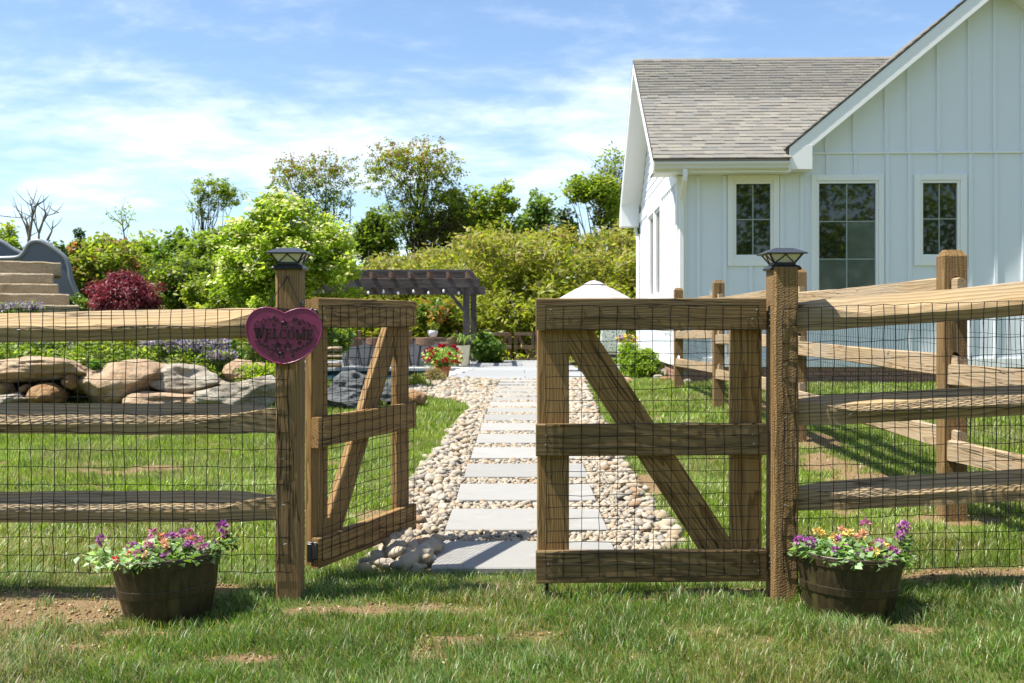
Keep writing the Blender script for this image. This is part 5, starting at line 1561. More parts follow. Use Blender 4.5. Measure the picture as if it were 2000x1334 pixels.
# ------------------------------------------------------------------ plants of the bed
def bush(name, label, c, r, nleaf, leaf, cols, seed, cat='shrub', nclump=60, cr=0.16, mat='leaf', group=None, aspect=0.55, up=0.5, stems=True, flat=0.8, ells=None, droop=0.1, shell=0.4, jit=0.22, fold=False):
    g = thing(name, (c[0], c[1], c[2] - r[2]), label, cat, group)
    el = ells or [(c, r)]
    cc = crown('foliage', el, nleaf, leaf, cols, g, WM[g.name].translation, nclump, cr, aspect, up, droop, seed, shell, mat, jit, flat, fold=fold)
    if stems:
        limbs(g, WM[g.name].translation, Vector(c) + Vector((0, 0, r[2] * 0.3)), cc, max(0.012, r[0] * 0.035), seed, 12, 'bark', 'stem', 5)
    return g
def P3(px, py, Y): return tuple(at(px, py, Y))
def sz(px, Y): return px / F * Y
GRN = [(0.075, 0.125, 0.022), (0.105, 0.160, 0.028), (0.050, 0.085, 0.018), (0.13, 0.17, 0.035)]
YG = [(0.20, 0.235, 0.040), (0.26, 0.29, 0.06), (0.14, 0.18, 0.03), (0.17, 0.21, 0.04)]
def catmint(label, cx, cy, Y, w, h, n, seed, pu=0.5):
    g = thing('catmint_clump', P3(cx, cy, Y), label, 'plant', 'catmint clumps')
    rng = np.random.default_rng(seed); b0 = np.array(at(cx, cy, Y))
    W_, H_ = sz(w, Y) / 2, sz(h, Y)
    k = n; a = rng.uniform(0, 6.283, k); r = np.sqrt(rng.random(k))
    root = np.stack([r * np.cos(a) * W_ * 0.75, r * np.sin(a) * W_ * 0.5, np.zeros(k)], 1)
    dirn = unit(np.stack([root[:, 0] / W_ * 0.7, root[:, 1] / W_ * 0.7, np.ones(k)], 1) + rng.normal(size=(k, 3)) * 0.14)
    hh = H_ * (0.75 + 0.35 * rng.random(k))
    pts, col, szs, dd = [], [], [], []
    for t, c_, s_ in ((0.15, 0, .05), (0.3, 0, .05), (0.45, 0, .045), (0.6, 0, .04), (0.72, 1, .045), (0.82, 1, .05), (0.9, 1, .045), (0.98, 1, .035)):
        for rep in range(2):
            q = root + dirn * (hh * t)[:, None] + rng.normal(size=(k, 3)) * 0.02
            pts.append(q)
            if c_:
                c1 = palette(k, [(0.30, 0.24, 0.50), (0.38, 0.31, 0.58), (0.25, 0.19, 0.42)], rng, 0.15); gsel = rng.random(k) > pu
                c1[gsel] = palette(int(gsel.sum()), [(0.16, 0.22, 0.07), (0.22, 0.28, 0.10)], rng)
                col.append(c1)
            else:
                col.append(palette(k, [(0.17, 0.24, 0.07), (0.24, 0.31, 0.11), (0.11, 0.16, 0.05)], rng))
            szs.append(np.full(k, s_ * 1.25) * (0.7 + 0.6 * rng.random(k))); dd.append(unit(dirn + rng.normal(size=(k, 3)) * 0.6))
    me = leaf_mesh('foliage', np.concatenate(pts), np.concatenate(szs), 0.55, np.concatenate(col), 0.4, 0, False, rng, dirs=np.concatenate(dd))
    mk('flower_spikes', me, 'leaf', g, Matrix.Translation(Vector(b0)))
catmint('catmint with full violet spikes behind the overhanging grey slab', 362, 716, 14.6, 150, 62, 520, 1, 0.8)
catmint('pale lilac catmint between the small yellow-green box and the flat capstone', 170, 705, 14.9, 130, 42, 380, 2, 0.4)
catmint('mostly green catmint above the flat capstone at far left', 85, 700, 14.7, 110, 36, 300, 3, 0.22)
catmint('violet catmint standing before the lowest stone step', 40, 622, 18.4, 80, 30, 160, 4, 0.85)
catmint('thin violet catmint at the bed edge beside the dark green shrub', 428, 716, 14.3, 50, 30, 120, 5, 0.7)
bush('box_shrub', 'small yellow-green box shrub between the catmint clumps', P3(257, 685, 14.8), (sz(36, 14.8), 0.25, sz(28, 14.8)), 2600, 0.05, [(0.17, 0.19, 0.02), (0.22, 0.21, 0.03), (0.09, 0.12, 0.015)], 31)
bush('dark_shrub', 'bright green leafy shrub beside the violet catmint', P3(432, 690, 14.9), (sz(32, 14.9), 0.3, sz(36, 14.9)), 2200, 0.07, [(0.06, 0.125, 0.02), (0.10, 0.17, 0.03), (0.04, 0.075, 0.015)], 32)
bush('groundcover_plant', 'low yellow-green groundcover on the craggy grey boulder', P3(515, 727, 13.7), (sz(46, 13.7), 0.25, sz(13, 13.7)), 1600, 0.05, [(0.22, 0.27, 0.03), (0.28, 0.32, 0.05), (0.12, 0.18, 0.02)], 33, stems=False)
bush('moss_tuft', 'small dark green tuft growing between the capstone and largest boulder', P3(186, 713, 13.3), (sz(14, 13.3), 0.1, sz(9, 13.3)), 500, 0.035, [(0.06, 0.13, 0.02), (0.08, 0.16, 0.03)], 34, stems=False, nclump=16, cr=0.06)
bush('ornamental_grass', 'yellowish grass tuft at the pebble edge left of the terracotta pot', P3(815, 752, 17.2), (sz(26, 17.2), 0.25, sz(14, 17.2)), 900, 0.16, [(0.20, 0.24, 0.04), (0.30, 0.27, 0.06), (0.14, 0.18, 0.03)], 35, stems=False, nclump=20, cr=0.12, aspect=0.12, up=0.0)
bush('ornamental_grass', 'dry pinkish grass tuft in front of the terracotta pot', P3(850, 742, 18.6), (sz(22, 18.6), 0.25, sz(16, 18.6)), 800, 0.16, [(0.30, 0.22, 0.14), (0.24, 0.22, 0.08), (0.34, 0.27, 0.18)], 36, stems=False, nclump=20, cr=0.12, aspect=0.12, up=0.0)
bush('ornamental_grass', 'wispy pale grass behind the open gate and heart sign', P3(510, 690, 17.0), (sz(50, 17), 0.4, sz(26, 17)), 1500, 0.22, [(0.26, 0.28, 0.10), (0.32, 0.31, 0.13), (0.18, 0.22, 0.06)], 37, stems=False, nclump=30, cr=0.2, aspect=0.08, up=0.0)
rngb = np.random.default_rng(15); n = 60000
bx_ = rngb.uniform(-11.5, -3.6, n); by_ = 14.0 + 12 * rngb.random(n) ** 1.5
k = (bed(bx_, by_) > 0.3) & (fbm(bx_ * 1.7, by_ * 1.7, 5) > 0.40) & (bx_ > -by_ * 0.54)
bx_, by_ = bx_[k], by_[k]; n = len(bx_)
hb_ = 0.05 + 0.28 * vn(bx_ * 1.9, by_ * 1.9, 6) ** 2
pts = np.stack([bx_, by_, gz(bx_, by_) + hb_ * rngb.random(n)], 1)
gcv = tag(mk('bed_groundcover', leaf_mesh('bed_groundcover', pts, 0.075 * (0.6 + 0.7 * rngb.random(n)), 0.5, palette(n, [(0.13, 0.19, 0.03), (0.19, 0.25, 0.05), (0.09, 0.13, 0.025), (0.24, 0.27, 0.09)], rngb, 0.2), 0.4, 0, False, rngb), 'leaf'), 'low leafy groundcover filling the raised bed behind the boulders', 'groundcover', None, 'stuff')
def maple():
    c = at(244, 578, 18.8); g = thing('japanese_maple', (c.x, c.y, gzf(c.x, c.y)), 'dark red weeping Japanese maple right of the stone steps', 'tree')
    rx, rz = sz(57, 18.8), sz(36, 18.8)
    rng = np.random.default_rng(5); n = 15000; k = 230
    a = rng.uniform(0, 6.283, k); h = rng.random(k) ** 0.8
    rr = np.sqrt(np.clip(1 - h ** 2.2, 0, 1)) * (0.82 + 0.25 * rng.random(k))
    cc = np.stack([c.x + rx * rr * np.cos(a), c.y + rx * 0.6 * rr * np.sin(a), c.z - rz + 2 * rz * h * (0.92 + 0.14 * rng.random(k))], 1)
    cc[:40] = np.stack([c.x + rx * 0.5 * rng.normal(size=40), c.y + rx * 0.4 * rng.normal(size=40), c.z + rz * rng.uniform(-.6, .6, 40)], 1)
    i = rng.integers(0, k, n)
    d = cc[i] - np.array([c.x, c.y, c.z + rz * 0.6]); d[:, 2] = -np.abs(d[:, 2]) - 0.25; d = unit(d + rng.normal(size=(n, 3)) * 0.35)
    pts = cc[i] + rng.normal(size=(n, 3)) * np.array([0.07, 0.07, 0.055])
    me = leaf_mesh('crown', pts - np.array(WM[g.name].translation), 0.075 * (0.6 + 0.8 * rng.random(n)), 0.28, palette(n, [(0.16, 0.030, 0.046), (0.23, 0.058, 0.075), (0.09, 0.018, 0.028), (0.28, 0.085, 0.10)], rng, 0.2), 0.6, 0, False, rng, dirs=d)
    mk('crown', me, 'leaf_red', g, Matrix.Translation(WM[g.name].translation))
    limbs(g, WM[g.name].translation, c + Vector((0, 0, rz * 0.4)), cc, 0.045, 4, 16, 'bark_pale', 'trunk', 6, 0.1)
maple()

# dogwood
def dogwood():
    Y = 16.6
    c = at(560, 520, Y); base = Vector((c.x + 0.1, Y, gzf(c.x, Y)))
    g = thing('dogwood_tree', base, 'bushy light green dogwood with creamy blossom behind the left post', 'tree')
    el = [(P3(555, 500, Y), (sz(120, Y), 0.9, sz(100, Y))), (P3(545, 430, Y), (sz(70, Y), 0.6, sz(52, Y))), (P3(470, 540, Y), (sz(68, Y), 0.6, sz(45, Y))), (P3(648, 545, Y), (sz(62, Y), 0.6, sz(66, Y))),
          (P3(470, 470, Y), (sz(55, Y), 0.5, sz(45, Y))), (P3(628, 470, Y), (sz(55, Y), 0.5, sz(48, Y))), (P3(550, 590, Y), (sz(130, Y), 0.7, sz(42, Y)))]
    cc = crown('crown', el, 30000, 0.082, [(0.22, 0.295, 0.036), (0.29, 0.36, 0.055), (0.16, 0.225, 0.026), (0.36, 0.42, 0.10)], g, base, 330, 0.17, 0.50, 0.9, 0.35, 11, 0.40, fold=True, jit=0.16)
    rng = np.random.default_rng(77); m_ = cc[(cc[:, 2] > c.z - 0.4)]
    k = rng.integers(0, len(m_), 3600); pts = m_[k] + rng.normal(size=(3600, 3)) * np.array([0.12, 0.12, 0.03]) + np.array([0, 0, 0.09])
    me = leaf_mesh('blossom', pts - np.array(base), 0.07 * (0.7 + 0.5 * rng.random(3600)), 0.9, palette(3600, [(0.58, 0.60, 0.36), (0.66, 0.67, 0.48), (0.42, 0.48, 0.20)], rng, 0.1), 2.0, 0, False, rng)
    mk('blossom', me, 'petal', g, Matrix.Translation(base))
    m = MB(); rg = random.Random(4)
    for k in range(7):
        a = Vector(cc[rg.randrange(len(cc))]); s = base + Vector((rg.uniform(-.12, .12), rg.uniform(-.1, .1), -0.05))
        mid = s.lerp(a, 0.5) + Vector((rg.uniform(-.1, .1), rg.uniform(-.1, .1), 0.25))
        m.tube([s, s.lerp(mid, 0.5), mid, mid.lerp(a, 0.6), a], [0.05, 0.042, 0.032, 0.02, 0.008], 6)
    m.build('trunk', 'bark_pale', g, smooth=True)
dogwood()

# ------------------------------------------------------------------ shrubs, thicket and trees behind
bush('flowering_shrub', 'mixed yellow-green shrub with reddish tips right of the slide', P3(205, 530, 24), (sz(75, 24), 0.9, sz(60, 24)), 8000, 0.13, YG + [(0.30, 0.15, 0.07)], 41, nclump=90, cr=0.3)
bush('laurel_shrub', 'glossy dark green shrub right of the red maple', P3(355, 560, 21), (sz(70, 21), 0.8, sz(50, 21)), 7500, 0.10, [(0.09, 0.13, 0.025), (0.14, 0.18, 0.03), (0.05, 0.08, 0.016), (0.22, 0.24, 0.06)], 42, nclump=90, cr=0.25)
bush('laurel_shrub', 'loose light green shrub left of the dogwood', P3(425, 585, 19.5), (sz(62, 19.5), 0.7, sz(50, 19.5)), 6000, 0.10, YG, 43, nclump=80, cr=0.22)
bush('low_shrub', 'dark low shrub at the foot of the stone steps', P3(142, 600, 20.6), (sz(30, 20.6), 0.5, sz(18, 20.6)), 1800, 0.09, GRN, 44, nclump=30, cr=0.16)
bush('leafy_shrub', 'green leafy shrub left of the stone bar', P3(655, 660, 24), (sz(26, 24), 0.5, sz(30, 24)), 2600, 0.10, GRN + YG, 45, nclump=40, cr=0.2)
bush('leafy_shrub', 'green shrub below the dogwood behind the heart sign', P3(590, 655, 19), (sz(70, 19), 0.6, sz(30, 19)), 4500, 0.10, GRN, 46, nclump=60, cr=0.2)
bush('berry_shrub', 'dark shrub with orange berries behind the white pot', P3(850, 615, 30), (sz(48, 30), 0.8, sz(26, 30)), 3000, 0.13, GRN + [(0.35, 0.17, 0.04)], 47, nclump=50, cr=0.26)
bush('hydrangea_shrub', 'round green shrub between the pergola posts and far gate', P3(950, 680, 27.6), (sz(32, 27.6), 0.45, sz(28, 27.6)), 2600, 0.12, [(0.08, 0.14, 0.03), (0.12, 0.19, 0.04), (0.05, 0.09, 0.02)], 48, nclump=40, cr=0.2)

th = thing('bamboo_thicket', (1, 34, 0.1), 'dense yellow-green bamboo thicket behind the pergola and umbrella', 'thicket', kind='stuff')
topx = [430, 560, 690, 760, 820, 870, 930, 980, 1050, 1120, 1180, 1260, 1330]; topy = [560, 530, 506, 500, 492, 474, 458, 452, 452, 450, 455, 452, 460]
rngt = np.random.default_rng(31)
nC = 900; px = rngt.uniform(430, 1330, nC); Yc = rngt.uniform(31.5, 37.5, nC); tp = np.interp(px, topx, topy)
py = tp + 12 + (712 - tp) * rngt.random(nC) ** 0.95 + rngt.normal(size=nC) * 3
ctr = np.stack([(px - 1000) / F * Yc, Yc - (py - tp) / 240 * 2.2, CAMZ - (py - HOR) / F * Yc], 1)
nL = 150000; k = rngt.integers(0, nC, nL)
pts = ctr[k] + rngt.normal(size=(nL, 3)) * np.array([0.27, 0.26, 0.20])
hgt = 1 - (py[k] - tp[k]) / 260
cb = palette(nL, [(0.205, 0.225, 0.030), (0.265, 0.275, 0.044), (0.14, 0.165, 0.024), (0.31, 0.30, 0.07)], rngt, 0.16)
dry = rngt.random(nL) < np.clip(hgt - 0.55, 0, 1) * 1.3
cb[dry] = palette(int(dry.sum()), [(0.34, 0.29, 0.11), (0.28, 0.24, 0.08)], rngt, 0.15)
dd = rngt.normal(size=(nL, 3)); dd[:, 2] = dd[:, 2] * 0.7 - 0.1
me = leaf_mesh('thicket', pts - np.array([1, 34, 0.1]), 0.23 * (0.55 + 0.8 * rngt.random(nL)), 0.33, cb, 0.5, 0.1, False, rngt, dirs=unit(dd))
mk('bamboo_leaves', me, 'leaf', th, Matrix.Translation((1, 34, 0.1)))
m = MB()
for q in range(170):
    x = (rngt.uniform(440, 1320) - 1000) / F * 35; yy = rngt.uniform(32.5, 37); h = rngt.uniform(2.2, 4.0)
    b0 = Vector((x, yy, 0)); e = b0 + Vector((rngt.normal() * 0.3, rngt.normal() * 0.3, h))
    m.tube([b0, b0.lerp(e, 0.5) + Vector((0.03, 0, 0)), e], [0.022, 0.018, 0.006], 5)
m.build('bamboo_canes', 'bark_pale', th)

def tree(name, label, Y, trunk_px, top_py, ells_px, nleaf, leaf, cols, seed, nclump=110, cr=0.55, r0=0.14, nl=22, low=0.2, top=None, twigs=0, up=0.5, base_py=None, bark='bark', shell=0.4, wig=0.05, aspect=0.5, group='trees along the skyline', flat=0.75):
    bx = (trunk_px - 1000) / F * Y
    base = Vector((bx, Y, 0.1 if base_py is None else at(0, base_py, Y).z))
    g = thing(name, base, label, 'tree', group)
    el = [(P3(x, y, Y + dy), (sz(rx, Y), sz(rx, Y) * 0.8, sz(ry, Y))) for x, y, rx, ry, dy in ells_px]
    cc = crown('crown', el, nleaf, leaf, cols, g, base, nclump, cr, aspect, up, 0.2, seed, shell, 'leaf', 0.2, flat, top)
    limbs(g, base, at(trunk_px + random.uniform(-6, 6), top_py, Y), cc, r0, seed, nl, bark, 'trunk', 7, wig, low, twigs)
RED = [(0.28, 0.15, 0.055), (0.33, 0.20, 0.08), (0.23, 0.16, 0.05)]
MG = [(0.16, 0.215, 0.032), (0.215, 0.27, 0.042), (0.125, 0.175, 0.028), (0.26, 0.285, 0.055)]
tree('sparse_tree', 'small sparse leaning tree left of the dogwood crown', 50, 402, 420, [(420, 375, 48, 34, 0), (390, 410, 26, 26, 0), (455, 385, 26, 20, 0)], 3400, 0.135, MG, 51, 150, 0.22, 0.12, 22, 0.45, twigs=2)
tree('open_crowned_tree', 'open spreading tree with reddish tips behind the dogwood', 46, 640, 370, [(600, 335, 72, 42, 0), (650, 330, 52, 42, 0), (560, 350, 45, 44, 0), (655, 390, 52, 60, 0), (600, 395, 55, 45, 0)], 7200, 0.125, MG, 52, 420, 0.22, 0.085, 46, 0.30, (RED, 0.42, 1.4), 3, shell=0.55)
tree('open_crowned_tree', 'tallest tree on the skyline with feathery reddish top', 44, 815, 300, [(800, 320, 90, 58, 0), (745, 330, 55, 55, 0), (850, 320, 55, 55, 0), (830, 400, 62, 80, 0), (780, 430, 58, 60, 0), (890, 380, 34, 50, 0)], 14500, 0.120, MG, 53, 640, 0.23, 0.11, 60, 0.2, (RED, 0.55, 1.6), 3, shell=0.5)
tree('round_tree', 'dark rounded evergreen tree below the open crowned trees', 42, 735, 440, [(735, 460, 42, 42, 0), (712, 480, 30, 34, 0)], 5200, 0.2, [(0.10, 0.14, 0.03), (0.14, 0.18, 0.036), (0.08, 0.11, 0.024)], 54, 80, 0.45, 0.12, 14)
tree('dense_tree', 'dense bright green tree right of the tallest tree', 47, 955, 400, [(958, 420, 58, 52, 0), (985, 390, 32, 30, 0), (925, 440, 38, 50, 0), (950, 460, 60, 40, 0)], 10500, 0.22, MG, 55, 130, 0.5, 0.16, 20)
tree('dense_tree', 'ivy covered tree between the tallest tree and the dense green tree', 45, 880, 430, [(885, 420, 38, 70, 0), (860, 460, 50, 50, 0)], 6500, 0.2, [(0.10, 0.14, 0.03), (0.14, 0.185, 0.04), (0.19, 0.16, 0.05)], 56, 90, 0.45, 0.14, 18)
tree('feathery_tree', 'pale feathery tree standing alone right of the dense green tree', 52, 1052, 410, [(1055, 410, 32, 40, 0), (1050, 440, 42, 34, 0)], 3600, 0.22, [(0.13, 0.19, 0.06), (0.17, 0.23, 0.08), (0.10, 0.15, 0.04)], 57, 60, 0.45, 0.1, 14, twigs=1)
tree('spruce_tree', 'small dark pointed evergreen on the skyline', 50, 1103, 415, [(1103, 425, 12, 16, 0), (1103, 445, 20, 16, 0), (1103, 462, 25, 16, 0)], 2600, 0.2, [(0.035, 0.065, 0.025), (0.05, 0.08, 0.03)], 58, 50, 0.35, 0.1, 8)
tree('leaning_tree', 'green tree with drooping crown left of the house roof', 46, 1185, 400, [(1160, 375, 48, 30, 0), (1190, 400, 38, 50, 0), (1200, 450, 36, 40, 0), (1130, 370, 28, 24, 0)], 5600, 0.2, MG, 59, 90, 0.45, 0.15, 22, 0.3, twigs=1)
tree('bare_tree', 'nearly bare tree with thin twigs beside the house eave', 48, 1212, 320, [(1195, 325, 34, 34, 0), (1215, 300, 24, 24, 0)], 420, 0.2, MG, 60, 50, 0.45, 0.12, 40, 0.4, twigs=4)
tree('green_tree', 'green tree filling behind the bamboo at the house', 43, 1235, 450, [(1235, 500, 50, 70, 0), (1260, 440, 40, 40, 0)], 5200, 0.22, [(0.07, 0.11, 0.02), (0.12, 0.14, 0.03)], 61, 70, 0.5, 0.14, 12)
# left skyline
for lab, x, tp, w, seed, cols, Y in (
        ('rounded green tree at the far left behind the slide', 8, 440, 48, 62, MG, 40), ('dark green tree rising just right of the slide', 110, 468, 48, 63, [(0.05, 0.08, 0.02), (0.08, 0.12, 0.026)], 38),
        ('green tree behind the red maple', 205, 462, 58, 64, MG, 40), ('dome shaped green tree right of the tree behind the maple', 285, 455, 56, 65, MG, 42),
        ('bright green tree left of the dogwood', 350, 452, 50, 66, [(0.10, 0.16, 0.025), (0.14, 0.2, 0.035), (0.08, 0.12, 0.02)], 38), ('pale willow-like tree touching the dogwood crown', 415, 440, 56, 67, [(0.15, 0.20, 0.045), (0.19, 0.24, 0.06), (0.12, 0.16, 0.03)], 34)):
    h = 610 - tp
    tree('skyline_tree', lab, Y, x, tp + 30, [(x, tp + 36, w * 0.62, 34, 0), (x - w * 0.4, tp + 75, w * 0.6, 50, 0.5), (x + w * 0.4, tp + 72, w * 0.6, 48, -0.5), (x, tp + 120, w, 50, -1)], 8200, 0.20, cols, seed, 120, 0.42, 0.14, 14)
tree('spruce_tree', 'thin dark conifer left of the red maple', 36, 152, 452, [(152, 468, 8, 16, 0), (152, 492, 14, 18, 0), (150, 520, 20, 20, 0)], 2200, 0.15, [(0.03, 0.055, 0.02), (0.045, 0.07, 0.025)], 68, 50, 0.25, 0.08, 8)
def snag(label, Y, lines, r, leafs=0, seed=1):
    g = thing('dead_tree', at(lines[0][0][0], lines[0][0][1], Y), label, 'tree', 'bare trees'); m = MB()
    for L in lines:
        k = len(L[0:]) ; pts = [at(x, y, Y) for x, y in L]
        m.tube(pts, [r * (1 - 0.8 * i / (len(pts) - 1)) * (1 if L is lines[0] else 0.7) for i in range(len(pts))], 5)
        rg = random.Random(seed + len(pts))
        for p, q in zip(pts[1:-1], pts[2:]):
            for _ in range(2):
                e = p.lerp(q, rg.random()); d = (q - p).normalized() * 0.3 + Vector((rg.gauss(0, .4), rg.gauss(0, .3), rg.uniform(0, .6)))
                m.tube([e, e + d * 0.5, e + d * 0.9 + Vector((0, 0, .1))], [r * .28, r * .2, r * .08], 4)
    m.build('trunk', 'dead_wood', g)
    if leafs:
        rng = np.random.default_rng(seed); L = lines[-1]
        c = np.concatenate([np.array(at(x, y, Y))[None] + rng.normal(size=(leafs, 3)) * 0.22 for x, y in ((225, 425), (240, 415), (248, 430), (236, 438))])
        mk('crown', leaf_mesh('crown', c - np.array(WM[g.name].translation), np.full(len(c), 0.16), 0.5, palette(len(c), MG, rng), rng=rng), 'leaf', g, Matrix.Translation(WM[g.name].translation))
snag('bare dead tree with forking limbs above the slide', 38, [[(57, 520), (56, 470), (60, 445), (64, 420), (62, 405), (58, 390)], [(62, 425), (70, 405), (76, 393)], [(57, 465), (50, 440), (42, 425), (20, 424)], [(57, 450), (52, 432), (48, 420)], [(75, 500), (76, 455), (70, 440), (64, 424)], [(76, 455), (84, 432), (92, 421), (116, 415)], [(84, 432), (90, 415), (82, 406)], [(92, 470), (101, 452), (104, 430)]], 0.075)
snag('thin bare sapling above the trees behind the maple', 40, [[(250, 520), (246, 480), (241, 450), (238, 425), (234, 408)], [(241, 452), (250, 440), (254, 430)], [(240, 440), (228, 430), (214, 427)]], 0.045, 26, 3)
# wood behind the photographer, seen only as reflections in the panes
rngw = np.random.default_rng(91); n = 70000
nb = 420; bx = rngw.uniform(-45, 60, nb); by = rngw.uniform(-46, -34, nb); bz = rngw.uniform(0.5, 14.5, nb)
k = rngw.integers(0, nb, n)
pts = np.stack([bx[k], by[k], bz[k]], 1) + rngw.normal(size=(n, 3)) * np.array([1.5, 1.2, 1.0]); pts[:, 2] = np.abs(pts[:, 2])
wd = tag(mk('far_wood', leaf_mesh('far_wood', pts - np.array([0, -40, 0]), np.full(n, 0.5), 0.6, palette(n, MG, rngw), rng=rngw), 'leaf', None, Matrix.Translation((0, -40, 0))), 'green wood across the field reflected in the window panes', 'wood', None, 'stuff')

# ------------------------------------------------------------------ pergola, bar, stools
ZG = 0.135
pg = thing('pergola', (at(912, 716, 25.5).x, 25.5, ZG), 'dark stained timber pergola over the stone bar', 'pergola')
PX1 = at(911, 0, 25.5).x; PX0 = at(560, 0, 25.5).x
zA, zB = at(0, 562, 25.5).z, at(0, 544, 25.5).z
YB = 28.2
for nm, x, y in (('post', PX1, 25.5), ('post', (925 - 1000) / F * YB, YB), ('post', PX0, 25.5), ('post', PX0 - 0.2, YB)):
    post_box(nm, x - 0.08, x + 0.08, y - 0.08, y + 0.08, ZG, zB - 0.06, 'pergola_timber', pg, 0.01)
XE = at(936, 0, 25.5).x
def beam(nm, a, c, w, t, nrm=(0, -1, 0)): return board(nm, a, c, w, t, nrm, 'pergola_timber', pg, 0.006, 4)
beam('beam', (PX0 - 0.4, 25.40, (zA + zB) / 2), (XE, 25.40, (zA + zB) / 2), zB - zA, 0.05)
beam('beam', (PX0 - 0.4, 25.60, (zA + zB) / 2), (XE, 25.60, (zA + zB) / 2), zB - zA, 0.05)
xr = (948 - 1000) / F * YB
beam('beam', (PX0 - 0.6, YB - 0.1, at(0, 568, YB).z), (xr, YB - 0.1, at(0, 568, YB).z), sz(15, YB), 0.05)
beam('beam', (PX0 - 0.6, YB + 0.1, at(0, 568, YB).z), (xr, YB + 0.1, at(0, 568, YB).z), sz(15, YB), 0.05)
zr = zB + 0.07
for i in range(11):
    x = at(911 - 37.3 * i, 0, 25.0).x
    board('rafter', (x, 24.95, zr), (x, YB + 0.5, zr - 0.05), 0.15, 0.06, (1, 0, 0), 'stool_wood', pg, 0.006, 4)
for i in range(9):
    y = 25.0 + i * 0.4
    board('purlin', (PX0 - 0.5, y, zr + 0.105 - i * 0.006), (at(922, 0, 25).x, y, zr + 0.105 - i * 0.006), 0.06, 0.045, (0, 0, 1), 'pergola_timber', pg, 0.004, 3)
m = MB(); n = 10
inn, outr = [], []
for k in range(n + 1):
    a = k / n * math.pi / 2
    inn.append((PX1 - 0.08 - 0.52 * (1 - math.cos(a)) ** 1.0, zA - 0.52 * (1 - math.sin(a))))
for k in range(n + 1):
    t = k / n
    outr.append((PX1 - 0.08 - 0.52 * t, zA - 0.56 * (1 - t) ** 1.35))
c1 = [Vector((x, 25.46, z)) for x, z in outr]
m.tube(c1, 0.055, 4); m.build('curved_brace', 'pergola_timber', pg)
sg = thing('string_lights', (PX1, 25.3, zA), 'string of small bulbs hung beneath the pergola beam', 'lights')
m = MB(); m.tube([(PX0 + (PX1 - PX0) * k / 24, 25.36, zA - 0.02 - 0.05 * abs(math.sin(k * 0.75))) for k in range(25)], 0.006, 4); m.build('cord', 'metal_frame', sg)
for k in range(12):
    x = PX0 + (PX1 - PX0) * (2 * k + 1) / 24; m = MB(); m.lathe([(0.002, 0.05), (0.016, 0.04), (0.03, 0.0), (0.02, -0.03), (0.002, -0.04)], 10, (x, 25.36, zA - 0.09 - 0.05 * abs(math.sin((2 * k + 1) * 0.75)))); m.build('bulb', 'white_glaze', sg, smooth=True)
bx0, bx1 = at(668, 0, 25.7).x, at(905, 0, 25.7).x
ztop = at(0, 664, 25.7).z
bar_ = thing('stone_bar', ((bx0 + bx1) / 2, 25.9, ZG), 'grey stucco outdoor bar counter under the pergola', 'bar')
m = MB(); m.box((bx0, 25.7, ZG - 0.02), (bx1 - 0.15, 26.5, ztop)); m.build('counter_body', 'bar_stucco', bar_, bevel=0.01)
m = MB(); m.box((bx0 - 0.06, 25.55, ztop), (bx1, 26.6, ztop + 0.05)); m.build('counter_top', 'stool_wood', bar_, bevel=0.01)
def stool(px, label, big=False, rz=0.0):
    x = at(px, 0, 25.0).x
    g = thing('bar_stool', (x, 25.05, ZG), label, 'stool', 'stools at the bar', rz)
    H = at(0, 676, 25).z - ZG
    def bl(nm, mat, mb, **k):
        return mk(nm, mb.mesh(nm, **k), mat, g, WM[g.name])
    m = MB(); w = 0.225 if not big else 0.25
    rings = []
    for k in range(9):
        t = -1 + k / 4; c = abs(t) ** 3
        rings.append([Vector((t * w, -0.17 + 0.04 * c, H + 0.05 * c)), Vector((t * w, 0.17 - 0.04 * c, H + 0.05 * c)), Vector((t * w, 0.17 - 0.04 * c, H + 0.055 + 0.05 * c)), Vector((t * w, -0.17 + 0.04 * c, H + 0.055 + 0.05 * c))])
    m.loft(rings); bl('seat', 'stool_wood', m, bevel=0.01)
    m = MB(); rings = []
    for k in range(9):
        t = -1 + k / 4; yy = -0.19 + 0.10 * t * t; c = 0.035 * abs(t) ** 4
        rings.append([Vector((t * w, yy, H + 0.02 + c)), Vector((t * w, yy + 0.03, H + 0.02 + c)), Vector((t * w, yy + 0.03, H + 0.215 - c)), Vector((t * w, yy, H + 0.215 - c))])
    m.loft(rings); bl('backrest', 'stool_wood', m, bevel=0.012)
    for sx in (-1, 1):
        for sy in (-1, 1):
            m = MB(); m.tube([(sx * 0.11, sy * 0.10, H + 0.01), (sx * 0.19, sy * 0.17, 0)], [0.014, 0.012], 6); bl('leg', 'metal_frame', m)
    m = MB(); c = [(sx * 0.165, sy * 0.15, 0.22) for sx, sy in ((-1, -1), (1, -1), (1, 1), (-1, 1), (-1, -1))]; m.tube(c, 0.008, 5); bl('footrest', 'metal_frame', m)
for px, lab, bg_ in ((689, 'leftmost wooden bar stool at the stone bar', 0), (733, 'second wooden bar stool from the left at the stone bar', 0), (787, 'third wooden bar stool from the left, behind the gate stile', 0), (830, 'fourth wooden bar stool from the left, beside the white pot', 0), (878, 'rightmost bar stool turned sideways above the red flowers', 1)):
    stool(px, lab, bool(bg_), R(60) if bg_ else random.uniform(-0.1, 0.1))
jar = thing('teal_jar', at(686, 664, 26) + Vector((0, 0, 0.05)), 'small teal glass jar on the left end of the bar', 'jar')
jz = ztop + 0.05; jx = at(686, 0, 26).x
WM[jar.name] = Matrix.Translation((jx, 26, jz)); jar.matrix_basis = WM[jar.name]
m = MB(); m.lathe([(0.045, 0), (0.05, 0.01), (0.05, 0.09), (0.035, 0.11)], 14, (jx, 26, jz)); m.build('body', 'teal_glass', jar, smooth=True)
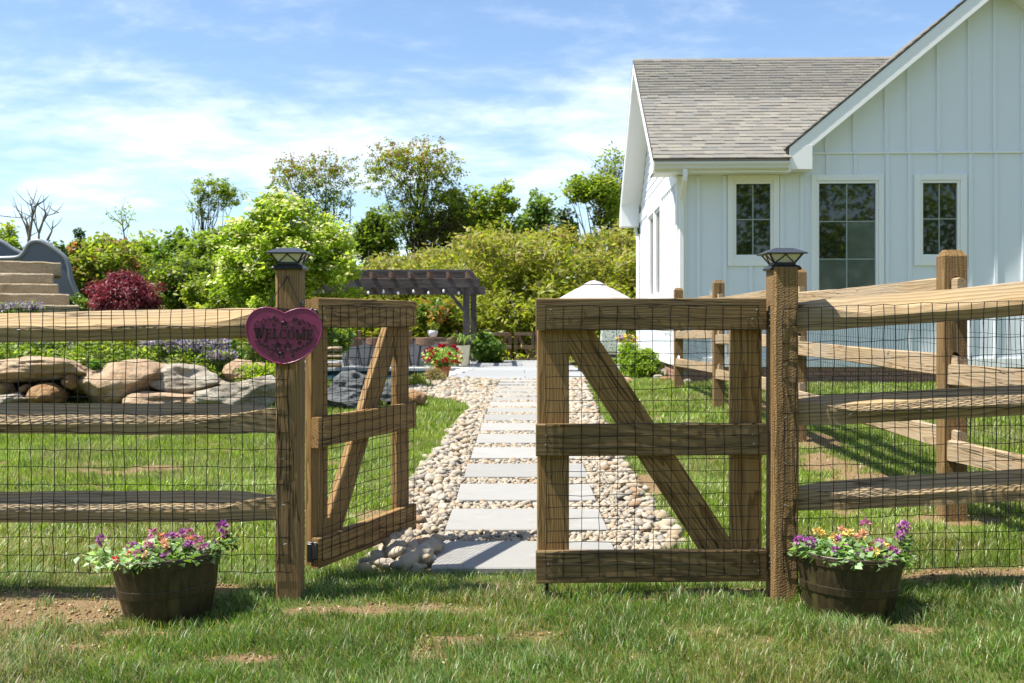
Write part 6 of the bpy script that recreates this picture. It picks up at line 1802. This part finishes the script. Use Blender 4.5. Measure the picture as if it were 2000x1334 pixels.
m = MB(); m.lathe([(0.04, 0.108), (0.04, 0.135), (0.01, 0.14)], 14, (jx, 26, jz)); m.build('lid', 'teal_glass', jar, smooth=True)
wx = at(845, 0, 26).x
wp = thing('white_pot', (wx, 26, jz), 'white ceramic pot of yellow flowers on the bar', 'pot')
m = MB(); m.lathe([(0.07, 0), (0.10, 0.03), (0.135, 0.12), (0.13, 0.17), (0.115, 0.19), (0.1, 0.18), (0.001, 0.17)], 20, (wx, 26, jz)); m.build('body', 'white_glaze', wp, smooth=True)
bush('yellow_flowers', 'yellow flowers growing in the white pot on the bar', (wx + 0.04, 26, jz + 0.30), (0.19, 0.16, 0.13), 500, 0.05, [(0.62, 0.55, 0.06), (0.10, 0.17, 0.03), (0.14, 0.21, 0.04), (0.60, 0.58, 0.2)], 71, 'plant', 24, 0.07)
# terracotta pot of red and white petunias
tp_ = hit(864, 741); tp_.z = gzf(tp_.x, tp_.y)
if abs(tp_.y - 19.9) > 1.2: tp_ = Vector((at(864, 0, 19.6).x, 19.6, 0.12))
tp_ = Vector((at(864, 0, 19.55).x, 19.55, 0.125))
tg = thing('terracotta_pot', tp_, 'terracotta pot at the edge of the pool patio', 'pot')
m = MB(); m.lathe([(0.10, 0), (0.11, 0.005), (0.145, 0.20), (0.160, 0.20), (0.165, 0.25), (0.15, 0.25), (0.14, 0.21), (0.001, 0.2)], 28, tp_); m.build('body', 'terracotta', tg, smooth=False)
bush('petunia_plant', 'red and white petunias spilling over the terracotta pot', (tp_.x - 0.01, tp_.y, tp_.z + 0.42), (0.33, 0.30, 0.20), 3000, 0.05, [(0.15, 0.24, 0.04), (0.24, 0.33, 0.08), (0.55, 0.58, 0.40), (0.10, 0.17, 0.03)], 72, 'plant', 70, 0.11)
pet = [o for o in bpy.data.objects if o.name.startswith('petunia_plant')][0]
rgf = random.Random(5)
for k in range(34):
    a = rgf.uniform(0, 6.28); e = rgf.uniform(-0.5, 1.2)
    c = Vector((tp_.x + 0.37 * math.cos(a) * math.cos(e), tp_.y - abs(0.34 * math.sin(a) * math.cos(e)), tp_.z + 0.43 + 0.24 * math.sin(e)))
    rng = np.random.default_rng(k); d = unit(rng.normal(size=(9, 3)) + np.array([0, -0.8, 0.3]))
    mk('flower', leaf_mesh('flower', np.zeros((9, 3)), 0.055, 0.75, palette(9, [(0.42, 0.01, 0.03), (0.32, 0.008, 0.03), (0.5, 0.03, 0.06)], rng, 0.1), 0.3, 0, True, rng, dirs=d), 'petal', pet, Matrix.Translation(c))
cx = at(905, 0, 24.9).x
cp = thing('cream_planter', (cx, 24.9, ZG + 0.02), 'tall cream planter beside the pergola post', 'planter')
m = MB(); m.lathe([(0.11, 0), (0.12, 0.01), (0.165, 0.48), (0.17, 0.5), (0.15, 0.5), (0.14, 0.46), (0.001, 0.45)], 24, (cx, 24.9, ZG + 0.02)); m.build('body', 'cream_glaze', cp, smooth=False)
g = thing('strappy_plant', (cx, 24.9, ZG + 0.47), 'arching strap leaved plant in the cream planter', 'plant')
m = MB(); rgf = random.Random(2)
for k in range(34):
    a = rgf.uniform(0, 6.28); L = rgf.uniform(0.25, 0.55); d = Vector((math.cos(a), math.sin(a), 0)); b0 = Vector((cx, 24.9, ZG + 0.47)); sd = Vector((-d.y, d.x, 0)) * 0.018
    p = [b0, b0 + d * L * 0.3 + Vector((0, 0, L * 0.55)), b0 + d * L * 0.7 + Vector((0, 0, L * 0.65)), b0 + d * L + Vector((0, 0, L * 0.35))]
    m.add([p[0] - sd * .5, p[0] + sd * .5, p[1] - sd, p[1] + sd, p[2] - sd * .8, p[2] + sd * .8, p[3]], [(0, 1, 3, 2), (2, 3, 5, 4), (4, 5, 6)])
me = m.mesh('leaves', (cx, 24.9, ZG + 0.47)); a = me.attributes.new('Col', 'FLOAT_COLOR', 'POINT')
for d_ in a.data: d_.color = (0.16, 0.24, 0.05, 1)
mk('leaves', me, 'leaf', g, WM[g.name])

# far double gate and rails beyond the patio
fg = thing('far_gate', (at(1000, 0, 29.5).x, 29.5, 0.06), 'small brown double gate at the far end of the patio', 'gate')
zb0, zt0 = at(0, 707, 29.5).z, at(0, 649, 29.5).z
def fx(px): return at(px, 0, 29.5).x
for xl, xr_, s in ((958, 999, 1), (1004, 1044, -1)):
    a, c = fx(xl), fx(xr_)
    for nm, z in (('top_rail', zt0 - 0.05), ('middle_rail', (zt0 + zb0) / 2), ('bottom_rail', zb0 + 0.07)):
        board(nm, (a, 29.48, z), (c, 29.48, z), 0.10, 0.035, (0, -1, 0), 'old_gate', fg, 0.004, 3)
    for x in (a + 0.05, c - 0.05):
        board('stile', (x, 29.52, zb0), (x, 29.52, zt0), 0.10, 0.035, (0, -1, 0), 'old_gate', fg, 0.004, 3)
    x0, x1 = (a + 0.1, c - 0.1) if s > 0 else (c - 0.1, a + 0.1)
    board('brace', (x0, 29.525, zb0 + 0.08), (x1, 29.525, zt0 - 0.06), 0.09, 0.03, (0, -1, 0), 'old_gate', fg, 0.004, 3)
for x in (953, 1049):
    post_box('post', fx(x) - 0.05, fx(x) + 0.05, 29.45, 29.56, -0.1, at(0, 642, 29.5).z, 'old_gate', fg, 0.006, top=0.02)
ff = thing('rail_fence', (at(900, 0, 29.6).x, 29.6, 0.06), 'pale rail fence joining the far gate from the left', 'fence')
for z in (662, 690):
    split_rail('rail', (at(560, 0, 29.6).x, 29.6, at(0, z + 6, 29.6).z), (fx(950), 29.6, at(0, z, 29.6).z), 'weathered_rail', ff, 5 + z, h=0.11, n=16)
for px in (600, 700, 800, 890):
    post_box('fence_post', fx(px) - 0.05, fx(px) + 0.05, 29.62, 29.72, -0.1, at(0, 645, 29.6).z, 'old_gate', ff, 0.006, top=0.02)
f2 = thing('rail_fence', (at(470, 0, 18.5).x, 18.5, 0.6), 'short pale rail fence seen below the heart sign', 'fence')
for z in (681, 713):
    split_rail('rail', (at(440, 0, 18.5).x, 18.5, at(0, z, 18.5).z), (at(700, 0, 18.5).x - 0.3, 18.5, at(0, z, 18.5).z), 'weathered_rail', f2, 25 + z, h=0.08, n=16)
for px in (482, 615):
    post_box('fence_post', at(px, 0, 18.55).x - 0.045, at(px, 0, 18.55).x + 0.045, 18.5, 18.6, 0.05, at(0, 668, 18.5).z, 'old_gate', f2, 0.006, top=0.02)

# ------------------------------------------------------------------ umbrella, chair, table, shrub by the house
UY = 26.5
up_ = at(1160, 547, UY); um = thing('patio_umbrella', (up_.x, UY, ZG), 'pale striped patio umbrella open beside the house corner', 'umbrella')
m = MB(); rings = []
R0 = 1.5; drop = 0.78
prof = [(0.02, 0.0), (0.16, -0.05), (0.30, -0.115)]
top_ = [[up_ + Vector((r * math.cos(k * math.pi / 4 + .39), r * math.sin(k * math.pi / 4 + .39), z)) for k in range(8)] for r, z in prof]
m.loft(top_, False); m.build('vent_cap', 'canopy_stripe', um, origin=up_)
def can(r): return -0.095 - (r - 0.2) * 0.42 - (r - 0.2) ** 2 * 0.09
m = MB(); rings = []
for r in (0.2, 0.5, 0.8, 1.1, 1.3, R0):
    ring = []
    for k in range(32):
        a = k * math.pi / 16 + .39; t = (k % 4) / 4; sag = 1 - 0.05 * math.sin(t * math.pi)
        ring.append(up_ + Vector((r * sag * math.cos(a), r * sag * math.sin(a), can(r) - 0.03 * math.sin(t * math.pi) * r)))
    rings.append(ring)
rings.append([p + Vector((0, 0, -0.14)) for p in rings[-1]])
m.loft(rings, False); m.build('canopy', 'canopy_stripe', um, origin=up_)
m = MB(); m.tube([(up_.x, UY, ZG), (up_.x, UY, up_.z + 0.04)], 0.022, 8); m.build('pole', 'metal_frame', um)
for k in range(8):
    a = k * math.pi / 4 + .39; d = Vector((math.cos(a), math.sin(a), 0)); m = MB(); m.tube([up_ + d * 0.03 + Vector((0, 0, -0.07)), up_ + d * 0.75 + Vector((0, 0, can(0.75) - 0.02)), up_ + d * R0 + Vector((0, 0, can(R0) - 0.015))], 0.009, 5); m.build('rib', 'metal_frame', um)
m = MB(); m.lathe([(0.25, 0), (0.25, 0.05), (0.05, 0.09), (0.03, 0.2)], 20, (up_.x, UY, ZG)); m.build('base', 'metal_frame', um)
# chair facing left, seen from behind
chx, chy = at(1188, 0, 22.6).x, 22.6
ch = thing('patio_chair', (chx, chy, ZG + 0.004), 'black metal patio chair with leaf print cushion by the shrub', 'chair', rz=R(12))
def cl(nm, mat, mb, parent=None, **k): return mk(nm, mb.mesh(nm, **k), mat, parent or ch, WM[ch.name])
m = MB(); m.box((-0.27, -0.26, 0.36), (0.27, 0.28, 0.46)); cl('seat_cushion', 'plain_cloth', m, bevel=0.03)
m = MB(); m.prism([(-0.28, -0.30, 0.42), (-0.28, -0.20, 0.42), (-0.28, -0.34, 1.02), (-0.28, -0.43, 1.02)], (0.56, 0, 0)); cl('back_cushion', 'leaf_cushion', m, bevel=0.03)
for s in (-1, 1):
    m = MB(); m.tube([(s * 0.31, -0.44, 1.05), (s * 0.31, -0.30, 0.45), (s * 0.31, -0.24, 0.22), (s * 0.31, -0.34, 0.0)], 0.014, 6); cl('back_leg', 'metal_frame', m)
    m = MB(); m.tube([(s * 0.31, 0.27, 0.0), (s * 0.31, 0.27, 0.62), (s * 0.31, 0.1, 0.66), (s * 0.31, -0.34, 0.63)], 0.014, 6); cl('front_leg', 'metal_frame', m)
m = MB(); m.tube([(-0.31, -0.44, 1.05), (0.31, -0.44, 1.05)], 0.014, 6); cl('back_bar', 'metal_frame', m)
m = MB(); m.box((-0.31, -0.28, 0.32), (0.31, 0.28, 0.35)); cl('seat_frame', 'metal_frame', m)
tx, ty = at(1119, 0, 22.8).x, 22.8
tb = thing('side_table', (tx, ty, ZG + 0.004), 'low dark side table left of the patio chair', 'table')
m = MB(); m.box((tx - 0.32, ty - 0.3, 0.53), (tx + 0.18, ty + 0.3, 0.56)); m.build('table_top', 'metal_frame', tb, bevel=0.006)
for a, c in ((-0.28, -0.26), (0.14, -0.26), (-0.28, 0.26), (0.14, 0.26)):
    m = MB(); m.tube([(tx + a, ty + c, ZG), (tx + a, ty + c, 0.53)], 0.016, 6); m.build('leg', 'metal_frame', tb)
for k in range(2):
    o = MB(); o.lathe([(0.03, 0), (0.035, 0.005), (0.04, 0.10), (0.036, 0.10), (0.03, 0.01)], 14, (tx - 0.2 + 0.13 * k, ty - 0.1, 0.56)); w = o.build('tumbler', 'teal_glass', None, origin=(tx - 0.2 + 0.13 * k, ty - 0.1, 0.56), smooth=True)
    tag(w, ('teal tumbler nearer the table edge at left', 'teal tumbler beside it nearer the chair')[k] + ' on the side table', 'tumbler', 'tumblers')
bc = at(1257, 714, 18.7)
bush('box_shrub', 'round bright green shrub at the house corner behind the gate', (bc.x, bc.y, bc.z), (sz(36, 18.7), 0.36, sz(33, 18.7)), 7500, 0.048, [(0.14, 0.21, 0.022), (0.20, 0.27, 0.035), (0.085, 0.14, 0.016)], 73, nclump=90, cr=0.11)
bc2 = at(1226, 700, 19.6)
bush('box_shrub', 'second bright green shrub partly behind the round one', tuple(bc2), (sz(22, 19.6), 0.28, sz(34, 19.6)), 3200, 0.052, [(0.15, 0.22, 0.022), (0.20, 0.26, 0.035), (0.085, 0.14, 0.016)], 74, nclump=50, cr=0.12)
pp = at(1226, 700, 21.5); pz = 0.13
pn = thing('grey_planter', (pp.x, 21.5, pz), 'square grey planter of pansies behind the shrubs', 'planter')
m = MB(); m.box((pp.x - 0.2, 21.3, pz), (pp.x + 0.2, 21.7, at(0, 670, 21.5).z)); m.build('box', 'bar_stucco', pn, bevel=0.01)
pzt = at(0, 662, 21.5).z
bush('pansy_plant', 'yellow and purple pansies in the grey planter', (pp.x + 0.02, 21.5, pzt), (0.24, 0.2, 0.12), 420, 0.07, [(0.70, 0.50, 0.02), (0.26, 0.05, 0.28), (0.12, 0.18, 0.03), (0.66, 0.55, 0.05)], 75, 'plant', 22, 0.07, mat='petal')
for k, (px, py, s, mt) in enumerate(((1205, 742, 0.10, 'gray_stone'), (1226, 748, 0.12, 'sandstone'), (1285, 741, 0.10, 'gray_stone'), (1298, 744, 0.09, 'orange_stone'), (1340, 749, 0.09, 'gray_stone'), (1135, 748, 0.09, 'orange_stone'))):
    p = hit(px, py)
    tag(mk('border_stone', rock_mesh('border_stone', s, s * 0.8, s * 0.6, 500 + k, 3, 0.2), mt, None, Matrix.Translation(p + Vector((0, 0, s * 0.3)))),
        ('pale stone left of the round shrub', 'tan stone at the left foot of the round shrub', 'white stone right of the round shrub', 'brown stone against the house brick corner', 'pale stone at the far fence post foot', 'brown stone beside the pebbles left of the shrubs')[k], 'stone', 'border stones')

# ------------------------------------------------------------------ grass
GC = np.array([(0.135, 0.190, 0.026), (0.185, 0.240, 0.040), (0.095, 0.140, 0.020), (0.24, 0.275, 0.070), (0.17, 0.21, 0.06)])
DRY = np.array([(0.34, 0.28, 0.12), (0.28, 0.25, 0.09), (0.40, 0.34, 0.18)])
def lawn_mask(x, y):
    ok = ~in_poly(x, y, PATH)
    ok &= ~((y > 19.0) & (x > -7.4) & (x < 2.6) & (y < 29.3))
    ok &= bed(x, y) < 0.15
    c, s = math.cos(R(2.1)), math.sin(R(2.1))
    u = (x - HX) * c - (y - HY) * s; v = (x - HX) * s + (y - HY) * c
    ok &= ~((u > -0.03) & (v > -0.02))
    for px, py in ((330, 1200), (1656, 1196)):
        p = hit(px, py); ok &= ((x - p.x) ** 2 + (y - p.y) ** 2) > 0.165 ** 2
    for x0, y0 in SLABS[:1]:
        ok &= ~((x > x0 - 0.01) & (x < x0 + SW + 0.01) & (y > y0 + 0.012) & (y < y0 + SD))
    ok &= ~((x > -1.035) & (x < -0.92) & (y > FY) & (y < FY + 0.12)) & ~((x > 1.13) & (x < 1.25) & (y > FY) & (y < FY + 0.15))
    return ok
def blades(y0, y1, dens, h0, h1, w, segs, seed):
    rng = np.random.default_rng(seed)
    half = y1 * 0.53 + 0.15
    n = int(2 * half * (y1 - y0) * dens)
    x = rng.uniform(-half, half, n); y = rng.uniform(y0, y1, n)
    k = np.abs(x) < y * 0.53 + 0.15
    x, y = x[k], y[k]
    dn = dirt(x, y)
    tuft = fbm(x * 7, y * 7, 41)
    k = lawn_mask(x, y) & (rng.random(len(x)) > np.clip(dn * 1.1, 0, 0.93)) & (rng.random(len(x)) < 0.35 + 1.1 * tuft)
    x, y, dn, tuft = x[k], y[k], dn[k], tuft[k]
    n = len(x)
    hh = rng.uniform(h0, h1, n) * (0.2 + 1.5 * tuft) * (1 - 0.45 * dn)
    a = rng.uniform(0, 6.283, n)
    lean = (0.25 + 0.75 * rng.random(n)) * hh
    fl = vn(x * 2.2, y * 2.2, 77) * 6.283                       # the way a tuft lies
    la = np.where(rng.random(n) < 0.55, fl + rng.normal(size=n) * 0.6, a)
    d = np.stack([np.cos(la), np.sin(la)], 1)
    sd = np.stack([-np.sin(a), np.cos(a)], 1) * (w * (0.6 + 0.8 * rng.random(n)))[:, None]
    z = gz(x, y) - 0.004
    b = np.stack([x, y, z], 1)
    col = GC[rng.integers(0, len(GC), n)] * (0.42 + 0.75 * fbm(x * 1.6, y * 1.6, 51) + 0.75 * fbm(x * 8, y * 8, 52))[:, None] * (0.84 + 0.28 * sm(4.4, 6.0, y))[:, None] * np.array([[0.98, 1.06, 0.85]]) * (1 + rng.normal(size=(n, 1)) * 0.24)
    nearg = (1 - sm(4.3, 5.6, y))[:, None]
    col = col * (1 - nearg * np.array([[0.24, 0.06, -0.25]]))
    yel = rng.random(n) < 0.10 + 0.4 * dn + 0.10 * sm(5.5, 4.2, y) + 0.35 * sm(0.5, 0.75, fbm(x * 1.1, y * 1.1, 61))
    col[yel] = DRY[rng.integers(0, 3, int(yel.sum()))] * (0.6 + 0.5 * rng.random((int(yel.sum()), 1)))
    col = np.clip(col, 0.005, 1)
    s3 = np.concatenate([sd, np.zeros((n, 1))], 1)
    if segs == 2:
        mid = b + np.concatenate([d * (lean * 0.35)[:, None], (hh * 0.6)[:, None]], 1)
        tip = b + np.concatenate([d * lean[:, None], (hh * 0.92)[:, None]], 1)
        co = np.stack([b - s3, b + s3, mid - s3 * 0.8, mid + s3 * 0.8, tip], 1)
        tri = np.array([[0, 1, 3], [0, 3, 2], [2, 3, 4]])
        return co.reshape(-1, 3), 5, tri, np.repeat(col, 5, 0)
    tip = b + np.concatenate([d * lean[:, None] * 0.8, hh[:, None]], 1)
    co = np.stack([b - s3, b + s3, tip], 1)
    return co.reshape(-1, 3), 3, np.array([[0, 1, 2]]), np.repeat(col, 3, 0)
rngc = np.random.default_rng(44); n = 16000
x_ = rngc.uniform(-2.6, 2.6, n); y_ = rngc.uniform(3.3, 5.2, n)
k = (dirt(x_, y_) > 0.35) & lawn_mask(x_, y_); x_, y_ = x_[k], y_[k]; n = len(x_)
s_ = 0.003 + 0.009 * rngc.random(n) ** 3
q8 = np.array([(1, 0, 0), (-1, 0, 0), (0, 1, 0), (0, -1, 0), (0, 0, .8), (0, 0, -.8)], float)
f8 = np.array([(0, 2, 4), (2, 1, 4), (1, 3, 4), (3, 0, 4), (2, 0, 5), (1, 2, 5), (3, 1, 5), (0, 3, 5)])
vv = np.stack([x_, y_, gz(x_, y_) + s_ * 0.3], 1)[:, None] + np.einsum('nij,kj->nki', rot3(n, rngc, 1.0), q8) * s_[:, None, None] * rngc.uniform(.6, 1.3, (n, 6, 1))
cr_ = np.repeat(palette(n, [(0.25, 0.17, 0.09), (0.34, 0.26, 0.16), (0.18, 0.11, 0.055)], rngc, 0.2), 6, 0)
tag(mk('soil_crumbs', np_mesh('soil_crumbs', vv.reshape(-1, 3), (np.arange(n)[:, None, None] * 6 + f8[None]).ravel(), np.arange(n * 8) * 3, cols=cr_), 'crumb'), 'loose crumbs of tan soil in the bare patches of lawn', 'soil', None, 'stuff')
V, Lp, Cc, base = [], [], [], 0
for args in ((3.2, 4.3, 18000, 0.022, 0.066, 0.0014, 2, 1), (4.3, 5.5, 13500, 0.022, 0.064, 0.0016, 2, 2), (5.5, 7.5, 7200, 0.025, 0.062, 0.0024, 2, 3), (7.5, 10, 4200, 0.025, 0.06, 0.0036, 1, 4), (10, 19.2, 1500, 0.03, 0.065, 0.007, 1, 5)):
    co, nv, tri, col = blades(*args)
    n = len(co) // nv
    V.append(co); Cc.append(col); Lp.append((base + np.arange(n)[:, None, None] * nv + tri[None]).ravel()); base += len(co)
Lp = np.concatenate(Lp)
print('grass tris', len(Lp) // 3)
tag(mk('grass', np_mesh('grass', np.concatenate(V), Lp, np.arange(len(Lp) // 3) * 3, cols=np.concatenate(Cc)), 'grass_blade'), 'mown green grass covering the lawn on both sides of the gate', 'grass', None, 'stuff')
